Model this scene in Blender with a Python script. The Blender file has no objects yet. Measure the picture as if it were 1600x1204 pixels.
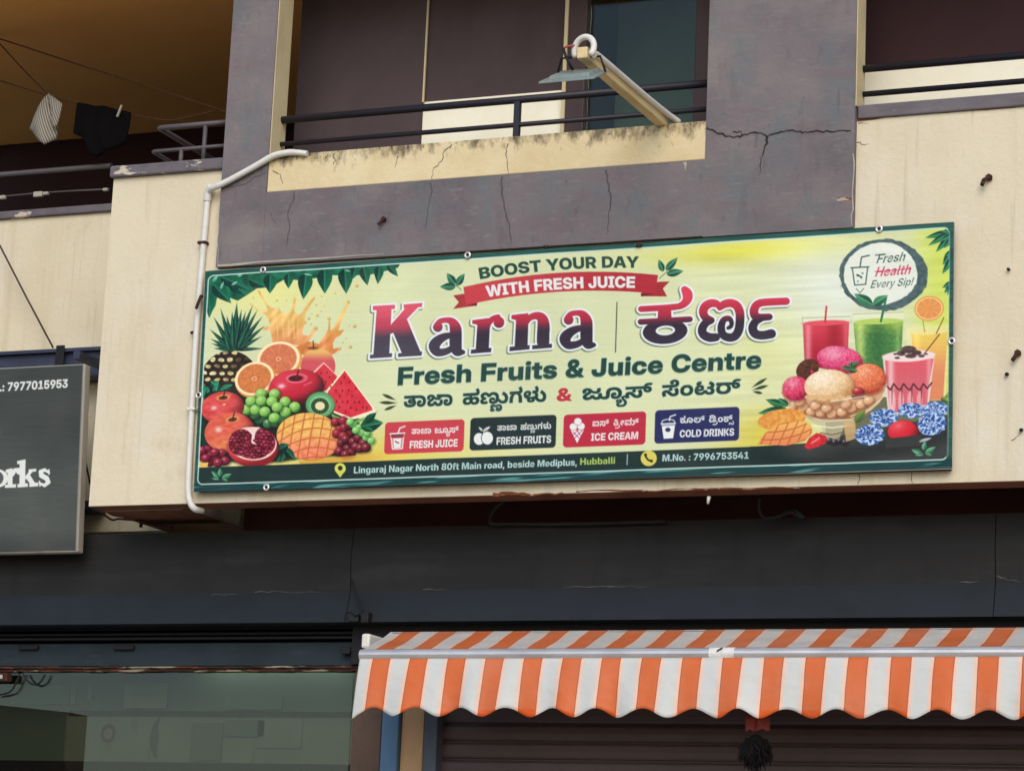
import bpy, bmesh, math, random, base64
import numpy as np
from mathutils import Matrix, Vector

SC = bpy.context.scene
COL = SC.collection
R = math.radians

# ------------------------------------------------------------------ camera
FOC = 4355.0                                     # focal length in pixels of a 1600 px wide frame
nrm = lambda v: v / np.linalg.norm(v)
ZC = nrm(np.array([918., -20400., FOC]))         # the building's up direction, seen from the lens
XC = -nrm(np.array([-10480., 458., FOC]))        # direction along the facade
XC = nrm(XC - ZC * (XC @ ZC))
YC = np.cross(ZC, XC)                            # direction into the building
CAMP = np.array([3.61687, -9.05957, 1.6])        # eye height of somebody standing on the road

def ray(px, py):
    px = np.asarray(px, float); py = np.asarray(py, float)
    v = np.stack([px - 800., py - 602., np.full(px.shape, FOC)], -1)
    return np.stack([v @ XC, v @ YC, v @ ZC], -1)

def at(px, py, Y=0.0):
    """point of the plane Y (metres behind the facade face) under a measured photo position"""
    r = ray(px, py)
    return CAMP + r * ((Y - CAMP[1]) / r[..., 1])[..., None]

def P(px, py, Y=0.0):
    return Vector(at(px, py, Y))

cam_data = bpy.data.cameras.new('camera')
cam_data.sensor_fit = 'HORIZONTAL'
cam_data.sensor_width = 36.0
cam_data.lens = FOC / 1600.0 * 36.0
cam_data.clip_start = 0.1
cam_data.clip_end = 2000.0
cam = bpy.data.objects.new('camera', cam_data)
right = np.array([XC[0], YC[0], ZC[0]]); down = np.array([XC[1], YC[1], ZC[1]]); fwd = np.array([XC[2], YC[2], ZC[2]])
M = Matrix.Identity(4)
for i in range(3):
    M[i][0] = right[i]; M[i][1] = -down[i]; M[i][2] = -fwd[i]; M[i][3] = CAMP[i]
cam.matrix_world = M
COL.objects.link(cam)
SC.camera = cam

# ------------------------------------------------------------------ sky, sun, exposure
SUN_EL, SUN_AZ = 34.0, 158.0                      # degrees; azimuth clockwise from +Y
world = bpy.data.worlds.new("World"); SC.world = world
world.use_nodes = True
wn = world.node_tree.nodes; wl = world.node_tree.links
sky = wn.new('ShaderNodeTexSky'); sky.sky_type = 'NISHITA'; sky.sun_disc = False
sky.sun_elevation = R(SUN_EL); sky.sun_rotation = R(SUN_AZ)
sky.air_density = 1.0; sky.dust_density = 1.0; sky.ozone_density = 1.0
wl.new(sky.outputs[0], wn['Background'].inputs[0])
wn['Background'].inputs[1].default_value = 0.15
sun_data = bpy.data.lights.new('sun', 'SUN')
sun_data.energy = 1.5; sun_data.angle = R(45.0); sun_data.color = (1.0, 0.975, 0.95)
sun = bpy.data.objects.new('sun', sun_data); COL.objects.link(sun)
sd = Vector((math.sin(R(SUN_AZ)) * math.cos(R(SUN_EL)), math.cos(R(SUN_AZ)) * math.cos(R(SUN_EL)), math.sin(R(SUN_EL))))
sun.rotation_euler = sd.to_track_quat('Z', 'Y').to_euler()
SC.view_settings.view_transform = 'Standard'
SC.view_settings.look = 'None'
SC.view_settings.gamma = 1.0
SC.view_settings.exposure = 0.24
SC.view_settings.use_curve_mapping = False

# ------------------------------------------------------------------ helpers
def lin(c):
    c = np.asarray(c, float) / 255.0
    return np.where(c <= 0.04045, c / 12.92, ((c + 0.055) / 1.055) ** 2.4)

def rgba(c):
    l = lin(c)
    return (float(l[0]), float(l[1]), float(l[2]), 1.0)

def tag(o, label=None, cat=None, group=None, kind=None):
    if label: o['label'] = label
    if cat: o['category'] = cat
    if group: o['group'] = group
    if kind: o['kind'] = kind
    return o

def empty(name, loc=(0, 0, 0)):
    o = bpy.data.objects.new(name, None); o.empty_display_size = 0.1
    o.location = loc; COL.objects.link(o); return o

def put_under(o, parent):
    if parent is not None:
        o.parent = parent
        o.matrix_parent_inverse = Matrix.Translation(-Vector(parent.location))
    return o

class MB:
    """collects shapes into one mesh"""
    def __init__(s): s.v = []; s.f = []; s.m = []; s.sm = []
    def add(s, vs, fs, mi=0, smooth=False):
        b = len(s.v); s.v += [tuple(float(c) for c in v) for v in vs]
        for f in fs:
            s.f.append([b + i for i in f]); s.m.append(mi); s.sm.append(smooth)
        return s
    def box(s, x0, x1, y0, y1, z0, z1, mi=0):
        v = [(x0, y0, z0), (x1, y0, z0), (x1, y1, z0), (x0, y1, z0), (x0, y0, z1), (x1, y0, z1), (x1, y1, z1), (x0, y1, z1)]
        return s.add(v, [(0, 3, 2, 1), (4, 5, 6, 7), (0, 1, 5, 4), (1, 2, 6, 5), (2, 3, 7, 6), (3, 0, 4, 7)], mi)
    def prism(s, pts, y0, y1, mi=0):
        """outline in (x, z), counter-clockwise as seen from the street, pushed from y0 back to y1"""
        n = len(pts)
        v = [(x, y0, z) for x, z in pts] + [(x, y1, z) for x, z in pts]
        f = [list(range(n)), list(range(2 * n - 1, n - 1, -1))]
        f += [(i, i + n, (i + 1) % n + n, (i + 1) % n) for i in range(n)]
        return s.add(v, f, mi)
    def tube(s, pts, r, n=10, cap=True, mi=0):
        pts = [Vector(p) for p in pts]; rs = r if isinstance(r, (list, tuple)) else [r] * len(pts)
        T = []
        for i in range(len(pts)):
            a = pts[max(i - 1, 0)]; b = pts[min(i + 1, len(pts) - 1)]
            T.append((b - a).normalized())
        up = Vector((0, 0, 1)) if abs(T[0].z) < 0.9 else Vector((0, 1, 0))
        N = (up - T[0] * up.dot(T[0])).normalized()
        vs = []
        for i, p in enumerate(pts):
            N = (N - T[i] * N.dot(T[i])).normalized(); B = T[i].cross(N)
            for k in range(n):
                a = 2 * math.pi * k / n
                vs.append(p + (N * math.cos(a) + B * math.sin(a)) * rs[i])
        fs = []
        for i in range(len(pts) - 1):
            for k in range(n):
                fs.append((i * n + k, i * n + (k + 1) % n, (i + 1) * n + (k + 1) % n, (i + 1) * n + k))
        s.add(vs, fs, mi, True)
        if cap:
            b = len(s.v) - len(vs)
            s.f.append([b + k for k in range(n - 1, -1, -1)]); s.m.append(mi); s.sm.append(False)
            e = b + (len(pts) - 1) * n
            s.f.append([e + k for k in range(n)]); s.m.append(mi); s.sm.append(False)
        return s
    def bar(s, a, b, w, h, mi=0):
        """square bar from a to b"""
        a = Vector(a); b = Vector(b); t = (b - a).normalized()
        up = Vector((0, 0, 1)) if abs(t.z) < 0.9 else Vector((0, -1, 0))
        n = (up - t * up.dot(t)).normalized(); c = t.cross(n)
        v = []
        for p in (a, b):
            for i, j in ((-1, -1), (1, -1), (1, 1), (-1, 1)):
                v.append(p + c * (i * w / 2) + n * (j * h / 2))
        return s.add(v, [(3, 2, 1, 0), (4, 5, 6, 7), (0, 1, 5, 4), (1, 2, 6, 5), (2, 3, 7, 6), (3, 0, 4, 7)], mi)
    def ribbon(s, pts, ws, y, mi=0):
        """thin flat strip in the plane y following photo points, for cracks"""
        vs = []; n = len(pts)
        for i in range(n):
            a = pts[max(i - 1, 0)]; b = pts[min(i + 1, n - 1)]
            d = Vector((b[0] - a[0], b[1] - a[1])).normalized(); nx, nz = -d.y, d.x
            w = ws[i] / 2
            vs += [(pts[i][0] + nx * w, y, pts[i][1] + nz * w), (pts[i][0] - nx * w, y, pts[i][1] - nz * w)]
        return s.add(vs, [(2 * i, 2 * i + 1, 2 * i + 3, 2 * i + 2) for i in range(n - 1)], mi)
    def build(s, name, mats, parent=None, bevel=0.0, seg=2):
        me = bpy.data.meshes.new(name); me.from_pydata(s.v, [], s.f)
        mats = mats if isinstance(mats, (list, tuple)) else [mats]
        for m in mats: me.materials.append(m)
        me.polygons.foreach_set('material_index', s.m)
        me.polygons.foreach_set('use_smooth', s.sm)
        me.validate(); me.update()
        o = bpy.data.objects.new(name, me); COL.objects.link(o)
        if bevel:
            b = o.modifiers.new('bevel', 'BEVEL'); b.width = bevel; b.segments = seg; b.limit_method = 'ANGLE'; b.angle_limit = R(40)
        put_under(o, parent)
        return o

# ---- procedural materials
def new_mat(name):
    m = bpy.data.materials.new(name); m.use_nodes = True
    return m, m.node_tree.nodes, m.node_tree.links, m.node_tree.nodes['Principled BSDF']

def noise(nt, lk, scale, detail=4.0, stretch=(1, 1, 1), rough=0.55, seed=0.0):
    tc = nt.new('ShaderNodeTexCoord'); mp = nt.new('ShaderNodeMapping'); mp.inputs['Scale'].default_value = stretch
    mp.inputs['Location'].default_value = (seed, seed * .7, seed * .3)
    lk.new(tc.outputs['Object'], mp.inputs[0])
    n = nt.new('ShaderNodeTexNoise'); n.inputs['Scale'].default_value = scale; n.inputs['Detail'].default_value = detail
    n.inputs['Roughness'].default_value = rough
    lk.new(mp.outputs[0], n.inputs['Vector'])
    return n.outputs['Fac']

def ramp(nt, lk, src, lo, hi, a=0.0, b=1.0):
    r = nt.new('ShaderNodeMapRange'); r.inputs[1].default_value = lo; r.inputs[2].default_value = hi
    r.inputs[3].default_value = a; r.inputs[4].default_value = b
    lk.new(src, r.inputs[0]); return r.outputs[0]

def mixc(nt, lk, fac, a, b):
    m = nt.new('ShaderNodeMix'); m.data_type = 'RGBA'
    if isinstance(fac, (int, float)): m.inputs[0].default_value = fac
    else: lk.new(fac, m.inputs[0])
    for i, c in ((6, a), (7, b)):
        if isinstance(c, (tuple, list)): m.inputs[i].default_value = c
        else: lk.new(c, m.inputs[i])
    return m.outputs[2]

def math_(nt, lk, op, a, b=None):
    m = nt.new('ShaderNodeMath'); m.operation = op
    for i, c in ((0, a), (1, b)):
        if c is None: continue
        if isinstance(c, (int, float)): m.inputs[i].default_value = c
        else: lk.new(c, m.inputs[i])
    return m.outputs[0]

def bump(nt, lk, bs, src, strength=0.3, dist=0.01):
    b = nt.new('ShaderNodeBump'); b.inputs['Strength'].default_value = strength; b.inputs['Distance'].default_value = dist
    lk.new(src, b.inputs['Height']); lk.new(b.outputs[0], bs.inputs['Normal'])

def plaster(name, c0, layers=(), rough=0.85, bscale=60., bstr=0.25, spec=0.25):
    """layers: (colour, noise scale, stretch, lo, hi, amount, seed)"""
    m, nt, lk, bs = new_mat(name)
    cur = rgba(c0)
    for c, sc, st, lo, hi, am, sd_ in layers:
        f = ramp(nt, lk, noise(nt, lk, sc, 5, st, .6, sd_), lo, hi, 0, am)
        cur = mixc(nt, lk, f, cur, rgba(c))
    if isinstance(cur, tuple): bs.inputs['Base Color'].default_value = cur
    else: lk.new(cur, bs.inputs['Base Color'])
    bs.inputs['Roughness'].default_value = rough; bs.inputs['Specular IOR Level'].default_value = spec
    if bstr: bump(nt, lk, bs, noise(nt, lk, bscale, 6, (1, 1, 1), .65, 3.3), bstr, 0.006)
    return m

def metal_paint(name, c, rough=0.45, dirt=None, metallic=0.0, am=0.4):
    return plaster(name, c, [(dirt or tuple(v * .7 for v in c), 14., (1, 1, 1), .45, .75, am, 1.)], rough, 90., .08, .4) if not metallic else _metal(name, c, rough)

def _metal(name, c, rough):
    m = plaster(name, c, [(tuple(v * .75 for v in c), 20., (.3, 1, 1), .4, .7, .5, 2.)], rough, 120., .06, .5)
    m.node_tree.nodes['Principled BSDF'].inputs['Metallic'].default_value = 0.85
    return m

MAT = {}
MAT['cream'] = plaster('cream_plaster', (219, 205, 175), [
    ((206, 190, 160), 2.2, (1, 1, 1), .42, .70, .65, 0.),
    ((224, 214, 196), 3.5, (1, 1, .6), .48, .72, .7, 4.),
    ((192, 172, 136), 13., (1, 1, .06), .54, .78, .50, 7.),
    ((164, 144, 112), 42., (1, 1, .05), .60, .78, .38, 9.),
    ((182, 160, 124), 5., (1, 1, .8), .62, .76, .45, 19.),
    ((150, 126, 92), 75., (1, 1, 1), .68, .80, .40, 5.),
    ((232, 224, 208), 130., (1, 1, 1), .64, .80, .45, 25.)], .88, 42., .45)
MAT['purple'] = plaster('purple_plaster', (118, 110, 110), [
    ((96, 90, 93), 2.4, (1, 1, 1), .40, .66, .8, 1.),
    ((131, 120, 117), 3.4, (.8, 1, 1.3), .46, .70, .9, 6.),
    ((104, 110, 110), 4.5, (1.6, 1, .8), .52, .70, .8, 31.),
    ((122, 100, 103), 9., (.5, 1, 1.6), .50, .74, .65, 11.),
    ((150, 142, 140), 26., (.5, 1, 2.2), .58, .78, .5, 14.),
    ((76, 71, 75), 40., (1, 1, .25), .60, .80, .55, 17.),
    ((70, 64, 68), 7., (1.2, 1, .30), .60, .78, .45, 27.),
    ((160, 150, 146), 110., (1, 1, 1), .68, .80, .45, 21.),
    ((74, 68, 72), 160., (1, 1, 1), .66, .80, .4, 23.)], .86, 38., .55)
MAT['coping'] = plaster('coping_paint', (108, 101, 104), [
    ((84, 78, 84), 12., (1, 1, 1), .45, .7, .6, 1.),
    ((205, 190, 168), 18., (.45, 1, 1.5), .57, .60, .9, 8.)], .85, 60., .4)
MAT['coping_plain'] = plaster('plain_coping_paint', (112, 105, 107), [((88, 82, 86), 12., (.4, 1, 1), .45, .7, .7, 1.), ((150, 140, 130), 40., (.5, 1, 1.5), .62, .72, .6, 8.)], .85, 60., .4)
MAT['jamb'] = plaster('cream_jamb', (203, 186, 146), [((170, 150, 112), 14., (1, 1, .25), .5, .75, .6, 2.)], .85, 60., .3)
MAT['maroon'] = plaster('maroon_wall', (58, 36, 38), [((48, 28, 30), 3., (1, 1, 1), .4, .7, .6, 0.)], .85, 50., .15)
MAT['dark_wall'] = plaster('dusk_brown_wall', (78, 65, 66), [((66, 53, 53), 2., (1, 1, 1), .4, .7, .7, 2.), ((86, 73, 74), 8., (1, 1, .4), .5, .75, .4, 5.)], .85, 50., .15)
MAT['dado'] = plaster('cream_dado', (245, 238, 214), [((232, 222, 194), 5., (1, 1, 1), .4, .7, .6, 2.)], .85, 50., .15)
MAT['ochre'] = plaster('ochre_ceiling', (252, 182, 98), [((242, 166, 86), 1.2, (1, 1, 1), .4, .7, .6, 2.)], .9, 50., .12)
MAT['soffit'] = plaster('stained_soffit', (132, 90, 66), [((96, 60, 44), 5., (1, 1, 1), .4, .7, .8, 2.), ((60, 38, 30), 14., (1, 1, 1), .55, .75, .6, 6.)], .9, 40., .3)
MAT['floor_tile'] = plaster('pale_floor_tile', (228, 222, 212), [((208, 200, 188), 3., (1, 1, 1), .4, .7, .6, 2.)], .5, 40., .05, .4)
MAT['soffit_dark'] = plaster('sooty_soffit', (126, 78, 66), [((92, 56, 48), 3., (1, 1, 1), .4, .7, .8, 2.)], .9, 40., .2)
MAT['rail'] = metal_paint('dark_rail_paint', (34, 30, 38), .5)
MAT['grey_rail'] = metal_paint('grey_rail_paint', (88, 80, 82), .5)
MAT['rust'] = plaster('rusty_iron', (74, 44, 36), [((46, 27, 25), 60., (1, 1, 1), .45, .6, .9, 2.), ((106, 64, 46), 90., (1, 1, 1), .6, .75, .7, 3.)], .9, 150., .4)
MAT['pvc'] = plaster('white_pvc', (222, 217, 206), [((196, 188, 172), 25., (1, 1, 1), .5, .75, .5, 2.)], .45, 100., .03, .4)
MAT['black'] = plaster('black_plastic', (30, 28, 30), [((18, 17, 18), 40., (1, 1, 1), .4, .7, .6, 2.)], .6, 100., .1)
MAT['wire'] = plaster('dull_wire', (74, 60, 48), [], .7, 100., 0)
MAT['clad'] = plaster('grey_cladding', (44, 43, 42), [
    ((33, 33, 33), 1.6, (1, 1, 1), .4, .7, .7, 2.),
    ((64, 63, 61), 5., (.35, 1, 2.), .52, .75, .45, 5.),
    ((25, 25, 25), 16., (1, 1, .25), .55, .78, .4, 8.)], .6, 30., .05, .16)
MAT['clad_low'] = plaster('slate_blue_flashing', (36, 41, 46), [((29, 33, 37), 3., (1, 1, 1), .4, .7, .7, 2.), ((50, 56, 60), 9., (.5, 1, 1), .55, .78, .35, 6.)], .6, 30., .05, .16)
MAT['teal'] = plaster('teal_grey_paint', (42, 52, 56), [((32, 38, 42), 5., (.6, 1, 1), .4, .7, .7, 2.), ((66, 74, 76), 18., (.3, 1, 1), .58, .76, .4, 5.)], .6, 60., .08, .15)
MAT['shutter'] = plaster('dark_brown_shutter', (88, 71, 69), [((68, 54, 52), 3., (1, 1, 1), .4, .7, .7, 2.), ((96, 82, 76), 25., (.15, 1, 2.), .55, .75, .35, 6.)], .5, 60., .05, .4)
MAT['blue_jamb'] = plaster('blue_paint', (82, 112, 140), [((60, 84, 108), 12., (1, 1, .3), .45, .7, .6, 2.)], .6, 60., .1)
MAT['slate_jamb'] = plaster('slate_paint', (88, 94, 104), [((70, 76, 86), 12., (1, 1, .3), .45, .7, .6, 2.)], .6, 60., .1)
MAT['tan_jamb'] = plaster('tan_plaster', (196, 158, 116), [((170, 130, 90), 10., (1, 1, .4), .45, .7, .6, 2.)], .85, 60., .2)
MAT['brown_jamb'] = plaster('brown_pillar', (96, 78, 66), [((74, 58, 50), 6., (1, 1, 1), .45, .7, .7, 2.), ((60, 48, 42), 50., (.3, 1, .3), .5, .7, .5, 4.)], .8, 60., .2)
MAT['alu'] = _metal('brushed_aluminium', (222, 214, 208), .30); MAT['alu'].node_tree.nodes['Principled BSDF'].inputs['Metallic'].default_value = .6
MAT['crack'] = plaster('crack_dark', (62, 54, 56), [((42, 37, 39), 60., (1, 1, 1), .4, .6, .8, 2.)], .95, 60., 0)
MAT['crack_soft'] = plaster('hairline_crack', (86, 79, 82), [], .95, 60., 0)
MAT['rust_line'] = plaster('rusty_seam', (136, 78, 48), [((84, 44, 32), 40., (.5, 1, 1), .42, .6, .9, 2.), ((190, 176, 152), 28., (.6, 1, 1.), .56, .62, .8, 9.)], .9, 60., .3)
MAT['rail_rust'] = plaster('chipped_rusty_rail', (70, 44, 34), [((44, 28, 22), 30., (.4, 1, 1), .42, .6, .9, 2.), ((150, 138, 118), 20., (.35, 1, 2.6), .54, .58, .9, 9.), ((122, 62, 40), 26., (.4, 1, 2.), .58, .64, .7, 19.)], .9, 60., .3)
MAT['navy'] = plaster('navy_steel', (50, 54, 76), [((34, 36, 52), 12., (.4, 1, 1), .4, .7, .8, 2.), ((92, 92, 100), 30., (.3, 1, 1), .6, .72, .5, 6.)], .5, 60., .1, .4)
MAT['frame_cream'] = plaster('cream_sign_edge', (176, 169, 154), [((150, 138, 120), 18., (1, 1, .3), .45, .7, .6, 2.)], .7, 60., .1)

def make_ledge_mat(ztop):
    m, nt, lk, bs = new_mat('weathered_ledge')
    base = mixc(nt, lk, ramp(nt, lk, noise(nt, lk, 4., 5, (1, 1, 1), .6, 2.), .4, .7, 0, .8), rgba((224, 204, 162)), rgba((206, 180, 130)))
    tc = nt.new('ShaderNodeTexCoord'); sp = nt.new('ShaderNodeSeparateXYZ'); lk.new(tc.outputs['Object'], sp.inputs[0])
    h = ramp(nt, lk, sp.outputs[2], ztop - .13, ztop + .005, 0., 1.)
    wet = math_(nt, lk, 'ADD', math_(nt, lk, 'MULTIPLY', h, .34), noise(nt, lk, 22., 7, (1, 1, .55), .7, 5.))
    base = mixc(nt, lk, ramp(nt, lk, wet, .72, .92, 0, .9), base, rgba((96, 82, 58)))
    wet2 = math_(nt, lk, 'ADD', math_(nt, lk, 'MULTIPLY', h, .30), noise(nt, lk, 60., 4, (1, 1, .5), .7, 15.))
    base = mixc(nt, lk, ramp(nt, lk, wet2, .84, .93, 0, .85), base, rgba((58, 48, 38)))
    lk.new(base, bs.inputs['Base Color']); bs.inputs['Roughness'].default_value = .9
    bump(nt, lk, bs, noise(nt, lk, 50., 6, (1, 1, 1), .65, 3.), .4, .006)
    return m

def glass_mat(name, tint=(0.7, 0.8, 0.76), refl=1.0, rough=0.03):
    m = bpy.data.materials.new(name); m.use_nodes = True
    nt, lk = m.node_tree.nodes, m.node_tree.links
    nt.remove(nt['Principled BSDF'])
    out = nt['Material Output']
    tr = nt.new('ShaderNodeBsdfTransparent'); tr.inputs[0].default_value = (*tint, 1)
    gl = nt.new('ShaderNodeBsdfGlossy'); gl.inputs[0].default_value = (.9, .95, .93, 1); gl.inputs['Roughness'].default_value = rough
    fr = nt.new('ShaderNodeFresnel'); fr.inputs[0].default_value = 1.5
    fac = math_(nt, lk, 'MULTIPLY', fr.outputs[0], refl)
    mx = nt.new('ShaderNodeMixShader'); lk.new(fac, mx.inputs[0]); lk.new(tr.outputs[0], mx.inputs[1]); lk.new(gl.outputs[0], mx.inputs[2])
    lk.new(mx.outputs[0], out.inputs[0])
    return m
MAT['door_glass'] = glass_mat('door_glass', (.74, .80, .74), .6, .06)
MAT['shop_glass'] = glass_mat('shop_glass', (.62, .64, .60), 1.0, .0)

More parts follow.
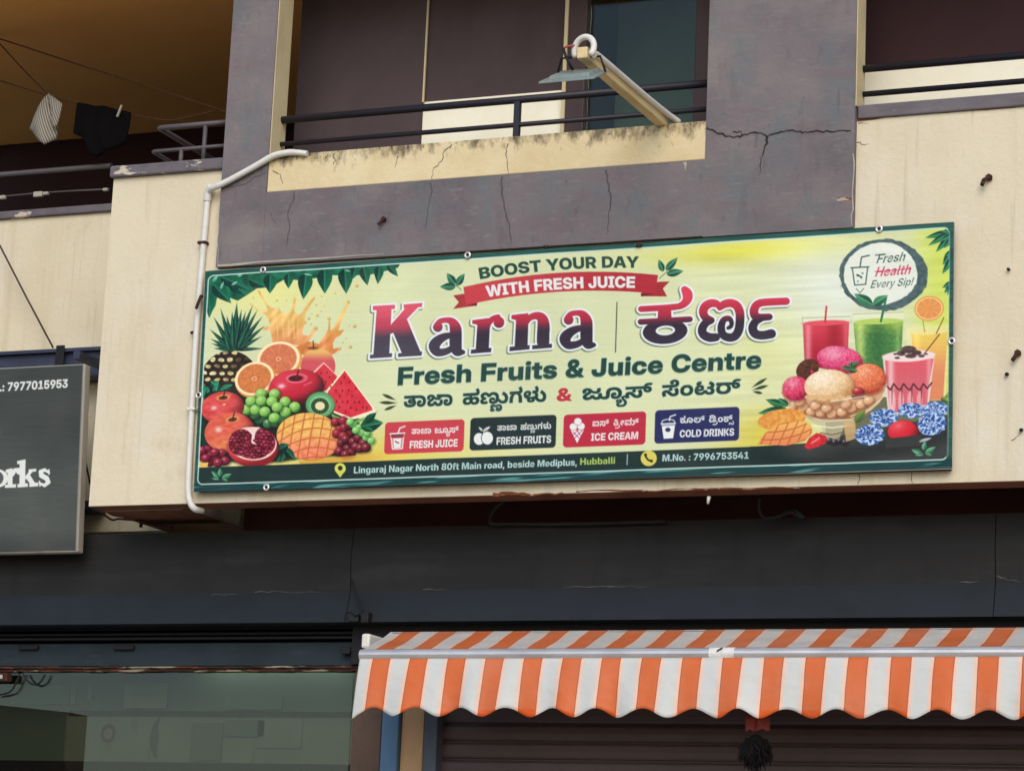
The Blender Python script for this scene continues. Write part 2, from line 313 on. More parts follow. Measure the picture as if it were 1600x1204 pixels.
# letter outlines
OUTLINE_LATIN = {
 32: (269, []),
 33: (275, [[67,221,53,728,222,728,208,221], [119,-8,88,5,63,30,50,61,50,97,63,128,88,152,119,165,155,165,187,152,212,128,225,97,225,61,212,30,187,5,155,-8]]),
 38: (661, [[238,-9,173,4,118,31,75,68,46,113,31,165,33,231,63,296,163,383,351,522,358,564,342,593,309,608,253,597,229,555,239,502,322,394,668,0,503,0,142,409,103,485,93,548,99,599,118,644,149,683,189,712,238,731,294,737,349,731,395,714,433,686,462,651,479,609,482,531,451,457,388,395,198,249,184,215,191,167,221,133,269,117,322,121,377,145,441,203,475,263,492,334,493,359,624,359,612,246,585,172,544,109,507,75,399,13,299,-10]]),
 44: (269, [[31,-165,67,120,220,120,141,-165]]),
 46: (269, [[117,-8,86,5,61,30,48,61,48,97,61,128,86,153,117,166,153,166,184,153,209,128,222,97,222,61,209,30,184,5,153,-8]]),
 48: (645, [[277,-8,236,0,198,14,164,34,133,59,107,89,66,163,41,255,33,363,41,472,66,564,107,638,133,668,164,693,198,713,236,727,277,736,368,736,409,727,447,713,481,693,512,668,538,638,579,564,604,472,612,363,604,255,579,163,538,89,512,59,481,34,447,14,409,0,368,-8], [344,122,381,136,410,165,432,206,451,292,451,435,432,521,410,563,381,591,344,606,301,606,264,591,235,563,213,521,193,435,193,292,213,206,235,165,264,136,301,122]]),
 49: (645, [[89,0,89,131,578,131,578,0], [428,728,428,0,268,0,266,580,99,472,99,615,275,728]]),
 51: (645, [[276,-9,200,7,137,40,89,85,56,140,39,202,37,235,196,235,205,187,230,150,269,126,335,118,392,139,421,172,435,215,432,262,411,300,375,326,304,340,206,340,206,438,371,595,76,595,76,728,564,728,564,603,332,389,332,424,412,424,478,408,530,378,568,336,591,284,598,224,589,159,563,102,521,54,465,19,397,-4,359,-9]]),
 52: (645, [[20,146,20,273,324,728,485,728,186,273,625,273,625,146], [378,0,380,454,531,454,531,0]]),
 53: (645, [[282,-9,212,6,152,34,104,75,69,127,49,189,46,223,202,223,212,180,249,137,305,116,354,120,396,140,425,176,439,224,432,293,407,334,370,360,322,370,265,360,223,331,206,303,57,308,82,728,554,728,554,595,225,595,213,434,257,468,314,487,381,490,449,472,508,437,555,385,586,320,596,246,588,175,562,113,521,61,466,22,398,-3,361,-9]]),
 54: (645, [[287,-8,216,7,154,38,105,82,70,138,52,204,51,269,63,327,123,448,313,728,487,728,260,400,222,400,269,448,324,470,395,471,456,457,509,428,550,388,579,336,594,274,593,204,576,139,542,83,495,39,435,8,365,-8], [355,120,396,141,426,176,440,222,437,272,417,315,384,345,339,360,290,357,249,336,220,302,205,256,213,191,238,151,276,125,306,117]]),
 55: (645, [[114,0,413,592,64,592,64,728,581,728,581,594,281,0]]),
 56: (645, [[281,-10,207,3,143,29,94,66,58,112,40,166,40,220,51,263,87,318,143,357,214,378,152,397,104,433,73,481,62,541,71,596,96,644,135,684,187,714,250,733,322,739,395,733,458,714,510,684,549,645,574,596,582,541,572,481,541,433,493,397,431,377,502,357,558,318,594,263,607,196,598,138,571,88,528,46,471,15,402,-5,363,-10], [370,113,416,144,436,180,436,237,406,283,354,309,290,309,238,283,214,250,206,193,228,144,275,113,305,107], [364,439,404,467,423,512,417,564,386,600,337,618,281,612,240,584,221,539,228,488,258,451,307,433]]),
 57: (645, [[357,736,429,720,491,689,540,645,575,590,593,524,594,458,571,371,500,247,331,0,158,0,385,328,423,328,376,279,321,258,250,257,189,271,136,299,95,340,66,392,51,453,51,523,69,589,103,645,150,689,211,720,280,736], [290,607,249,586,219,551,204,506,207,455,227,413,261,383,306,368,355,371,396,391,425,426,440,471,432,537,407,576,369,602,339,610]]),
 58: (269, [[117,-8,86,5,61,30,48,61,48,97,61,128,86,153,117,166,153,166,184,153,209,128,222,97,222,61,209,30,184,5,153,-8], [117,329,86,342,61,367,48,398,48,433,61,465,86,489,117,502,153,502,184,489,209,465,222,433,222,398,209,367,184,342,153,329]]),
 65: (735, [[8,0,258,728,475,728,727,0,544,0,345,664,388,664,295,333,187,0], [174,150,174,280,561,280,561,150]]),
 66: (650, [[52,0,52,728,388,726,456,714,511,691,553,659,581,617,595,569,593,502,571,452,534,413,463,380,526,365,577,329,611,275,623,205,616,148,594,99,558,57,508,26,445,7,370,0], [214,129,368,130,409,142,438,165,452,198,447,255,415,292,361,309,214,310], [214,428,374,434,413,459,431,501,425,549,405,576,374,593,334,599,214,599]]),
 67: (730, [[329,-8,283,0,240,14,200,33,163,58,130,88,101,123,76,162,56,206,42,254,34,307,34,420,42,473,56,521,76,566,101,605,130,640,163,670,200,694,240,714,284,728,377,739,470,728,550,697,617,647,666,580,696,498,701,468,535,468,501,543,449,581,380,594,327,587,282,566,246,533,219,487,203,430,199,329,210,267,231,216,263,176,303,149,352,135,436,142,500,185,535,259,701,259,679,176,637,104,576,48,500,9,410,-10]]),
 68: (708, [[125,0,125,139,341,140,398,153,443,178,477,215,499,266,510,328,506,433,489,489,461,533,421,564,370,583,307,589,122,589,122,728,371,725,421,716,466,703,509,683,547,659,580,630,609,596,633,557,652,515,666,468,677,364,666,260,653,213,633,170,609,132,580,98,547,69,509,44,467,25,420,11,370,3], [217,728,217,0,52,0,52,728]]),
 69: (613, [[52,0,52,728,578,728,578,588,217,588,217,435,551,435,551,299,217,299,217,140,578,140,578,0]]),
 70: (588, [[52,0,52,728,563,728,563,588,217,588,217,417,538,417,538,282,217,282,217,0]]),
 72: (727, [[52,0,52,728,217,728,217,441,509,441,509,728,674,728,674,0,509,0,509,301,217,301,217,0]]),
 73: (422, [[30,0,30,133,129,133,129,595,30,595,30,728,392,728,392,595,294,595,294,133,392,133,392,0]]),
 74: (573, [[273,-11,218,-7,170,4,128,23,92,50,64,83,44,123,31,170,27,273,184,273,185,199,197,164,220,140,252,127,290,127,322,140,344,164,356,200,357,728,522,728,522,220,518,168,505,122,485,82,456,49,419,23,377,4,328,-7]]),
 75: (705, [[173,142,173,332,322,524,491,728,687,728,381,367,367,368], [52,0,52,728,217,728,217,0], [506,0,301,319,401,443,697,0]]),
 76: (563, [[52,0,52,728,217,728,217,140,539,140,539,0]]),
 77: (911, [[52,0,52,728,298,728,476,140,437,140,510,421,613,728,858,728,858,0,696,0,702,628,720,628,635,327,523,0,388,0,188,628,208,628,215,327,215,0]]),
 78: (737, [[52,0,52,728,226,728,545,192,527,157,519,396,519,728,685,728,685,0,510,0,182,551,209,563,218,316,218,0]]),
 79: (753, [[329,-8,283,0,240,14,200,33,163,58,130,88,101,123,76,162,56,206,42,254,34,307,34,420,42,473,56,521,76,566,101,605,130,640,163,669,200,694,240,714,283,728,376,739,469,728,512,714,553,694,590,669,622,640,651,605,676,566,696,521,710,473,719,420,719,307,710,254,696,206,676,162,651,122,622,88,590,58,553,33,512,14,469,0,424,-8], [402,135,450,149,489,175,521,214,543,266,554,328,550,431,533,489,506,534,470,567,427,587,376,594,326,587,282,567,247,534,220,489,203,431,199,328,210,266,232,215,263,175,303,149,350,135]]),
 82: (656, [[52,0,52,728,388,726,460,711,520,682,566,640,599,586,615,521,615,450,598,387,564,334,516,293,454,264,380,250,152,248,152,379,368,382,421,408,445,441,453,501,439,542,410,572,350,591,217,592,217,0], [460,0,293,330,466,330,637,0]]),
 83: (661, [[289,-10,208,5,142,34,90,76,55,132,37,200,34,238,193,238,204,190,233,153,277,131,371,126,428,146,459,184,459,228,432,261,337,295,212,324,133,361,103,385,80,412,63,443,53,477,52,547,70,606,105,656,154,695,217,723,291,737,372,737,446,723,508,695,556,654,590,602,608,540,611,505,457,505,446,546,420,578,381,598,300,602,248,582,219,546,219,503,245,472,334,440,500,396,571,352,605,309,626,237,624,182,607,121,572,70,522,31,457,4,378,-10]]),
 84: (648, [[24,588,24,728,624,728,624,588,407,588,407,0,242,0,242,588]]),
 85: (710, [[311,-9,231,8,163,41,110,87,72,147,54,217,51,728,213,728,214,249,231,198,265,158,315,135,376,132,430,149,469,183,492,231,497,269,497,728,659,728,656,217,637,147,600,87,547,40,479,7,399,-9]]),
 87: (1018, [[202,0,8,728,186,728,318,98,284,98,343,390,426,728,592,728,734,98,699,98,754,390,832,728,1010,728,815,0,631,0,486,612,531,612,482,373,387,0]]),
 89: (711, [[278,0,278,266,8,728,198,728,375,390,344,390,401,511,515,728,703,728,439,266,439,0]]),
 97: (567, [[159,-5,97,18,65,44,42,78,31,121,34,187,54,234,104,277,346,331,358,359,344,396,293,417,229,405,196,365,195,356,47,361,59,410,82,453,117,487,163,512,219,527,336,530,421,506,468,473,500,429,515,374,516,0,362,0,359,73,313,20,243,-7], [309,109,346,141,360,189,360,239,204,196,181,161,190,123,234,99]]),
 98: (612, [[311,-4,256,22,208,81,208,0,51,0,51,728,210,728,211,447,259,502,328,530,393,530,450,514,500,481,539,434,567,373,581,302,581,221,567,149,540,88,501,41,451,8,393,-8], [346,121,384,144,409,184,422,262,409,339,384,379,346,401,299,405,256,388,225,353,207,303,207,221,225,170,256,135,299,118]]),
 99: (570, [[255,-9,186,8,126,42,80,89,47,150,31,221,31,300,47,371,80,432,126,480,186,514,255,531,344,529,431,500,482,462,519,411,540,350,543,327,391,321,361,384,297,407,252,397,218,368,197,321,191,239,210,168,239,132,280,116,347,128,386,183,390,202,543,196,529,132,498,77,451,33,391,4,320,-10]]),
 100: (612, [[219,-8,161,8,111,41,72,88,45,149,31,221,31,302,45,373,73,434,113,481,162,514,219,530,300,527,364,493,402,447,402,728,561,728,561,0,404,0,402,81,356,22,301,-4,269,-10], [328,121,367,145,395,185,408,262,395,338,367,378,328,401,281,405,240,388,210,354,191,283,197,201,219,156,252,127,281,118]]),
 101: (575, [[255,-9,185,8,126,42,80,90,47,151,31,221,31,299,47,370,80,431,126,479,184,513,252,531,344,528,416,503,475,460,518,398,543,322,548,222,84,222,84,318,472,318,399,297,387,360,361,393,323,411,261,411,223,393,191,346,184,298,188,193,205,149,237,120,281,106,354,116,395,156,399,165,543,159,526,112,498,70,458,36,384,1,325,-10]]),
 102: (391, [[369,522,369,400,9,400,9,522], [103,0,104,603,114,647,134,682,164,708,227,731,374,732,368,609,291,608,269,591,262,556,262,0]]),
 103: (612, [[231,-207,173,-191,126,-167,91,-134,67,-94,53,-49,202,-42,235,-83,300,-98,344,-91,377,-72,397,-38,404,8,404,91,355,33,285,6,219,5,161,21,112,53,73,99,45,157,31,226,31,304,45,375,73,434,113,481,162,514,219,530,300,526,366,491,404,445,404,522,562,522,560,-17,543,-84,511,-135,465,-173,407,-198,338,-210], [328,131,368,154,395,193,408,267,395,342,368,381,328,403,281,407,240,391,210,357,191,288,197,208,219,164,252,136,281,128]]),
 104: (603, [[210,0,51,0,51,728,209,728,209,386,185,386,214,446,254,493,306,523,371,532,423,526,468,508,503,479,530,438,546,388,552,329,552,0,393,0,392,320,380,357,357,383,324,396,265,391,228,361,210,307]]),
 105: (260, [[51,0,51,522,210,522,210,0], [95,587,67,604,48,630,42,662,48,694,67,720,95,737,148,741,179,730,204,708,216,679,216,645,204,616,179,594,148,582]]),
 106: (261, [[51,522,210,522,209,-61,198,-108,176,-146,144,-174,102,-193,21,-204,-35,-204,-35,-80,21,-77,44,-58,51,-20], [96,587,68,604,49,630,43,662,49,694,68,720,96,737,148,741,180,730,204,708,217,679,217,645,204,616,180,594,148,582]]),
 108: (291, [[146,8,116,19,92,34,74,54,61,79,51,145,51,728,210,728,215,135,241,121,273,121,279,2,233,-1]]),
 110: (603, [[210,0,51,0,51,522,206,522,206,386,185,386,214,446,254,493,306,523,371,532,423,526,468,508,503,479,530,438,546,388,552,329,552,0,393,0,392,320,380,357,357,383,324,396,265,391,228,361,210,307]]),
 111: (595, [[258,-9,188,8,128,41,81,89,48,149,31,221,31,300,48,372,81,433,128,480,188,514,258,531,336,531,407,514,467,480,514,433,547,372,564,300,564,221,547,149,514,89,467,41,407,8,336,-9], [328,119,365,142,391,183,405,261,391,339,365,379,328,402,282,405,241,389,211,354,193,303,193,218,211,167,241,132,282,116]]),
 112: (612, [[51,-204,51,522,208,522,211,449,258,502,328,530,393,530,450,514,500,481,539,434,567,373,581,302,581,221,567,149,540,88,501,41,451,8,393,-8,311,-4,246,32,210,79,210,-204], [346,121,384,144,409,184,422,262,409,339,384,379,346,401,299,405,256,388,225,353,207,303,207,221,225,170,256,135,299,118]]),
 114: (392, [[51,0,51,522,205,522,207,431,225,474,252,503,288,520,379,524,379,390,285,390,239,363,217,326,210,277,210,0]]),
 115: (539, [[208,-7,151,9,102,34,65,68,39,111,26,161,181,167,199,127,237,104,306,103,340,120,352,148,343,172,287,196,158,222,100,248,61,287,41,336,40,390,54,434,82,471,121,500,172,521,267,532,361,521,411,500,452,470,480,433,497,387,500,362,355,357,340,393,304,417,241,418,208,401,197,373,205,350,257,325,395,298,454,273,492,238,511,192,512,138,496,92,466,53,424,22,371,0,308,-11]]),
 116: (381, [[358,522,358,400,9,400,9,522], [94,661,253,661,256,146,270,128,356,123,361,1,227,0,161,18,137,34,118,54,105,79,97,109]]),
 117: (603, [[205,-9,157,4,116,28,85,63,63,108,52,163,51,522,210,522,211,202,223,165,246,140,279,127,337,132,375,161,392,215,393,522,552,522,552,0,397,0,396,137,417,137,388,76,349,29,297,0,266,-8]]),
 118: (574, [[197,0,6,522,172,522,308,73,271,73,325,272,404,522,569,522,377,0]]),
 121: (575, [[62,-201,70,-79,168,-74,196,-28,205,1,6,522,172,522,308,73,265,73,321,272,404,522,569,522,325,-113,291,-160,246,-190,189,-204]]),
}
OUTLINE_KANNADA = {
 147: (686, [[246,-4,163,19,103,54,62,100,39,156,38,274,177,257,186,179,217,142,282,118,432,121,496,154,519,201,504,263,448,298,375,299,356,278,375,257,431,262,460,298,458,371,418,425,375,447,501,490,569,426,593,370,596,316,516,205,474,179,417,165,335,167,297,178,269,196,249,220,237,247,235,297,261,349,299,375,354,390,470,382,528,377,566,360,597,337,621,308,649,240,650,167,631,106,594,59,541,23,436,-6,396,-11], [34,426,34,552,536,552,536,426]]),
 60: (506, [[467,195,440,107,417,71,389,42,355,19,273,-9,183,-10,111,10,59,47,27,100,16,167,32,241,59,278,98,302,147,310,202,300,234,271,245,230,237,193,215,168,155,163,122,184,115,197,127,199,127,163,144,131,180,110,233,109,273,124,302,152,324,219,320,302,290,364,233,405,113,425,-250,426,-250,552,195,548,298,526,371,485,416,439,451,374,468,293]]),
 140: (866, [[574,-9,500,17,438,70,410,108,475,113,426,54,348,5,233,-12,161,-2,106,25,70,66,51,114,55,193,75,238,137,299,266,392,268,436,220,453,176,440,175,358,54,314,25,402,26,447,45,494,83,531,143,555,225,563,308,553,365,526,399,488,416,422,402,355,355,298,201,183,197,146,212,126,262,115,322,128,360,165,376,220,507,220,524,160,559,126,611,115,657,123,685,148,689,227,670,263,798,320,830,253,840,174,829,104,796,49,741,10,665,-10], [492,298,408,333,340,402,322,463,378,510,428,448,486,411,565,400,597,417,593,469,720,513,743,432,735,380,712,338,671,309,609,293], [518,430,518,552,733,552,720,430]]),
 57: (861, [[188,-6,132,11,88,40,56,78,37,124,31,179,37,232,56,278,88,318,132,347,186,365,319,364,384,322,393,310,376,299,361,366,329,404,275,427,227,433,411,444,465,410,490,366,487,279,475,311,536,356,625,371,685,365,736,347,777,318,806,279,824,233,830,179,824,126,806,80,775,41,732,12,675,-6,573,-11,492,8,433,47,406,81,451,81,388,20,317,-7,289,-11], [297,107,339,125,359,158,359,202,338,235,298,253,217,245,186,219,176,180,187,139,219,113,241,107], [620,107,662,125,682,158,680,209,656,239,597,255,542,245,510,218,499,180,510,139,542,113,564,107], [32,426,32,552,660,563,688,594,684,649,636,723,747,788,798,714,822,651,826,552,802,492,766,460,715,438,592,426]]),
 37: (969, [[602,-7,552,8,512,33,482,67,465,108,459,156,464,198,478,235,503,266,534,289,571,302,650,304,707,279,726,258,738,232,729,144,638,168,625,194,593,193,576,160,584,131,610,112,684,108,728,122,760,152,780,198,785,302,771,358,741,401,698,428,641,437,580,425,535,389,508,338,374,338,357,393,319,426,264,437,218,430,190,408,189,347,238,317,299,315,299,207,187,186,175,155,190,122,220,109,295,116,340,140,406,41,320,2,221,-12,160,-7,111,6,75,30,49,59,33,93,30,155,56,215,113,259,170,278,166,237,91,278,48,333,34,401,45,459,79,507,132,542,202,561,294,560,339,549,410,509,471,451,410,445,499,525,583,557,651,563,711,559,764,546,810,525,848,496,879,461,903,420,930,324,931,230,906,125,871,69,820,25,751,-3,709,-10]]),
 110: (85, [[-355,-385,-386,-377,-426,-344,-439,-300,-426,-258,-388,-226,-321,-209,-326,-248,-388,-222,-423,-187,-435,-142,-431,-116,-419,-92,-373,-56,-303,-44,-220,-61,-144,-123,-201,-118,-129,-62,-42,-44,34,-54,88,-85,123,-132,140,-191,140,-253,124,-307,91,-350,40,-378,-30,-388,-102,-376,-129,-360,-148,-339,-160,-313,-161,-257,-137,-214,-93,-191,-40,-190,-3,-205,17,-233,12,-287,-50,-276,-78,-262,-86,-288,-65,-306,-11,-308,25,-292,44,-254,41,-188,17,-149,-28,-130,-84,-135,-122,-163,-130,-177,-221,-177,-243,-142,-308,-130,-337,-150,-316,-185,-266,-188,-266,-262,-338,-274,-334,-301,-259,-300,-240,-289,-198,-356,-293,-387]]),
 63: (362, [[38,-8,-10,4,-94,52,-174,124,-90,216,-22,143,34,118,100,118,129,129,152,146,169,169,182,232,172,296,144,348,75,410,16,442,92,565,176,515,246,452,297,374,325,282,325,183,302,103,282,69,255,41,223,18,185,1,140,-9]]),
 25: (701, [[328,424,290,408,247,360,204,196,200,0,46,0,52,209,69,296,104,370,160,427,198,448,226,426,42,426,42,552,485,563,513,594,509,649,460,723,571,788,622,714,647,651,654,564,633,502,601,466,549,441,515,433,530,441,592,383,629,315,652,199,655,0,501,0,479,301,449,367,407,411,381,422]]),
 52: (770, [[326,-7,248,22,215,54,205,114,236,170,249,183,277,150,183,172,108,213,56,269,29,337,29,410,50,472,92,520,153,552,230,563,309,548,350,520,377,478,387,422,371,349,340,311,292,287,197,280,88,313,95,392,189,367,235,373,258,391,265,429,244,453,200,455,166,436,147,400,155,329,190,291,264,266,391,256,505,269,544,283,572,301,588,324,592,369,572,398,512,426,448,426,448,552,582,567,604,613,590,667,549,723,660,788,711,714,736,651,744,585,733,525,701,476,648,444,647,462,708,420,735,373,739,304,722,256,670,202,568,160,510,150,539,188,576,136,581,100,576,69,559,42,533,19,495,2,447,-9], [434,94,447,110,442,138,392,157,343,138,338,112,362,90,376,87]]),
 280: (396, [[78,-10,3,6,-88,53,-175,146,-208,197,-80,260,-4,156,57,121,103,115,164,129,186,146,202,169,215,232,205,296,177,348,109,410,50,442,126,565,210,515,280,452,331,374,358,282,361,230,354,162,335,104,302,55,256,18,195,-5]]),
 30: (866, [[574,-9,500,17,438,70,410,108,475,113,426,54,348,5,233,-12,161,-2,106,25,70,66,51,114,55,193,75,238,137,299,266,392,268,436,220,453,176,440,175,358,54,314,25,402,26,447,45,494,83,531,143,555,225,563,308,553,365,526,399,488,416,422,402,355,355,298,201,183,197,146,212,126,262,115,322,128,360,165,376,220,507,220,524,160,559,126,611,115,657,123,685,148,689,227,670,263,798,320,830,253,840,174,829,104,796,49,741,10,665,-10], [496,298,411,333,340,402,322,463,378,510,432,448,491,411,552,399,595,407,625,432,626,529,752,563,775,459,765,400,734,350,685,314,616,294]]),
 64: (826, [[40,-8,-9,4,-93,51,-174,124,-89,217,-16,141,37,118,92,117,125,133,142,163,138,317,142,366,155,411,176,450,205,484,241,512,332,550,445,563,554,552,642,518,709,468,755,403,783,327,792,247,779,148,739,71,711,42,678,19,596,-9,506,-10,434,10,382,47,350,100,339,167,355,241,382,278,421,302,470,310,525,300,557,271,568,230,560,193,538,168,478,163,445,184,438,197,450,199,450,163,467,131,504,110,555,109,595,124,623,152,646,219,646,281,626,342,587,393,527,426,448,438,364,423,322,397,294,354,285,118,262,58,220,18,162,-5,129,-10]]),
 121: (281, [[-35,-416,-104,-400,-149,-370,-180,-314,-175,-252,-131,-204,-43,-144,-50,-126,-109,-131,-106,-167,-187,-195,-204,-126,-190,-85,-147,-55,-72,-44,3,-56,40,-90,48,-161,19,-207,-81,-272,-81,-303,-29,-324,74,-319,129,-286,150,-226,136,-169,27,-30,13,27,21,71,46,103,102,129,178,131,233,111,254,93,269,67,277,33,184,18,144,53,117,41,119,6,229,-129,251,-199,242,-292,204,-354,159,-388,95,-410,54,-416]]),
 201: (1134, [[485,-10,400,16,307,98,226,181,194,176,175,146,185,82,215,28,88,-24,46,55,29,138,38,199,66,250,112,286,175,305,259,302,322,274,475,125,516,115,555,125,580,153,587,221,565,296,535,346,665,399,704,334,732,228,728,131,709,80,679,40,636,11,583,-6], [366,270,331,289,313,321,313,361,333,394,367,414,411,414,446,394,465,361,465,321,446,289,411,270], [30,426,30,552,599,552,599,426], [953,244,900,250,855,267,818,296,790,337,774,387,768,459,781,557,819,631,846,659,915,697,1000,709,1128,687,1146,679,1084,586,1002,604,948,592,918,568,897,526,892,403,904,367,930,347,979,353,983,407,914,426,595,426,595,552,968,548,1022,533,1082,489,1110,435,1115,390,1110,345,1095,309,1070,280,1036,260,998,248]]),
 270: (768, [[485,-10,400,16,307,98,226,181,194,176,175,146,185,82,215,28,88,-24,46,55,29,138,38,199,66,250,112,286,175,305,259,302,322,274,475,125,516,115,555,125,580,153,587,221,565,296,535,346,665,399,704,334,732,228,728,131,709,80,679,40,636,11,583,-6], [366,270,331,289,313,321,313,361,333,394,367,414,411,414,446,394,465,361,465,321,446,289,411,270], [30,426,30,552,535,560,583,588,597,639,589,674,564,700,525,709,470,693,450,665,449,624,415,678,454,697,496,682,511,657,511,624,495,598,461,584,413,585,375,607,355,647,354,695,373,739,409,775,463,800,534,809,612,798,671,765,711,716,731,653,728,562,694,497,619,447,505,427]]),
 6: (608, [[249,-9,161,18,123,42,92,72,66,108,47,150,36,198,35,301,63,388,87,425,118,456,155,482,199,501,249,512,362,512,413,500,456,481,493,455,523,423,563,344,576,251,562,154,544,112,519,76,487,45,450,20,406,2,356,-8], [302,112,342,116,374,130,399,152,416,181,430,253,426,294,416,329,398,357,373,379,342,392,278,394,233,377,202,346,180,281,182,214,193,179,211,151,236,129,266,116]]),
 33: (907, [[200,-5,144,16,98,52,63,100,41,160,34,234,46,326,83,401,142,453,180,470,269,484,348,468,389,438,416,394,426,334,418,283,395,239,353,206,292,188,203,191,125,223,133,318,213,289,275,294,297,311,303,349,284,373,245,376,205,351,178,292,177,193,203,142,264,116,321,118,354,128,379,145,408,192,416,220,547,220,565,169,598,129,624,119,679,117,713,135,729,167,726,216,689,260,638,279,720,351,786,325,832,287,870,218,877,170,871,119,855,75,827,38,788,10,738,-6,620,-7,541,22,471,82,449,111,513,107,444,36,362,-1,299,-11], [207,416,144,447,109,493,98,540,116,598,150,630,208,653,294,663,306,542,252,526,248,498,287,466,303,461], [565,268,565,380,689,394,714,440,706,470,679,495,623,517,667,641,727,622,775,596,813,563,840,526,856,485,861,442,847,378,806,320,775,298,654,268]]),
 194: (1057, [[286,-9,182,18,140,40,104,69,74,105,53,146,40,192,38,274,62,355,96,399,174,450,196,426,36,426,36,552,543,552,543,426,535,426,542,439,606,389,644,326,656,244,652,194,640,148,620,107,592,72,557,43,515,19,465,2,409,-9], [382,120,438,139,478,173,502,218,510,271,501,329,476,375,435,407,380,424,313,424,257,405,216,372,190,326,182,271,187,226,202,188,227,158,260,136,300,122], [875,244,822,250,777,267,740,296,712,337,696,387,690,459,703,557,741,631,768,659,837,697,922,709,1050,687,1068,679,1006,586,924,604,870,592,840,568,819,526,814,403,826,367,852,347,901,353,905,407,836,426,517,426,517,552,890,548,944,533,1004,489,1032,435,1037,390,1032,345,1017,309,992,280,958,260,920,248]]),
 19: (876, [[569,-6,499,24,422,104,484,101,416,36,339,0,239,-12,162,-2,100,28,56,76,33,138,33,205,53,260,90,301,142,328,206,337,284,324,312,308,331,286,343,260,331,167,231,175,231,214,201,229,168,216,154,180,166,145,202,123,264,115,332,128,355,144,382,191,387,220,518,220,532,160,564,126,604,115,634,119,657,131,674,150,692,211,688,324,669,379,640,416,603,435,551,432,507,396,489,355,359,355,337,397,301,427,228,436,192,416,190,367,59,343,45,421,51,460,67,494,95,523,132,545,178,559,310,555,390,513,426,477,416,477,472,529,534,555,601,563,645,559,686,548,724,529,757,502,786,467,809,426,826,376,840,254,827,137,812,93,790,58,765,31,702,-2,667,-9]]),
 206: (633, [[259,-10,168,10,105,46,68,93,57,164,85,237,127,274,115,257,34,256,34,358,599,358,599,256,515,257,502,274,557,228,580,167,578,120,554,68,504,26,425,-2,374,-10], [357,115,409,136,433,171,430,220,399,253,343,270,252,260,214,232,201,191,214,150,253,122,282,114], [206,312,231,350,310,387,365,440,383,484,380,550,343,604,284,618,253,603,250,565,299,543,342,551,391,594,405,615,444,529,351,464,283,454,197,468,157,494,131,531,123,577,128,614,144,646,170,673,204,694,246,706,338,707,409,682,461,637,492,579,503,514,494,444,451,366,431,344]]),
 122: (134, [[133,-113,119,-161,95,-202,62,-237,21,-265,-27,-288,-144,-313,-338,-305,-399,-292,-376,-196,-217,-215,-140,-210,-77,-195,-28,-169,6,-135,27,-96,33,-28,-2,57,88,104,128,19,137,-35]]),
 74: (479, [[453,368,433,315,395,274,340,249,269,240,191,251,112,296,94,313,119,416,180,357,227,347,278,355,307,376,317,406,303,443,268,456,219,443,185,402,172,321,182,251,212,197,306,124,333,111,258,-12,175,40,107,102,59,177,34,265,34,363,61,448,112,510,184,550,272,563,343,554,397,526,434,484,453,430]]),
 192: (1589, [[197,-9,127,11,74,50,40,106,29,174,39,234,68,282,113,317,171,335,247,334,283,324,311,308,330,286,342,260,330,167,230,175,230,214,200,229,167,216,153,180,165,145,201,123,263,115,331,128,354,144,381,191,386,220,517,220,532,160,564,126,606,115,650,127,673,161,680,230,648,315,579,386,508,426,686,447,764,378,811,296,827,201,815,110,780,47,729,8,668,-10,574,-6,500,23,423,103,483,101,415,36,338,0,275,-11], [29,426,29,552,656,563,685,594,681,649,632,723,743,788,794,714,819,651,823,552,798,492,763,460,712,438,589,426], [904,-8,859,3,778,46,708,107,763,233,839,146,895,118,963,118,992,129,1015,146,1032,169,1045,232,1035,295,1007,347,938,409,879,442,944,526,1068,453,1133,392,1176,318,1187,275,1189,193,1165,103,1133,55,1086,19,1026,-4,991,-10], [865,426,865,552,1056,552,1056,426], [1408,244,1355,250,1310,267,1273,296,1245,337,1229,387,1223,459,1236,557,1274,631,1301,659,1370,697,1455,709,1583,687,1601,679,1539,586,1457,604,1403,592,1373,568,1352,526,1347,403,1359,367,1385,347,1434,353,1438,407,1369,426,1050,426,1050,552,1423,548,1477,533,1537,489,1565,435,1570,390,1565,345,1550,309,1525,280,1491,260,1453,248]]),
 23: (637, [[261,-10,170,10,107,46,70,93,59,164,87,237,129,274,117,257,36,256,36,358,245,358,286,394,267,442,259,449,337,460,394,449,406,364,402,358,601,358,601,256,517,257,504,274,559,228,582,167,580,120,556,68,506,26,427,-2,376,-10], [359,115,411,136,435,171,432,220,401,253,345,270,254,260,216,232,203,191,216,150,255,122,284,114], [35,426,35,552,436,563,464,594,460,649,412,723,523,788,573,714,598,651,602,552,578,492,543,460,492,438,369,426]]),
 196: (1216, [[423,-12,343,-7,272,6,210,30,157,61,112,99,77,144,52,195,37,251,32,311,46,407,63,447,116,510,189,550,277,563,343,554,394,528,429,487,447,433,447,371,429,318,392,277,338,249,238,241,150,269,94,313,118,417,180,357,227,347,278,354,307,375,317,405,303,443,267,456,220,442,185,396,171,309,183,243,218,186,280,143,368,120,471,119,554,137,613,170,650,219,662,282,658,326,648,364,606,419,545,458,648,531,738,463,777,411,800,352,808,284,804,232,791,182,770,136,739,94,698,58,647,28,584,6,510,-8], [482,426,482,552,690,552,690,426], [1035,244,982,250,937,267,900,296,872,337,856,387,850,459,863,557,901,631,928,659,997,697,1082,709,1210,687,1228,679,1166,586,1084,604,1030,592,1000,568,979,526,974,403,986,367,1012,347,1061,353,1065,407,996,426,677,426,677,552,1050,548,1104,533,1164,489,1192,435,1197,390,1192,345,1177,309,1152,280,1118,260,1080,248]]),
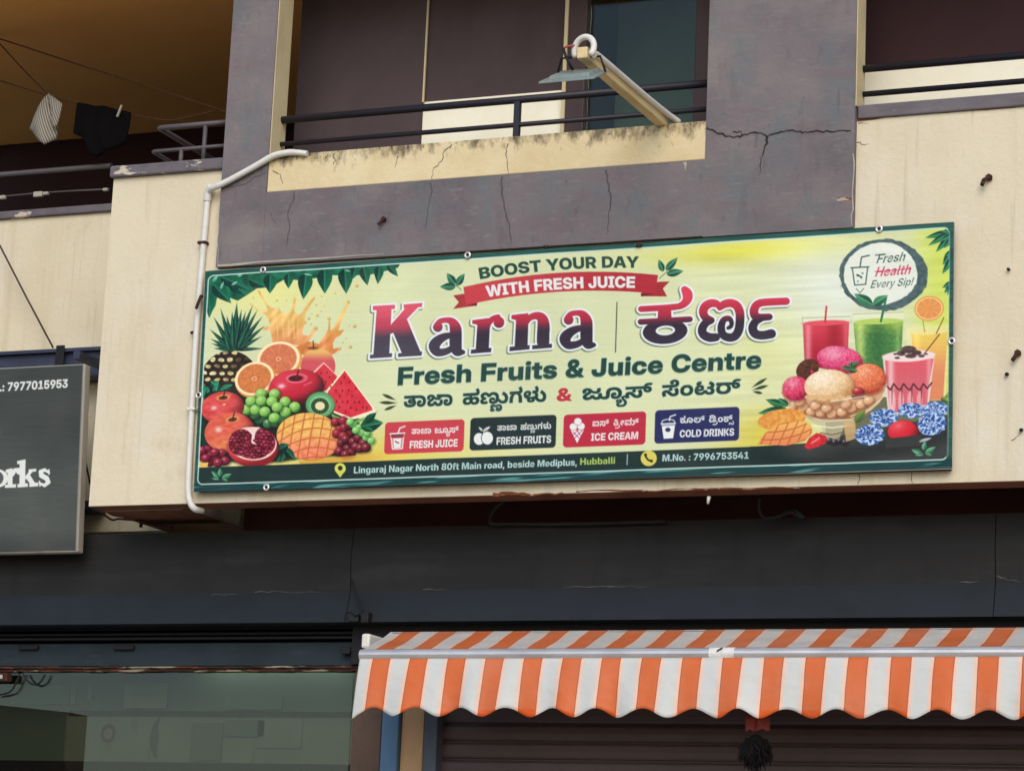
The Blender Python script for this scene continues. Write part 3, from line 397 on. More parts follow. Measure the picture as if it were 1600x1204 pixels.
 216: (837, [[191,-9,127,13,77,58,46,126,36,217,49,315,88,397,148,464,224,512,313,542,411,552,536,537,631,495,698,435,758,323,742,241,680,191,628,171,551,175,493,204,468,238,460,282,464,316,477,343,498,365,557,389,659,379,719,348,772,295,800,222,801,140,774,74,726,26,663,-2,593,-12,506,1,438,39,382,103,446,111,378,36,308,-1,256,-11], [282,118,318,142,340,185,345,212,476,212,492,158,526,126,606,118,645,137,663,163,663,259,641,298,581,310,565,295,570,269,633,263,658,291,657,346,630,383,573,411,378,424,289,400,225,351,198,305,182,219,191,160,217,126,236,118], [396,762,504,744,600,701,673,647,737,564,778,459,779,287,767,248,646,436,682,451,613,541,536,596,467,623,307,638,242,623,212,595,218,530,230,512,130,443,79,543,73,590,77,630,88,664,108,692,164,733,242,756,286,762]]),
 168: (1001, [[261,-10,170,10,107,46,70,93,59,164,87,237,129,274,117,257,36,256,36,358,245,358,286,394,267,442,259,449,337,460,394,449,406,364,402,358,601,358,601,256,517,257,504,274,559,228,582,167,580,120,556,68,506,26,427,-2,376,-10], [359,115,411,136,435,171,432,220,401,253,345,270,254,260,216,232,203,191,216,150,255,122,284,114], [35,426,35,552,464,552,464,426], [820,244,767,250,722,267,685,296,657,337,641,387,635,459,648,557,686,631,713,659,782,697,867,709,995,687,1013,679,951,586,869,604,815,592,785,568,764,526,759,403,771,367,797,347,846,353,850,407,781,426,462,426,462,552,835,548,889,533,949,489,977,435,982,390,977,345,962,309,937,280,903,260,865,248]]),
 129: (141, [[-35,-332,-97,-305,-223,-177,-253,-181,-270,-215,-239,-305,-332,-342,-369,-239,-366,-182,-354,-150,-334,-123,-307,-103,-272,-91,-203,-89,-155,-107,-6,-245,48,-239,70,-208,78,-151,68,-84,24,10,6,37,95,79,158,-41,178,-154,169,-228,144,-282,103,-318,48,-335]]),
}
# ------------------------------------------------------------------ printed artwork (flat prints of the banner and the sign)
def read_outlines(D):
    """letter number: (advance, contours as x, y, x, y ...) in thousandths of the type size"""
    return {k: ([np.array(c, float).reshape(-1, 2) / 1000.0 for c in cs], adv / 1000.0) for k, (adv, cs) in D.items()}
LATIN = read_outlines(OUTLINE_LATIN)
KANNADA = read_outlines(OUTLINE_KANNADA)

def homography(src, dst):
    A = []; B = []
    for (x, y), (u, v) in zip(src, dst):
        A += [[x, y, 1, 0, 0, 0, -u * x, -u * y], [0, 0, 0, x, y, 1, -v * x, -v * y]]; B += [u, v]
    h = np.linalg.solve(np.array(A, float), np.array(B, float))
    return np.append(h, 1).reshape(3, 3)

def happly(Hm, x, y):
    x = np.asarray(x, float); y = np.asarray(y, float)
    w = Hm[2, 0] * x + Hm[2, 1] * y + Hm[2, 2]
    return (Hm[0, 0] * x + Hm[0, 1] * y + Hm[0, 2]) / w, (Hm[1, 0] * x + Hm[1, 1] * y + Hm[1, 2]) / w

_rs = np.random.RandomState(7)
_LAT = _rs.rand(256, 256)
def vnoise(X, Y, sc, seed=0):
    x = X / sc + seed * 17.3; y = Y / sc + seed * 9.1
    xi = np.floor(x).astype(int); yi = np.floor(y).astype(int); fx = x - xi; fy = y - yi
    fx = fx * fx * (3 - 2 * fx); fy = fy * fy * (3 - 2 * fy)
    g = lambda i, j: _LAT[(yi + j) % 256, (xi + i) % 256]
    return (g(0, 0) * (1 - fx) + g(1, 0) * fx) * (1 - fy) + (g(0, 1) * (1 - fx) + g(1, 1) * fx) * fy

def sst(x, a, b):
    t = np.clip((x - a) / (b - a), 0, 1); return t * t * (3 - 2 * t)

def lerp(a, b, t):
    a = np.asarray(a, float); b = np.asarray(b, float)
    t = np.asarray(t, float)
    return a + (b - a) * t[..., None]

class Print:
    """a flat print: a fine sheet whose vertices carry the ink colour; positions are measured on the photograph of the print"""
    def __init__(s, corners, nu, nv):
        s.nu, s.nv = nu, nv
        s.H = homography([(0, 0), (1, 0), (1, 1), (0, 1)], corners); s.Hi = np.linalg.inv(s.H)
        u, v = np.meshgrid(np.linspace(0, 1, nu), np.linspace(0, 1, nv))
        s.U, s.V = u, v
        s.X, s.Y = happly(s.H, u, v)
        s.C = np.zeros((nv, nu, 3)); s.L = np.zeros((nv, nu), int)
        s.label = 0
    def win(s, x0, y0, x1, y1, pad=4):
        u, v = happly(s.Hi, np.array([x0 - pad, x1 + pad, x1 + pad, x0 - pad]), np.array([y0 - pad, y0 - pad, y1 + pad, y1 + pad]))
        i0 = int(max(0, math.floor(u.min() * (s.nu - 1)))); i1 = int(min(s.nu, math.ceil(u.max() * (s.nu - 1)) + 1))
        j0 = int(max(0, math.floor(v.min() * (s.nv - 1)))); j1 = int(min(s.nv, math.ceil(v.max() * (s.nv - 1)) + 1))
        w = (slice(j0, max(j0, j1)), slice(i0, max(i0, i1)))
        return w, s.X[w], s.Y[w]
    def put(s, w, col, m):
        m = np.clip(m, 0, 1)
        if callable(col): col = col(s.X[w], s.Y[w])
        s.C[w] = s.C[w] * (1 - m[..., None]) + np.asarray(col, float) * m[..., None]
        if s.label: s.L[w][m > .5] = s.label
    @staticmethod
    def sd_poly(polys, X, Y, evenodd=False):
        W = np.zeros(X.shape, int); D = np.full(X.shape, 1e9)
        for p in polys:
            p = np.asarray(p, float); q = np.roll(p, -1, 0)
            for (x0, y0), (x1, y1) in zip(p, q):
                dx, dy = x1 - x0, y1 - y0; l2 = dx * dx + dy * dy
                if l2 < 1e-12: continue
                t = np.clip(((X - x0) * dx + (Y - y0) * dy) / l2, 0, 1)
                d = (X - x0 - t * dx) ** 2 + (Y - y0 - t * dy) ** 2
                np.minimum(D, d, out=D)
                if dy != 0:
                    up = dy > 0; lo, hi = (y0, y1) if up else (y1, y0)
                    k = (Y >= lo) & (Y < hi) & (X < x0 + (Y - y0) * dx / dy)
                    W += np.where(k, 1 if up else -1, 0)
        ins = (W % 2 != 0) if evenodd else (W != 0)
        return np.where(ins, -1, 1) * np.sqrt(D)
    def poly(s, pts, col, op=1., aa=1.1, grow=0., dx=0., dy=0.):
        polys = pts if isinstance(pts[0][0], (list, tuple, np.ndarray)) else [pts]
        a = np.concatenate([np.asarray(p, float) for p in polys]) + (dx, dy)
        polys = [np.asarray(p, float) + (dx, dy) for p in polys]
        w, X, Y = s.win(a[:, 0].min() - grow, a[:, 1].min() - grow, a[:, 0].max() + grow, a[:, 1].max() + grow)
        if X.size == 0: return
        sd = s.sd_poly(polys, X, Y)
        s.put(w, col, op * np.clip(.5 - (sd - grow) / aa, 0, 1))
    def ell(s, cx, cy, rx, ry, col, rot=0., op=1., aa=1.1, inner=None):
        r = max(rx, ry); w, X, Y = s.win(cx - r, cy - r, cx + r, cy + r)
        if X.size == 0: return
        c, sn = math.cos(R(rot)), math.sin(R(rot))
        a = ((X - cx) * c + (Y - cy) * sn) / rx; b = (-(X - cx) * sn + (Y - cy) * c) / ry
        q = np.sqrt(a * a + b * b); m = np.clip(.5 - (q - 1) * min(rx, ry) / aa, 0, 1)
        if inner: m = m * np.clip(.5 + (q - inner) * min(rx, ry) / aa, 0, 1)
        if callable(col) and col.__code__.co_argcount == 4: col = col(X, Y, a, b)
        s.put(w, col, op * m)
    def ball(s, cx, cy, rx, ry, base, dark, light, rot=0., hl=(-.35, -.4, .16, .8), speck=0., op=1.):
        s.ell(cx + .8, cy + 1.6, rx + 1.5, ry + 1.5, [d_ * .55 for d_ in dark], rot, .4, 4.)
        def f(X, Y, a, b):
            z = np.sqrt(np.clip(1 - a * a - b * b, 0, 1))
            lam = -.42 * a - .58 * b + .70 * z
            c = lerp(dark, base, sst(lam, -.25, .55)); c = c + (np.asarray(light, float) - c) * (sst(lam, .55, 1.05) * .65)[..., None]
            if speck: c = c + ((vnoise(X, Y, 2.2, 3) - .5) * speck)[..., None]
            h = np.exp(-((a - hl[0]) ** 2 + (b - hl[1]) ** 2) / hl[2] ** 2) * hl[3]
            return c + (np.array([250., 245., 238.]) - c) * h[..., None]
        s.ell(cx, cy, rx, ry, f, rot, op)
    def stroke(s, pts, wd, col, op=1., aa=1.1, grow=0., dx=0., dy=0.):
        pts = [(x + dx, y + dy) for x, y in pts]
        ws = list(wd) if isinstance(wd, (list, tuple)) else [wd] * len(pts)
        mw = max(ws) / 2 + grow
        xs = [p[0] for p in pts]; ys = [p[1] for p in pts]
        w, X, Y = s.win(min(xs) - mw, min(ys) - mw, max(xs) + mw, max(ys) + mw)
        if X.size == 0: return
        s.put(w, col, op * np.clip(.5 - (s.sd_stroke(pts, ws, X, Y) - grow) / aa, 0, 1))
    @staticmethod
    def sd_stroke(pts, ws, X, Y):
        S = np.full(X.shape, 1e9)
        for i in range(len(pts) - 1):
            (x0, y0), (x1, y1) = pts[i], pts[i + 1]; dx, dy = x1 - x0, y1 - y0; l2 = dx * dx + dy * dy + 1e-9
            t = np.clip(((X - x0) * dx + (Y - y0) * dy) / l2, 0, 1)
            S = np.minimum(S, np.hypot(X - x0 - t * dx, Y - y0 - t * dy) - (ws[i] + (ws[i + 1] - ws[i]) * t) / 2)
        return S
    def leaf(s, x0, y0, x1, y1, wd, c1=(30, 110, 80), c2=(20, 70, 60), rib=None, op=1., power=.75):
        L = math.hypot(x1 - x0, y1 - y0); ex, ey = (x1 - x0) / L, (y1 - y0) / L
        w, X, Y = s.win(min(x0, x1) - wd, min(y0, y1) - wd, max(x0, x1) + wd, max(y0, y1) + wd)
        if X.size == 0: return
        t = ((X - x0) * ex + (Y - y0) * ey) / L; n = -(X - x0) * ey + (Y - y0) * ex
        hw = wd / 2 * np.clip(np.sin(np.pi * np.clip(t, 0, 1) ** power), 0, 1)
        sd = np.where((t > 0) & (t < 1), np.abs(n) - hw, 2.)
        side = sst(n / wd, -.12, .12)
        c = lerp(c1, c2, side); c = c * (1 - .25 * np.clip(1 - t, 0, 1))[..., None] + 12 * (vnoise(X, Y, 3, 5) - .5)[..., None]
        if rib is not None: c = lerp(c, rib, np.exp(-(n / max(wd * .05, .5)) ** 2) * .7)
        s.put(w, c, op * np.clip(.5 - sd / 1.1, 0, 1))
    def text(s, txt, p0, p1, cap, col, font=None, mid=None, fit=True, grow=0., dx=0., dy=0., slant=0., op=1., capu=.727, aa=1.1, xs=1.):
        """glyph outlines along the base line p0-(mid)-p1; cap = capital height in photo pixels"""
        font = font or LATIN
        items = txt if isinstance(txt, list) else [(ord(c), None) for c in txt]
        x = 0; G = []
        for k, off in items:
            if k == 32 and 32 not in font: x += .28; continue
            cs, adv = font[k]
            if off is not None:                       # a sign hung below or beside the one before: own place, no advance
                G.append((cs, x + off[0], off[1])); x += off[2]
            else:
                G.append((cs, x, 0.)); x += adv
        allx = [c[:, 0] + gx for cs, gx, gy in G for c in cs]
        lo = min(a.min() for a in allx); hi = max(a.max() for a in allx)
        sc = cap / capu; Lp = math.hypot(p1[0] - p0[0], p1[1] - p0[1])
        kx = Lp / (hi - lo) if fit else sc * xs
        for cs, gx, gy in G:
            pol = []
            for c in cs:
                t = (c[:, 0] + gx - lo) * kx / Lp; yy = (c[:, 1] + gy) * sc
                if mid is None:
                    bx = p0[0] + (p1[0] - p0[0]) * t; by = p0[1] + (p1[1] - p0[1]) * t
                    tx, ty = (p1[0] - p0[0]) / Lp, (p1[1] - p0[1]) / Lp
                    ux, uy = .052, -1.
                else:
                    mx = 2 * mid[0] - (p0[0] + p1[0]) / 2; my = 2 * mid[1] - (p0[1] + p1[1]) / 2
                    bx = (1 - t) ** 2 * p0[0] + 2 * t * (1 - t) * mx + t * t * p1[0]
                    by = (1 - t) ** 2 * p0[1] + 2 * t * (1 - t) * my + t * t * p1[1]
                    tx = 2 * (1 - t) * (mx - p0[0]) + 2 * t * (p1[0] - mx); ty = 2 * (1 - t) * (my - p0[1]) + 2 * t * (p1[1] - my)
                    ln = np.hypot(tx, ty); ux, uy = -(-ty / ln), -(tx / ln)
                pol.append(np.stack([bx + ux * yy + slant * yy, by + uy * yy], 1))
            if pol: s.poly(pol, col, op, aa, grow, dx, dy)
    def quad(s, x0, y0, x1, y1, r, col):
        """upright rectangle of the print given by its photo corners (upper left, lower right), corners rounded r pixels"""
        u, v = happly(s.Hi, np.array([x0, x1]), np.array([y0, y1]))
        a = 1180. * s.U; b = 364. * s.V
        ax, bx = 1180 * u; ay, by = 364 * v
        w, X, Y = s.win(min(x0, x1) - 30, min(y0, y1) - 30, max(x0, x1) + 30, max(y0, y1) + 30)
        qx = np.abs(a[w] - (ax + bx) / 2) - abs(bx - ax) / 2 + r; qy = np.abs(b[w] - (ay + by) / 2) - abs(by - ay) / 2 + r
        sd = np.hypot(np.maximum(qx, 0), np.maximum(qy, 0)) + np.minimum(np.maximum(qx, qy), 0) - r
        s.put(w, col, np.clip(.5 - sd / 1.1, 0, 1))
    def meshes(s, Yp, wrinkle, mat, names, parent):
        """the sheet, then one mesh for each labelled picture on it"""
        pos = at(s.X, s.Y, Yp); pos[..., 1] -= wrinkle(s.U, s.V)
        pos = pos.reshape(-1, 3); col = np.concatenate([lin(np.clip(s.C, 0, 255)).reshape(-1, 3), np.ones((s.nu * s.nv, 1))], 1)
        j, i = np.meshgrid(np.arange(s.nv - 1), np.arange(s.nu - 1), indexing='ij')
        a = (j * s.nu + i).ravel(); quads = np.stack([a, a + s.nu, a + s.nu + 1, a + 1], 1)
        lab = s.L[:-1, :-1].ravel(); out = {}
        for k, nm in enumerate(names):
            q = quads[lab == k]
            if not len(q): continue
            used = np.unique(q); rem = np.zeros(len(pos), np.int64); rem[used] = np.arange(len(used)); q = rem[q]
            me = bpy.data.meshes.new(nm)
            me.vertices.add(len(used)); me.vertices.foreach_set('co', pos[used].astype(np.float32).ravel())
            me.loops.add(q.size); me.loops.foreach_set('vertex_index', q.ravel().astype(np.int32))
            me.polygons.add(len(q)); me.polygons.foreach_set('loop_start', np.arange(0, q.size, 4, dtype=np.int32))
            at_ = me.color_attributes.new('ink', 'FLOAT_COLOR', 'POINT')
            at_.data.foreach_set('color', col[used].astype(np.float32).ravel())
            me.materials.append(mat); me.update(calc_edges=True)
            o = bpy.data.objects.new(nm, me); COL.objects.link(o); put_under(o, parent)
            out[k] = o
        return out

def ink_mat(name, rough=.45, spec=.35):
    m, nt, lk, bs = new_mat(name)
    a = nt.new('ShaderNodeAttribute'); a.attribute_name = 'ink'
    d = ramp(nt, lk, noise(nt, lk, 5., 5, (1, 1, .4)), .5, .85, 0, .06)
    lk.new(mixc(nt, lk, d, a.outputs['Color'], rgba((150, 140, 120))), bs.inputs['Base Color'])
    bs.inputs['Roughness'].default_value = rough; bs.inputs['Specular IOR Level'].default_value = spec
    bump(nt, lk, bs, noise(nt, lk, 3.5, 3, (1, 1, 1.6)), .25, .02)
    return m
# ------------------------------------------------------------------ the banner's artwork
def banner_art():
    A = Print([(321, 424), (1490.5, 346.5), (1488, 730.5), (303, 768.5)], 1480, 470)
    X, Y, su, sv = A.X, A.Y, A.U * 1180., A.V * 364.
    # paper colour: pale yellow green, deeper yellow towards the corners
    base = np.zeros_like(A.C) + np.array([221., 224., 180.])
    base = lerp(base, (233, 226, 140), .75 * np.exp(-(((X - 400) / 120) ** 2 + ((Y - 450) / 45) ** 2)))
    base = lerp(base, (222, 204, 96), .95 * sst(Y + .04 * (X - 600), 640, 715) * np.exp(-((X - 560) / 190) ** 2))
    base = lerp(base, (222, 204, 84), .9 * sst(Y + .04 * (X - 1180), 610, 680) * np.exp(-((X - 1200) / 70) ** 2))
    base = lerp(base, (226, 220, 92), .9 * np.exp(-(((X - 1165) / 150) ** 2 + ((Y - 391 + .066 * (X - 1165)) / 20) ** 2)))
    base = lerp(base, (206, 218, 90), .8 * sst(X, 1400, 1470) * (1 - sst(Y, 560, 640)))
    base = lerp(base, (216, 208, 92), .8 * sst(X, 1440, 1480) * sst(Y, 520, 600))
    base = lerp(base, (236, 240, 224), .9 * np.exp(-(((X - 1300) / 80) ** 2 + ((Y - 455) / 62) ** 2)))
    base = lerp(base, (228, 226, 150), .45 * np.exp(-(((X - 1190) / 70) ** 2 + ((Y - 560) / 60) ** 2)))
    base = base + (np.where((X > 1040), 1, 0) * 16 * (vnoise(X * .05, Y + .05 * X, 6, 2) - .5) * sst(X, 1040, 1120))[..., None]
    base = base.mean(-1, keepdims=True) + (base - base.mean(-1, keepdims=True)) * 1.12
    base = base + (9 * (vnoise(X, Y, 70, 4) - .5))[..., None]
    A.C[:] = base
    LEAFD, LEAFM, LEAFL = (22, 72, 62), (28, 108, 78), (96, 178, 130)

    # ---- left picture: leaves, splash, fruit
    A.label = 1
    A.poly([(324, 428), (400, 424), (470, 418), (560, 412), (627, 409), (622, 418), (600, 424), (575, 430), (520, 430), (470, 438), (445, 436), (432, 444), (415, 442), (400, 452), (388, 460), (372, 470), (350, 462), (341, 458), (337, 478), (326, 496)], lambda x, y: lerp((26, 78, 66), (40, 128, 92), vnoise(x, y, 9, 1)))
    for l in [(334, 444, 362, 474, 22), (360, 440, 386, 462, 20), (326, 460, 328, 497, 16), (390, 436, 418, 449, 20), (345, 432, 390, 452, 20), (423, 430, 422, 459, 21), (451, 428, 451, 451, 15), (478.6, 427, 474, 468, 23), (507, 421, 507.6, 459, 24), (539, 420, 541, 459, 23), (568, 417, 574, 446, 17), (593, 415, 590, 444, 15), (606, 413, 622, 432, 12), (556, 416, 551, 436, 14)]:
        A.leaf(*l, (36, 120, 88), (24, 80, 68), (70, 150, 118), power=.6)
    for l in [(333, 440, 341, 431, 5), (345, 452, 350, 440, 4), (372, 432, 380, 428, 5), (362, 446, 372, 440, 4), (474, 428, 488, 430, 3), (538, 422, 548, 424, 3)]:
        A.leaf(*l, (176, 220, 200), (120, 190, 160))
    OR = (226, 172, 104)
    def splash(x, y):
        n = vnoise(x + .6 * y, y * .45, 7, 6)
        c = lerp((232, 190, 116), (214, 138, 92), sst(y, 490, 545) * .9)
        return c + ((n - .5) * 46)[..., None]
    k = lambda L: [(300 + a / 6.02, 400 + b / 6.02) for a, b in L]
    A.poly(k([(600, 300), (640, 330), (690, 420), (735, 480), (775, 492), (800, 520), (815, 480), (835, 515), (870, 545), (905, 540), (930, 510), (950, 470), (955, 385), (985, 400), (975, 450), (965, 520), (1000, 560), (1040, 530), (1080, 450), (1150, 380), (1160, 395), (1110, 470), (1075, 530), (1060, 600), (1085, 625), (1055, 650), (1040, 700), (1048, 745), (1100, 750), (1130, 700), (1160, 670), (1178, 690), (1140, 740), (1105, 790), (1020, 840), (760, 815), (745, 720), (735, 690), (690, 700), (650, 680), (740, 660), (720, 590), (690, 550), (640, 530), (580, 480), (530, 450), (560, 450), (620, 500), (700, 530), (715, 500), (660, 400)]), splash)
    A.poly(k([(1195, 825), (1250, 745), (1282, 690), (1286, 610), (1300, 610), (1300, 700), (1335, 680), (1370, 610), (1400, 540), (1440, 470), (1470, 420), (1488, 432), (1455, 490), (1425, 560), (1395, 640), (1375, 700), (1432, 690), (1400, 740), (1350, 770), (1325, 820), (1330, 875), (1380, 860), (1405, 880), (1350, 910), (1310, 930), (1000, 930), (985, 850), (1090, 800)]), lambda x, y: splash(x, y + 6) + np.array([6., 4., -6.]))
    for (x, y), r in zip(k([(1290, 590), (1165, 680), (1470, 430), (1180, 560), (1100, 590), (1530, 660), (1490, 855), (1345, 350), (1550, 280), (1220, 380), (1170, 460), (1450, 775), (1420, 815), (800, 420), (580, 395), (1120, 640), (1390, 870), (1245, 470), (1215, 520), (1480, 655), (1130, 545), (890, 420)]), [2.6, 3.1, 2.4, 2.2, 2.2, 3., 2.8, 1.4, 2.6, 1.2, 1.5, 1.3, 1.2, 1.6, 1.2, 1.4, 2.6, 1., 1., 1.2, 1., 1.]):
        A.ell(x, y, r, r * .9, (196, 160, 84)); A.ell(x - r * .25, y - r * .3, r * .4, r * .35, (236, 214, 150))
    for x0, x1 in ((800, 805), (850, 860), (905, 912), (955, 960), (1005, 995)):
        A.stroke(k([(x0, 560), (x1, 680), (x1 + 5, 790)]), [.6, 2.2, .8], (242, 206, 140), .55)
    # pineapple
    A.ell(360, 592, 45, 43, (60, 46, 34))
    def pine(x, y):
        wx = x + 3.2 * (vnoise(x, y, 9, 21) - .5); wy = y + 3.2 * (vnoise(x, y, 9, 22) - .5)
        u_ = (wx - 360) / 13.5; v_ = (wy - 588) / 10.5; r_ = np.floor(v_); u_ = u_ + .5 * (r_ % 2)
        q = np.hypot((u_ % 1 - .5) * 1.05, (v_ % 1 - .5) * 1.25); n_ = _LAT[(r_.astype(int)) % 256, np.floor(u_).astype(int) % 256]
        eye = lerp((208, 190, 130), (236, 226, 180), n_); eye = lerp(eye, (112, 84, 62), sst(n_ + .012 * (x - 360), .45, .95)[...])
        c = lerp(eye, (52, 40, 30), sst(q, .24, .46)); c = lerp(c, (96, 70, 50), .6 * np.exp(-(q / .07) ** 2))
        return c * (1 - .38 * sst(x, 362, 404))[..., None] * (.88 + .24 * vnoise(x, y, 2.6, 9))[..., None]
    A.ell(360, 590, 43, 42, pine)
    for (x, y), w in zip(k([(425, 435), (270, 490), (575, 460), (205, 572), (620, 505), (168, 687), (668, 567), (175, 778), (690, 655), (182, 822), (665, 755), (205, 868), (680, 870), (330, 560), (510, 520), (600, 800), (250, 800), (300, 640), (560, 600), (380, 520), (470, 500)]), [13, 9, 9, 9, 9, 8, 9, 7, 8, 6, 7, 6, 6, 10, 10, 8, 8, 10, 10, 10, 10]):
        A.leaf(366 + (x - 366) * .08, 549 - abs(x - 366) * .06, x, y, w, (34, 96, 76), (16, 58, 50), (86, 150, 120), power=.55)
    for x, y, x1, y1 in ((366, 545, 364, 512), (360, 547, 352, 520), (372, 547, 384, 518)):
        A.leaf(x, y, x1, y1, 7, (60, 128, 104), (24, 76, 62))
    # dark gaps between the lower fruit
    A.poly([(320, 600), (350, 596), (400, 606), (470, 612), (520, 628), (560, 652), (566, 700), (548, 711), (470, 716), (438, 722), (345, 722), (314, 716)], lambda x, y: lerp((34, 46, 38), (54, 40, 34), vnoise(x, y, 14, 4)), aa=5)
    # far apple, oranges
    A.ell(497, 572, 27, 28, lambda x, y: lerp((228, 180, 108), (206, 92, 96), sst(y, 548, 566)))
    A.ell(489, 544, 9, 2.6, (120, 72, 40), op=.7); A.stroke([(490, 545), (489.5, 533)], 1.8, (70, 70, 40))
    def orange(cx, cy, rx, ry, rot, c):
        A.ell(cx + 2.2, cy + 2.6, rx + 1.6, ry + 1.6, (220, 150, 80), rot)
        A.ell(cx, cy, rx, ry, (246, 224, 178), rot)
        def fl(x, y, a, b):
            th = np.arctan2(b, a); q = np.hypot(a, b)
            seg = np.abs(((th / (2 * math.pi) * 10) % 1) - .5)
            cc = np.zeros(x.shape + (3,)) + np.array(c, float)
            cc = lerp(cc, (238, 178, 122), .35 * sst(seg, .42, .5) * sst(q, .2, .4))
            return cc + ((vnoise(x, y, 2.4, 2) - .5) * 18)[..., None]
        A.ell(cx, cy, rx * .86, ry * .86, fl, rot)
        A.ell(cx, cy, 4.2, 3.4, (236, 176, 130)); A.ell(cx, cy, 2.2, 1.8, (206, 116, 76))
    orange(435.5, 561, 33.5, 27, -14, (208, 124, 88))
    orange(398, 591.5, 31, 25.5, -22, (206, 126, 74))
    # watermelon
    def melon(x, y): return lerp((216, 70, 82), (205, 52, 66), vnoise(x, y, 8, 4)) + ((vnoise(x, y, 2.5, 7) - .5) * 14)[..., None]
    A.poly([(506, 565.5), (486, 584), (495, 612), (530, 607), (527, 587)], (238, 190, 178)); A.poly([(506, 568), (490, 584.5), (497, 612), (528, 606), (526, 587)], melon)
    A.poly([(538, 576), (508, 612), (511, 640), (548, 656), (588, 646), (584, 636)], (240, 226, 190))
    A.poly([(511, 637), (522, 648), (550, 658), (586, 647), (590, 640), (586, 652), (552, 662), (520, 652)], (120, 170, 96))
    A.poly([(538.5, 579), (512, 612), (513, 638), (548, 652), (582, 640.5), (581, 636)], melon)
    rs = np.random.RandomState(3)
    for x, y in [(533, 598), (535, 610), (525, 610), (545, 609), (531, 618.5), (550, 619), (556, 607), (526, 627), (535, 628), (543, 627), (554, 628), (561, 628), (548, 637), (530, 636), (567, 636), (540, 643), (557, 640), (546, 597), (538, 589), (573, 637), (516, 621), (519, 632)]:
        A.ell(x, y, 1., 1.8, (96, 24, 32), 10)
    for x, y in [(502, 583), (511, 582), (500, 590), (515, 589), (509, 597), (520, 597), (504, 604), (517, 604)]: A.ell(x, y, 1., 1.6, (110, 26, 36), 10)
    # red apple
    A.ball(464, 605, 43, 28, (196, 48, 66), (82, 26, 34), (222, 84, 96), -4, (-.55, -.12, .13, .75))
    A.ell(464, 591, 17, 7.5, (226, 128, 140), -4, .75, inner=.72); A.ell(462, 591, 11, 4.5, (70, 22, 30), -4, .9)
    A.stroke([(463, 592), (467, 578)], [3., 2.2], (96, 46, 36)); A.stroke([(475, 602), (487, 597)], 2.2, (236, 130, 140), .6)
    # leaves behind the apples
    for l in [(318, 604, 328, 618, 12), (330, 596, 341, 606, 12), (345, 610, 364, 601, 10), (318, 622, 322, 606, 10), (336, 622, 342, 596, 12)]: A.leaf(*l, (52, 150, 110), (26, 96, 78), (120, 196, 160))
    for l in [(322, 616, 352, 634, 26), (312, 640, 318, 700, 14), (310, 680, 322, 704, 14)]: A.leaf(*l, (26, 72, 60), (18, 52, 46))
    # grapes
    for x, y in [(407, 655), (420, 662), (432, 660), (400, 648), (440, 655)]: A.ball(x, y, 9, 8.5, (70, 116, 72), (24, 52, 40), (110, 156, 100))
    for x, y in [(386, 640), (393, 627), (408.5, 615.5), (429.5, 616), (400, 640.5), (409, 626.5), (446, 628), (461, 636), (425.5, 627.5), (446.5, 644), (414.5, 643.5), (433.5, 636.5), (429, 653)]:
        A.ball(x, y, 8.8, 8.4, (138, 190, 92), (62, 112, 54), (186, 222, 140), 0, (-.2, -.3, .2, .35))
    # kiwi
    A.ell(500, 633.5, 23.5, 22, (70, 56, 38)); A.ell(500.5, 632, 22.4, 19.8, lambda x, y, a, b: lerp((146, 200, 150), (96, 158, 104), sst(np.hypot(a, b), .5, .95)))
    def kw(x, y, a, b):
        th = np.arctan2(b, a); return lerp((40, 60, 36), (96, 140, 86), .5 + .5 * np.sin(th * 18)) * .8
    A.ell(500, 634, 14, 12.5, kw); A.ell(500, 634, 7.6, 6.6, (226, 216, 172))
    # near apples
    def apple(cx, cy, rx, ry, base, dark, warm, rot, hx, hy, sx, sy):
        def f(X, Y, a, b):
            z = np.sqrt(np.clip(1 - a * a - b * b, 0, 1)); lam = -.45 * a - .5 * b + .74 * z
            c = lerp(dark, base, sst(lam, -.25, .6)); c = lerp(c, warm, .75 * np.exp(-(((a + .2) / .8) ** 2 + ((b - .75) / .5) ** 2)))
            c = c + ((vnoise(X * .5 + Y * .2, Y, 3.5, 8) - .5) * 26)[..., None]
            h = np.exp(-((a - hx) ** 2 + (b - hy) ** 2) / .02) * .75
            return c + (np.array([246., 226., 214.]) - c) * h[..., None]
        A.ell(cx, cy, rx, ry, f, rot)
        A.ell(sx, sy, 11, 5, (222, 160, 96), rot, .8); A.ell(sx, sy + .6, 7, 3.2, (92, 40, 30), rot, .9)
        A.stroke([(sx, sy), (sx + 3, sy - 11)], [2.2, 1.6], (64, 44, 32))
    apple(348.5, 637, 34, 25, (212, 84, 82), (120, 40, 44), (214, 96, 88), -8, -.4, -.06, 349.5, 621)
    apple(359, 675, 39, 31, (218, 104, 84), (138, 52, 48), (228, 150, 92), -10, -.42, -.22, 364, 655)
    A.ell(351, 632, 2.4, 2., (240, 190, 130), op=.8)
    # mango
    def mango(x, y):
        c = lerp((234, 184, 104), (232, 140, 104), sst(y, 668, 706))
        c = c + ((vnoise(x, y, 4, 3) - .5) * 26)[..., None]
        gx = (x - 482) + .00045 * (x - 482) * (y - 600) ** 1.0 * 1.2; gx = gx + .18 * (y - 680)
        gy = (y - 680) - .0062 * (x - 482) ** 2 + .16 * (x - 482)
        l = np.maximum(np.exp(-((((gx + 4) / 15.5) % 1 - .5) / .075) ** 2), np.exp(-((((gy + 3) / 15.) % 1 - .5) / .075) ** 2))
        return lerp(c, (186, 96, 52), l * .85)
    A.ell(483, 682, 50.5, 37, (196, 120, 60), 4); A.ell(482.5, 681, 50, 36, mango, 4)
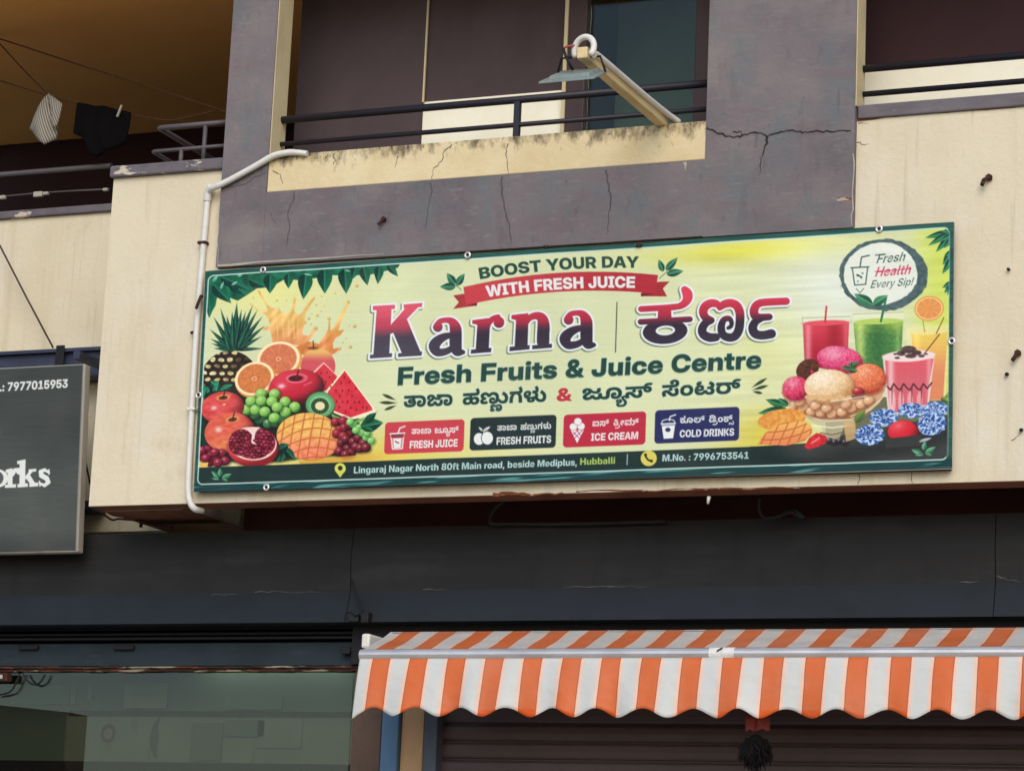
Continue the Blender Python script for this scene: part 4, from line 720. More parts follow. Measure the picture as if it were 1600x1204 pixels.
    for l in [(446, 700, 440, 721, 12), (444, 700, 462, 719, 14), (436, 702, 452, 694, 14), (438, 712, 432, 722, 10)]: A.leaf(*l, (40, 104, 80), (20, 62, 52), (84, 150, 116))
    # pomegranate
    A.ball(395, 699, 39.5, 30.5, (206, 70, 78), (140, 36, 46), (232, 120, 120), 4, (-.7, .3, .1, .2))
    A.ell(395, 693, 37.5, 26, (240, 204, 184), 3)
    def seeds(x, y, a, b):
        x = x + 4.4 * (vnoise(x, y, 5, 41) - .5); y = y + 4.4 * (vnoise(x, y, 5, 42) - .5); ix = x / 6.4; iy = y / 5.2; r = np.floor(iy); ix = ix + .5 * (r % 2)
        q = np.hypot(ix % 1 - .5, iy % 1 - .5)
        v = _LAT[(r.astype(int)) % 256, np.floor(ix).astype(int) % 256]
        c = lerp((168, 54, 78), (74, 14, 32), sst(q, .2, .55)) + ((v - .5) * 50)[..., None]
        return c
    A.ell(377, 691, 19, 21, seeds, 25); A.ell(411, 690, 19, 21, seeds, -28); A.ell(395, 700, 27, 17, seeds, 4)
    A.poly([(383, 668), (406, 667), (399, 677), (397.5, 690), (402, 695), (393, 692), (394, 678)], (238, 206, 196)); A.ell(397, 688, 1.6, 1.6, (60, 20, 24))
    # dark grapes
    for x, y in [(316, 712), (324, 703), (330, 712), (316, 704), (328, 722), (339, 716), (347, 708), (352, 720), (336, 707), (322, 716), (341, 723)]: A.ball(x, y, 7.4, 7, (140, 34, 58), (54, 12, 26), (190, 90, 110), 0, (-.2, -.35, .16, .6))
    for x, y in [(524, 659), (536, 657), (545, 676), (531, 671), (538, 668), (526, 677), (536, 681), (546, 663)]: A.ball(x, y, 7.4, 7, (150, 40, 54), (54, 14, 24), (190, 90, 96), 0, (-.2, -.35, .18, .35))
    for x, y in [(534, 692), (543, 700), (540, 686), (552, 690), (560, 684), (530, 705), (556, 698), (568, 692), (548, 708), (563, 700), (572, 699), (540, 710)]: A.ball(x, y, 7.6, 7.2, (116, 34, 46), (40, 12, 22), (176, 96, 96), 0, (-.2, -.35, .17, .5))
    for x, y in [(552, 663), (561, 668), (565, 676), (556, 672), (572, 683), (580, 688), (547, 659), (574, 676)]: A.ball(x, y, 6, 5.6, (134, 196, 108), (72, 136, 70), (180, 224, 150))
    A.leaf(563, 666, 599, 660, 22, (36, 116, 78), (18, 70, 58), (90, 160, 120)); A.leaf(570, 660, 588, 644, 12, (34, 104, 72), (20, 72, 58)); A.leaf(566, 668, 585, 673, 9, (46, 130, 84), (24, 84, 60))
    # table edge under the fruit
    A.poly([(309, 723), (326, 722), (324, 731), (308, 733)], (226, 186, 100)); A.poly([(466, 720), (520, 715), (600, 706), (640, 712), (640, 716), (470, 726)], lambda x, y: lerp((206, 158, 74), (226, 200, 100), sst(x, 520, 640)), .85)

    # ---- dark address strip
    A.label = 3
    d = 364 - sv
    A.put((slice(None), slice(None)), (26, 48, 44), np.clip(.5 - (d - 39.5 - 2.4 * su / 1180.) / 1.2, 0, 1))

    # ---- right picture
    A.label = 2
    A.poly([(1172, 697.5), (1184, 697), (1262, 692), (1330, 676), (1400, 664), (1486, 646), (1488, 728), (1172, 741)], lambda x, y: lerp(np.zeros(x.shape + (3,)) + np.array([27., 48., 44.]), lerp((48, 50, 48), (82, 86, 82), np.clip(.5 + .5 * np.sin((y + .22 * x) / 9.), 0, 1) * .55), sst(x - 1.4 * (y - 700), 1176, 1260)))
    A.poly([(1368, 620), (1480, 620), (1484, 650), (1400, 664), (1330, 676), (1290, 690), (1290, 640)], (86, 84, 62), .8)
    # orange juice behind
    def juice(x, y): return lerp((232, 200, 96), (222, 140, 100), sst(y, 520, 590)) + (18 * np.exp(-((x - 1432) / 6) ** 2))[..., None]
    A.poly([(1415, 511), (1482, 508), (1478, 625), (1424, 627)], (232, 222, 170), .7)
    A.poly([(1424, 520), (1481, 517), (1474, 624), (1430, 626)], juice)
    A.ell(1452, 519, 28, 4, (236, 220, 140), -4)
    A.stroke([(1442, 500), (1445, 519)], 1.2, (150, 130, 80)); A.stroke([(1475, 496), (1463, 521)], 1.8, (150, 96, 66))
    A.ell(1452, 482, 23, 19.5, (222, 140, 70), -6); A.ell(1452, 482, 21.3, 17.8, (246, 206, 140), -6)
    A.ell(1452, 482, 19.3, 16, lambda x, y, a, b: lerp((226, 150, 84), (240, 190, 130), .8 * sst(np.abs(((np.arctan2(b, a) / 6.283 * 9) % 1) - .5), .4, .5)), -6)
    # red and green glass
    def red(x, y):
        c = lerp((214, 74, 88), (176, 40, 58), sst(y, 500, 560)); c = lerp(c, (240, 158, 160), .7 * np.exp(-((x - 1263) / 5) ** 2)); c = lerp(c, (148, 30, 44), .6 * np.exp(-((x - 1304) / 12) ** 2))
        return lerp(c, (226, 110, 118), .6 * np.exp(-((x - 1322) / 4) ** 2))
    A.poly([(1253.5, 496), (1328, 493.5), (1325, 570), (1257, 572)], (224, 222, 196), .75)
    A.poly([(1255, 506), (1327, 503.5), (1324, 575), (1257.5, 575)], red); A.ell(1291, 504.5, 36, 4.2, (224, 90, 100), -2)
    A.stroke([(1254, 497), (1328, 494)], 1.2, (150, 150, 130), .6); A.stroke([(1291.5, 479), (1289.5, 503)], 3, (204, 62, 74)); A.stroke([(1254, 496), (1258, 570)], 1, (170, 140, 130), .6)
    def green(x, y):
        c = lerp((158, 184, 80), (84, 134, 72), sst(y, 498, 530)); c = lerp(c, (208, 222, 130), .75 * np.exp(-((x - 1344) / 8) ** 2)); c = lerp(c, (56, 104, 62), .6 * np.exp(-((x - 1372) / 14) ** 2))
        return lerp(c, (170, 200, 120), .5 * np.exp(-((x - 1403) / 4) ** 2)) + ((vnoise(x, y, 3, 5) - .5) * 20)[..., None]
    A.poly([(1332, 491), (1412.5, 487.5), (1408, 580), (1338, 582)], (226, 228, 190), .75)
    A.poly([(1333.5, 504), (1411.5, 500.5), (1407, 580), (1340, 582)], green); A.ell(1372.5, 502, 38, 4.5, (184, 206, 104), -2)
    A.stroke([(1332, 491), (1412, 487.5)], 1.2, (150, 150, 120), .6); A.stroke([(1384, 466), (1376.5, 502)], 3.2, (40, 118, 82))
    # milk shake
    def shake(x, y):
        c = lerp((222, 96, 106), (212, 104, 112), sst(y, 560, 600)); c = lerp(c, (240, 200, 196), .8 * np.exp(-((x - 1392) / 5) ** 2)); c = lerp(c, (236, 176, 176), .6 * np.exp(-((x - 1452) / 4) ** 2))
        return c
    A.poly([(1379, 555), (1461, 552), (1450, 642), (1388, 648)], (232, 206, 196))
    A.poly([(1383, 563), (1459, 560), (1452, 600), (1448, 640), (1390, 645), (1386, 600)], shake)
    for x in (1395, 1408, 1422, 1437): A.ell(x, 628, 4.6, 17, (242, 196, 194), op=.6)
    A.ell(1420, 556, 41, 9, (238, 214, 206), -3)
    for x, y, a, b in [(1420, 546, 12, 6), (1408, 552, 7, 4), (1432, 551, 8, 4), (1440, 556, 5, 2.4), (1402, 559, 4, 2), (1423, 556, 9, 3.5), (1399, 553, 3, 1.6), (1447, 553, 3, 1.5)]: A.ell(x, y, a, b, lambda X_, Y_: lerp((74, 54, 54), (112, 88, 84), vnoise(X_, Y_, 3, 4)))
    z = [(1387, 604)] + sum([[(1387 + 15.5 * i + 4, 609), (1387 + 15.5 * i + 9.5, 599.5), (1387 + 15.5 * i + 15.5, 607)] for i in range(4)], []) + [(1456, 598)]
    A.stroke(z, 2.6, (96, 52, 60))
    for x in (1394, 1409.5, 1425, 1440): A.stroke([(x, 606), (x - .5, 632)], [2.2, .7], (116, 60, 68), .8)
    A.stroke([(1468, 522), (1444, 553)], 1.9, (130, 74, 60))
    # bowl of ice cream
    A.poly([(1219, 612), (1232, 634), (1256, 650), (1286, 659), (1320, 660), (1352, 648), (1374, 630), (1385, 608), (1340, 606), (1270, 606)], lambda x, y: lerp((214, 168, 130), (178, 120, 84), sst(y, 615, 655)))
    for x, y in [(1243, 632), (1255, 637), (1268, 643), (1283, 645), (1300, 647), (1316, 644), (1331, 638), (1346, 632), (1358, 626), (1250, 628), (1275, 634), (1322, 632), (1292, 638)]: A.ball(x, y, 8.5, 7.5, (220, 172, 128), (166, 106, 72), (240, 206, 168))
    A.poly([(1262, 654), (1340, 655), (1318, 668), (1310, 688), (1290, 690), (1284, 668)], (196, 186, 150), .75); A.stroke([(1268, 664), (1300, 668), (1332, 664)], 2, (240, 236, 210), .8); A.stroke([(1282, 676), (1300, 679), (1318, 675)], 2.4, (120, 106, 84), .8)
    A.ell(1262, 577, 19, 15, lambda x, y: lerp((112, 66, 44), (74, 42, 32), vnoise(x, y, 3.4, 3)), -35); A.ball(1270, 582, 4.5, 4, (150, 24, 44), (60, 10, 20), (200, 70, 80))
    A.ball(1312.5, 562, 36, 21, (222, 84, 126), (176, 46, 80), (238, 156, 176), 10, (-.3, -.2, .3, .25), 44)
    A.ball(1357, 592, 28, 24, (226, 124, 84), (180, 78, 52), (240, 164, 122), 0, (-.2, -.4, .3, .15), 36)
    A.ball(1244, 607, 21, 19, (214, 70, 102), (160, 36, 66), (236, 140, 160), 0, (-.2, -.4, .3, .2), 44)
    A.ball(1296, 604, 39, 27, (232, 198, 152), (190, 136, 88), (246, 230, 200), 0, (-.3, -.4, .5, .25), 26)
    for i in range(14): A.ell(1262 + i * 5, 622 + 2.5 * math.sin(i * 1.7) - .04 * (i - 7) ** 2, 4.5, 3, (222, 180, 130))
    A.ball(1341, 611, 9, 6, (176, 50, 58), (110, 24, 32), (222, 120, 120)); A.poly([(1330, 618), (1352, 614), (1350, 622), (1332, 624)], (140, 84, 72))
    for l in [(1327, 575, 1343, 564, 9), (1326, 577, 1341, 580, 9), (1329, 577, 1314, 573, 7), (1328, 574, 1330, 564, 6)]: A.leaf(*l, (84, 130, 84), (48, 92, 60), (140, 176, 130))
    A.stroke([(1219, 612), (1226, 628), (1248, 646), (1290, 658), (1330, 655), (1360, 640), (1378, 622), (1385, 607)], 1.6, (232, 222, 196), .8); A.stroke([(1298, 627), (1352, 619)], 2, (236, 226, 206), .7)
    A.stroke([(1330, 650), (1356, 640), (1374, 626)], 3, (214, 220, 170), .6)
    # mango half, berries, strawberry
    for l in [(1226, 634, 1196, 624, 12), (1226, 638, 1184, 646, 12), (1228, 636, 1206, 655, 10), (1232, 634, 1216, 622, 10)]: A.leaf(*l, (66, 138, 84), (32, 96, 66), (120, 180, 120))
    A.ell(1222, 655, 38, 16, lambda x, y: lerp((232, 176, 90), (216, 132, 60), vnoise(x, y, 4, 6)), -8)
    def mango2(x, y):
        c = lerp((236, 180, 100), (228, 142, 92), sst(y, 660, 692)); gx = x - 1230 + .45 * (y - 680); gy = y - 678 + .22 * (x - 1230) + .004 * (x - 1230) ** 2
        l = np.maximum(np.exp(-(((gx / 14) % 1 - .5) / .08) ** 2), np.exp(-(((gy / 12) % 1 - .5) / .09) ** 2)); return lerp(c, (186, 96, 48), l * .85)
    A.poly([(1184, 694), (1196, 676), (1218, 662), (1248, 656), (1268, 664), (1269, 676), (1258, 688), (1230, 696)], mango2)
    A.poly([(1257, 697), (1264, 684), (1276, 676), (1290, 680), (1294, 690), (1278, 698), (1262, 702)], lambda x, y: lerp((222, 60, 66), (190, 34, 46), vnoise(x, y, 3, 3))); A.stroke([(1268, 692), (1280, 684)], 2.4, (240, 170, 160), .7)
    for x, y in [(1296, 688), (1304, 690), (1312, 688), (1320, 690)]: A.ball(x, y, 5, 4, (66, 52, 60), (26, 20, 26), (120, 110, 116))
    A.poly([(1318, 660), (1336, 656), (1338, 684), (1322, 690)], (214, 176, 122), .8)
    # blue and white wrapped sweets
    def sweet(cx, cy, rx, ry, rot):
        def f(x, y, a, b):
            q = np.hypot(a, b); th = np.arctan2(b, a)
            n = vnoise(x, y, 3.2, 11); t = .5 + .5 * np.sin(q * 11 + 2.2 * np.sin(th * 7) + 5 * (n - .5))
            c = lerp((48, 92, 160), (198, 214, 234), sst(t, .25, .85)); return lerp(c, (26, 50, 110), .5 * sst(n, .62, .78))
        A.ell(cx, cy, rx * 1.02, ry * 1.02, f, rot)
        for i in range(12):
            t = i * 6.283 / 12; A.ell(cx + rx * .93 * math.cos(t), cy + ry * .93 * math.sin(t), 3.2, 2.2, (176, 200, 226) if i % 2 else (64, 104, 170), op=.8)
    A.leaf(1336, 660, 1352, 640, 14, (140, 160, 84), (96, 124, 66)); A.leaf(1476, 640, 1486, 608, 14, (120, 150, 70), (70, 110, 56)); A.leaf(1470, 622, 1486, 628, 10, (160, 180, 90), (80, 120, 60))
    sweet(1424, 641, 20, 11, 0); sweet(1461, 640, 20, 12, -10); sweet(1381, 652, 22, 13, -4); sweet(1456, 662, 22, 17, -20); sweet(1359, 679, 22, 15.5, -6)
    A.ball(1411, 674, 24, 17.5, (212, 44, 58), (128, 18, 34), (236, 92, 98), 0, (-.3, -.5, .2, .2)); A.poly([(1384, 685), (1440, 679), (1440, 696), (1384, 700)], (62, 62, 60))
    A.leaf(1436, 690, 1456, 684, 5, (214, 222, 222), (180, 190, 196))
    # leaves of the upper right corner
    for l in [(1484, 362, 1445, 372, 10), (1486, 362, 1450, 384, 10), (1488, 366, 1462, 394, 11), (1489, 370, 1475, 388, 9), (1489, 366, 1470, 376, 9), (1489, 390, 1473, 414, 12), (1489, 402, 1472, 428, 10), (1489, 392, 1478, 400, 8), (1489, 440, 1472, 450, 8), (1489, 444, 1475, 458, 8), (1489, 438, 1480, 462, 6), (1488, 360, 1472, 362, 8)]:
        A.leaf(*l, (48, 140, 96), (22, 88, 70), (120, 190, 140))

    # ---- dark address strip, border and its white line
    d = 364 - sv
    A.label = 0
    hem = np.zeros_like(A.C) + np.array([34., 84., 74.])
    gl = vnoise(su * .12 + sv * .5, sv * 1.6 + su * .02, 5, 12)
    hemb = lerp((20, 62, 62), (92, 146, 142), sst(gl, .66, .9))  # wavy glare of the glossy lower hem painted into its colour
    edge = np.minimum(np.minimum(su, 1180 - su) + np.where(su > 600, 2.5, 0), np.minimum(sv - np.where(su > 600, 1.5, 0), d - 5))
    rr = 9.                                                              # rounded frame
    qx = np.abs(su - 590) - (590 - 6); qy = np.abs(sv - (8 + 352) / 2) - (352 - 8) / 2
    rsd = np.hypot(np.maximum(qx + rr, 0), np.maximum(qy + rr, 0)) + np.minimum(np.maximum(qx + rr, qy + rr), 0) - rr
    whole = (slice(None), slice(None))
    A.put(whole, np.where((d < 14)[..., None], hemb, hem + ((gl - .5) * 26)[..., None]), np.clip(.5 + rsd / 1.2, 0, 1))
    A.put(whole, (206, 230, 216), np.clip(1.5 - np.abs(rsd + .2) / 1.0, 0, 1) * np.where(su > 1172, .35, .92))

    # richer ink in the two pictures
    for lb, kc in ((1, 1.14), (2, 1.10)):
        m_ = (A.L == lb) & (rsd < 0); c_ = A.C[m_]; g_ = c_.mean(-1, keepdims=True)
        A.C[m_] = 118 + (g_ + (c_ - g_) * 1.0 - 118) * kc - 3
    # ---- slogan and ribbon
    A.label = 0
    SG = (36, 74, 60)
    def sprout(pts, sc=1.):
        for x0, y0, x1, y1, w in pts: A.leaf(x0, y0, x1, y1, w, (52, 132, 92), (26, 92, 70), (150, 206, 170))
    sprout([(712, 443.5), (698, 427)][0:0] + [(711, 444, 698, 426.5, 12), (713, 446, 726, 427, 11), (712, 447.5, 687, 448, 12)]); A.stroke([(710, 444), (721, 453)], 1.1, (70, 110, 70))
    sprout([(1036, 424, 1029, 405, 10), (1040, 422, 1059, 402, 11), (1041, 428, 1068, 423, 12)]); A.stroke([(1042, 424), (1030, 435)], 1.1, (70, 110, 70))
    A.text("BOOST YOUR DAY", (750.5, 436), (997, 418), 17.3, SG, mid=(876, 421.3), grow=.35)
    A.label = 4
    A.poly([(708, 461.5), (727, 458.5), (745.5, 473), (745, 477.5), (708, 482.5), (717, 472)], (176, 52, 56)); A.poly([(728, 476), (745.5, 473), (745, 478)], (120, 30, 38))
    A.poly([(1001, 458), (1028, 440), (1046, 439.5), (1035.5, 450.5), (1042, 463), (1001, 462.5)], (172, 44, 50)); A.poly([(1001, 458), (1023, 458), (1002, 463)], (120, 30, 38))
    def arc(a, m, b, n=14):
        mx, my = 2 * m[0] - (a[0] + b[0]) / 2, 2 * m[1] - (a[1] + b[1]) / 2
        return [((1 - t) ** 2 * a[0] + 2 * t * (1 - t) * mx + t * t * b[0], (1 - t) ** 2 * a[1] + 2 * t * (1 - t) * my + t * t * b[1]) for t in [i / n for i in range(n + 1)]]
    A.poly(arc((724, 448.5), (876, 426), (1028, 429.5)) + arc((1023.5, 458.5), (876, 455.5), (728.5, 476.5)), lambda x, y: lerp((206, 64, 70), (184, 44, 54), sst(x, 760, 1000)))
    A.text("WITH FRESH JUICE", (761, 464), (991.5, 449.3), 17.2, (240, 240, 232), mid=(876, 451.6), grow=.35)

    # ---- the shop's name in two scripts
    def zk(L, ox=560., oy=440., k=4.): return [(ox + a / k, oy + b / k) for a, b in L]
    shapes = []                                                           # ('p', polygon) or ('s', points, widths)
    for L in [[(90, 151), (229, 143), (227, 170), (90, 179)], [(114, 160), (207, 155), (192, 468), (92, 474)], [(73, 456), (211, 446), (208, 471), (70, 480)], [(282, 142), (400, 132), (396, 158), (282, 167)],
              [(300, 156), (384, 148), (222, 318), (186, 330), (192, 280)], [(212, 306), (302, 232), (392, 448), (276, 458)], [(248, 447), (398, 435), (395, 462), (247, 471)]]:
        shapes.append(('p', zk(L)))
    def small_a(dx, dy):
        t = lambda L: zk([(a + dx, b + dy) for a, b in L])
        shapes.append(('s', t([(496, 284), (497, 282)]), [60 / 4, 60 / 4]))
        shapes.append(('s', t([(488, 272), (510, 248), (548, 240), (585, 250), (606, 290), (608, 340), (608, 395), (618, 435), (655, 440)]), [a / 4 for a in (34, 34, 34, 48, 72, 76, 76, 60, 26)]))
        shapes.append(('s', t([(605, 335), (555, 338), (505, 362), (474, 400), (490, 438), (530, 440), (570, 425), (604, 396)]), [a / 4 for a in (30, 42, 58, 70, 54, 46, 40, 34)]))
    small_a(0, 0); small_a(816, -46)
    for L in [[(712, 240), (822, 226), (820, 262), (746, 270), (711, 262)], [(745, 240), (824, 228), (814, 436), (732, 442)], [(704, 424), (832, 413), (828, 440), (702, 450)]]: shapes.append(('p', zk(L)))
    shapes.append(('s', zk([(800, 300), (812, 262), (840, 232), (872, 222)]), [10, 9, 9, 9])); shapes.append(('s', zk([(878, 256), (879, 252)]), [16.5, 16.5]))
    for L in [[(957, 208), (1062, 196), (1062, 232), (990, 242), (955, 232)], [(986, 215), (1063, 205), (1056, 416), (975, 422)], [(945, 406), (1070, 396), (1068, 422), (943, 434)], [(1086, 397), (1208, 386), (1208, 412), (1084, 422)]]: shapes.append(('p', zk(L)))
    shapes.append(('s', zk([(1045, 262), (1070, 226), (1112, 212), (1146, 228), (1156, 270), (1154, 330), (1153, 372)]), [a / 4 for a in (30, 38, 46, 62, 76, 78, 78)]))
    zc = lambda L: zk(L, 940., 430., 5.)
    shapes.append(('s', zc([(306, 262), (560, 247), (620, 236), (658, 206), (672, 172), (668, 140), (648, 112)]), [9, 9.4, 10.6, 13, 15.4, 15.4, 11]))
    shapes.append(('s', zc([(302, 362), (690, 343)]), [8.8, 8.8])); shapes.append(('p', zc([(303, 239), (580, 224), (580, 272), (303, 286)]))); shapes.append(('p', zc([(299, 340), (691, 320), (691, 366), (299, 386)]))); shapes.append(('p', zc([(1290, 184), (1446, 177), (1443, 231), (1290, 238)]))); shapes.append(('p', zc([(440, 250), (542, 244), (546, 350), (436, 358)])))
    ring_o = [(495 + 176 * math.cos(t), 438 + 98 * math.sin(t) - .05 * 176 * math.cos(t)) for t in [i * 6.2832 / 28 for i in range(28)]]
    ring_i = [(497 + 76 * math.cos(-t), 430 + 38 * math.sin(-t) - .05 * 76 * math.cos(t)) for t in [i * 6.2832 / 20 for i in range(20)]]
    shapes.append(('r', [zc(ring_o), zc(ring_i)]))
    shapes.append(('s', zc([(895, 484), (845, 486), (797, 462), (786, 420), (815, 372), (862, 352), (815, 332), (794, 290), (808, 246), (850, 220), (895, 222), (930, 248)]), [a / 4.45 for a in (56, 62, 62, 60, 56, 40, 54, 60, 62, 58, 52, 40)]))
    shapes.append(('s', zc([(925, 250), (960, 226), (1010, 218), (1056, 238), (1080, 290), (1082, 360), (1072, 430), (1040, 478), (990, 486), (946, 460), (936, 400), (955, 350), (995, 338), (1016, 366), (1012, 398), (990, 412)]), [a / 4.45 for a in (46, 56, 58, 60, 62, 62, 62, 60, 58, 56, 52, 44, 38, 32, 30, 26)]))
    shapes.append(('s', zc([(1443, 204), (1310, 210), (1240, 218), (1204, 244), (1192, 290), (1216, 328), (1312, 326)]), [a / 4.45 for a in (52, 52, 54, 58, 62, 56, 46)]))
    shapes.append(('s', zc([(1262, 335), (1206, 362), (1182, 410), (1200, 456), (1256, 470), (1328, 458)]), [a / 4.45 for a in (40, 54, 62, 62, 60, 64)]))
    def soft(pts, ws, m=5):
        if len(pts) < 3: return pts, ws
        o, w_ = [], []
        for i in range(len(pts) - 1):
            p = [np.array(pts[min(max(i + k, 0), len(pts) - 1)] + (ws[min(max(i + k, 0), len(pts) - 1)],)) for k in (-1, 0, 1, 2)]
            for k in range(m):
                t = k / m; v = .5 * (2 * p[1] + (p[2] - p[0]) * t + (2 * p[0] - 5 * p[1] + 4 * p[2] - p[3]) * t * t + (3 * p[1] - p[0] - 3 * p[2] + p[3]) * t ** 3)
                o.append((v[0], v[1])); w_.append(v[2])
        return o + [pts[-1]], w_ + [ws[-1]]
    def shape_sd(sh, Xw, Yw):
        if sh[0] == 's': return Print.sd_stroke(*soft(list(sh[1]), list(sh[2])), Xw, Yw)
        return Print.sd_poly(sh[1] if sh[0] == 'r' else [sh[1]], Xw, Yw)
    w, Xw, Yw = A.win(570, 440, 1240, 572)
    S = np.full(Xw.shape, 1e9)
    for sh in shapes:
        pts = np.concatenate([np.asarray(q) for q in sh[1]]) if sh[0] == 'r' else np.asarray(sh[1])
        ws, xs_, ys_ = A.win(pts[:, 0].min() - 22, pts[:, 1].min() - 22, pts[:, 0].max() + 22, pts[:, 1].max() + 22)
        a0, a1 = max(ws[0].start, w[0].start), min(ws[0].stop, w[0].stop); b0, b1 = max(ws[1].start, w[1].start), min(ws[1].stop, w[1].stop)
        sub = (slice(a0 - w[0].start, a1 - w[0].start), slice(b0 - w[1].start, b1 - w[1].start))
        S[sub] = np.minimum(S[sub], shape_sd(sh, A.X[a0:a1, b0:b1], A.Y[a0:a1, b0:b1]))
    sh_off = int(round(1.6 * A.nv / 364)); Sh = np.roll(np.roll(S, sh_off, 0), -int(round(1.2 * A.nu / 1180)), 1)
    A.put(w, (92, 104, 84), np.clip(.5 - (Sh - 3.4) / 1.8, 0, 1) * .85)
    A.put(w, (238, 242, 238), np.clip(.5 - (S - 3.1) / 1.1, 0, 1))
    yl = Yw - (516 - .045 * (Xw - 600))                                   # height in the lettering
    g = lerp((224, 66, 86), (186, 44, 66), sst(yl, -34, -4)); g = lerp(g, (52, 40, 54), sst(yl, -8, 14)); g = lerp(g, (56, 46, 60), sst(yl, 14, 40))
    g = lerp(g, g * .55 + 110, .28 * (1 - sst(Xw, 600, 800)))
    A.put(w, g, np.clip(.5 - S / 1.1, 0, 1))
    A.stroke([(963.6, 472), (961.2, 549.5)], 1.7, (70, 80, 58))

    # ---- second lines
    G2 = (28, 68, 58)
    for gr, col, op, dx, dy in ((1.9, (206, 222, 196), .8, 0, 0), (.5, (120, 146, 120), .8, -.6, 1.4), (.45, G2, 1, 0, 0)):
        A.text("Fresh Fruits & Juice Centre", (621.8, 601.2), (1189, 575.2), 27.2, col, grow=gr, op=op, dx=dx, dy=dy)
    kan = [([(147, None), (60, None), (140, None), (60, None)], 631, 706.5), ([(57, None), (37, None), (110, None), (63, None), (25, None), (52, None), (280, None)], 723, 852.5),
           ([(30, None), (64, None), (121, (-.06, 0, .08)), (201, None)], 909, 1018.6), ([(270, None), (6, None), (33, None), (194, None)], 1034, 1157)]
    yb = lambda x: 636. - .0415 * (x - 631)
    for it, x0, x1 in kan:
        for gr, col, op in ((1.6, (204, 220, 192), .8), (.25, (26, 62, 54), 1)):
            A.text(it, (x0, yb(x0)), (x1, yb(x1)), 19., col, KANNADA, grow=gr, op=op, capu=.60)
    A.text("&", (869.5, 626.3), (892.5, 625.3), 19.5, (194, 52, 66), grow=.5)
    for l in [(619, 625, 597, 615.5, 5), (621, 629.5, 592, 628.5, 5), (620, 633, 600, 640.5, 4.6)]: A.leaf(*l, (60, 76, 34), (60, 76, 34), power=1.3)
    for l in [(1174, 606, 1199, 590.5, 5), (1175, 609.5, 1201, 602, 5), (1176, 611.5, 1192, 614.5, 4.6)]: A.leaf(*l, (52, 74, 44), (52, 74, 44), power=1.3)

    # ---- four badges
    WH = (238, 238, 230)
    A.label = 5; A.quad(602, 659.8, 724.3, 704.8, 6, (206, 62, 72))
    A.label = 6; A.quad(735.3, 653, 867.7, 698.8, 6, (30, 46, 46))
    A.label = 7; A.quad(880.6, 647.6, 1008.2, 694, 6, (192, 40, 62))
    A.label = 8; A.quad(1023.6, 640.8, 1154.8, 688, 6, (36, 40, 90))
    A.label = 0
    TA_JA = [(147, None), (60, None), (140, None), (60, None)]
    A.text(TA_JA, (643, 677.8), (673.5, 676.8), 8.4, WH, KANNADA, capu=.6); A.text([(30, None), (64, None), (121, (-.06, 0, .08)), (201, None)], (679, 676.6), (716.6, 675.4), 8.4, WH, KANNADA, capu=.6)
    A.text("FRESH JUICE", (640.2, 700.4), (714.8, 697.2), 11.6, WH, grow=.1)
    A.text(TA_JA, (776.7, 672.6), (807, 671.3), 8.4, WH, KANNADA, capu=.6); A.text(kan[1][0], (813, 671.2), (860.5, 669.2), 8.4, WH, KANNADA, capu=.6)
    A.text("FRESH FRUITS", (775.7, 694.6), (860.4, 691.2), 11.6, WH, grow=.1)
    A.text([(19, None), (201, None)], (925, 665.6), (951, 664.8), 8.6, WH, KANNADA, capu=.6); A.text([(206, None), (122, None), (74, None), (192, None)], (958, 664.6), (997.5, 663.4), 8.6, WH, KANNADA, capu=.6)
    A.text("ICE CREAM", (923, 688.2), (996.5, 685.4), 11.4, WH, grow=.1)
    A.text([(23, None), (64, None), (196, None)], (1062.5, 660.8), (1101, 659.8), 8.8, WH, KANNADA, capu=.6); A.text([(216, None), (122, None), (6, None), (168, None), (129, None)], (1108, 659.6), (1147, 658.4), 8.8, WH, KANNADA, capu=.6)
    A.text("COLD DRINKS", (1062, 683), (1147, 680.2), 11.2, WH, grow=.1)
    # icons
    q = lambda L, ox, oy, kk: [(ox + a / kk, oy + b / kk) for a, b in L]
    i1 = lambda L: q(L, 580, 620, 5.161)
    A.poly(i1([(160, 300), (268, 294), (254, 418), (172, 424)]), (232, 186, 186), .55); A.stroke(i1([(152, 297), (272, 290)]), 1.8, WH); A.stroke(i1([(158, 300), (172, 420), (252, 416), (264, 296)]), 1.6, WH); A.poly(i1([(178, 336), (244, 332), (236, 408), (184, 412)]), WH)
    A.stroke(i1([(216, 292), (232, 250), (272, 236)]), 2., WH); A.stroke(i1([(195, 356), (215, 370), (222, 368)]), 2., (160, 60, 66))
    A.poly(i1([(158, 303), (266, 296), (262, 326), (162, 330)]), (120, 34, 44), .8)
    A.ell(*i1([(870, 338)])[0], 8.2, 9.2, WH, 0); A.ell(*i1([(935, 330)])[0], 9.6, 11.0, (30, 46, 46)); A.ell(*i1([(936, 331)])[0], 8.8, 10., WH)
    A.leaf(*i1([(900, 275)])[0], *i1([(866, 240)])[0], 3.6, WH, WH); A.leaf(*i1([(903, 275)])[0], *i1([(962, 236)])[0], 4.6, WH, WH); A.stroke(i1([(912, 268), (905, 292)]), 1.2, WH)
    i3 = lambda L: q(L, 860, 620, 4.848)
    A.poly(i3([(152, 250), (252, 246), (200, 348)]), WH)
    for a, b in (((168, 262), (215, 310)), ((200, 250), (226, 290)), ((240, 250), (180, 312)), ((205, 250), (172, 286))): A.stroke(i3([a, b]), 1.1, (176, 40, 110))
    for a, b in ((172, 224), (230, 220), (206, 184)): A.ell(*i3([(a, b)])[0], 6.4, 6., (192, 40, 62)); A.ell(*i3([(a, b)])[0], 5.8, 5.5, WH)
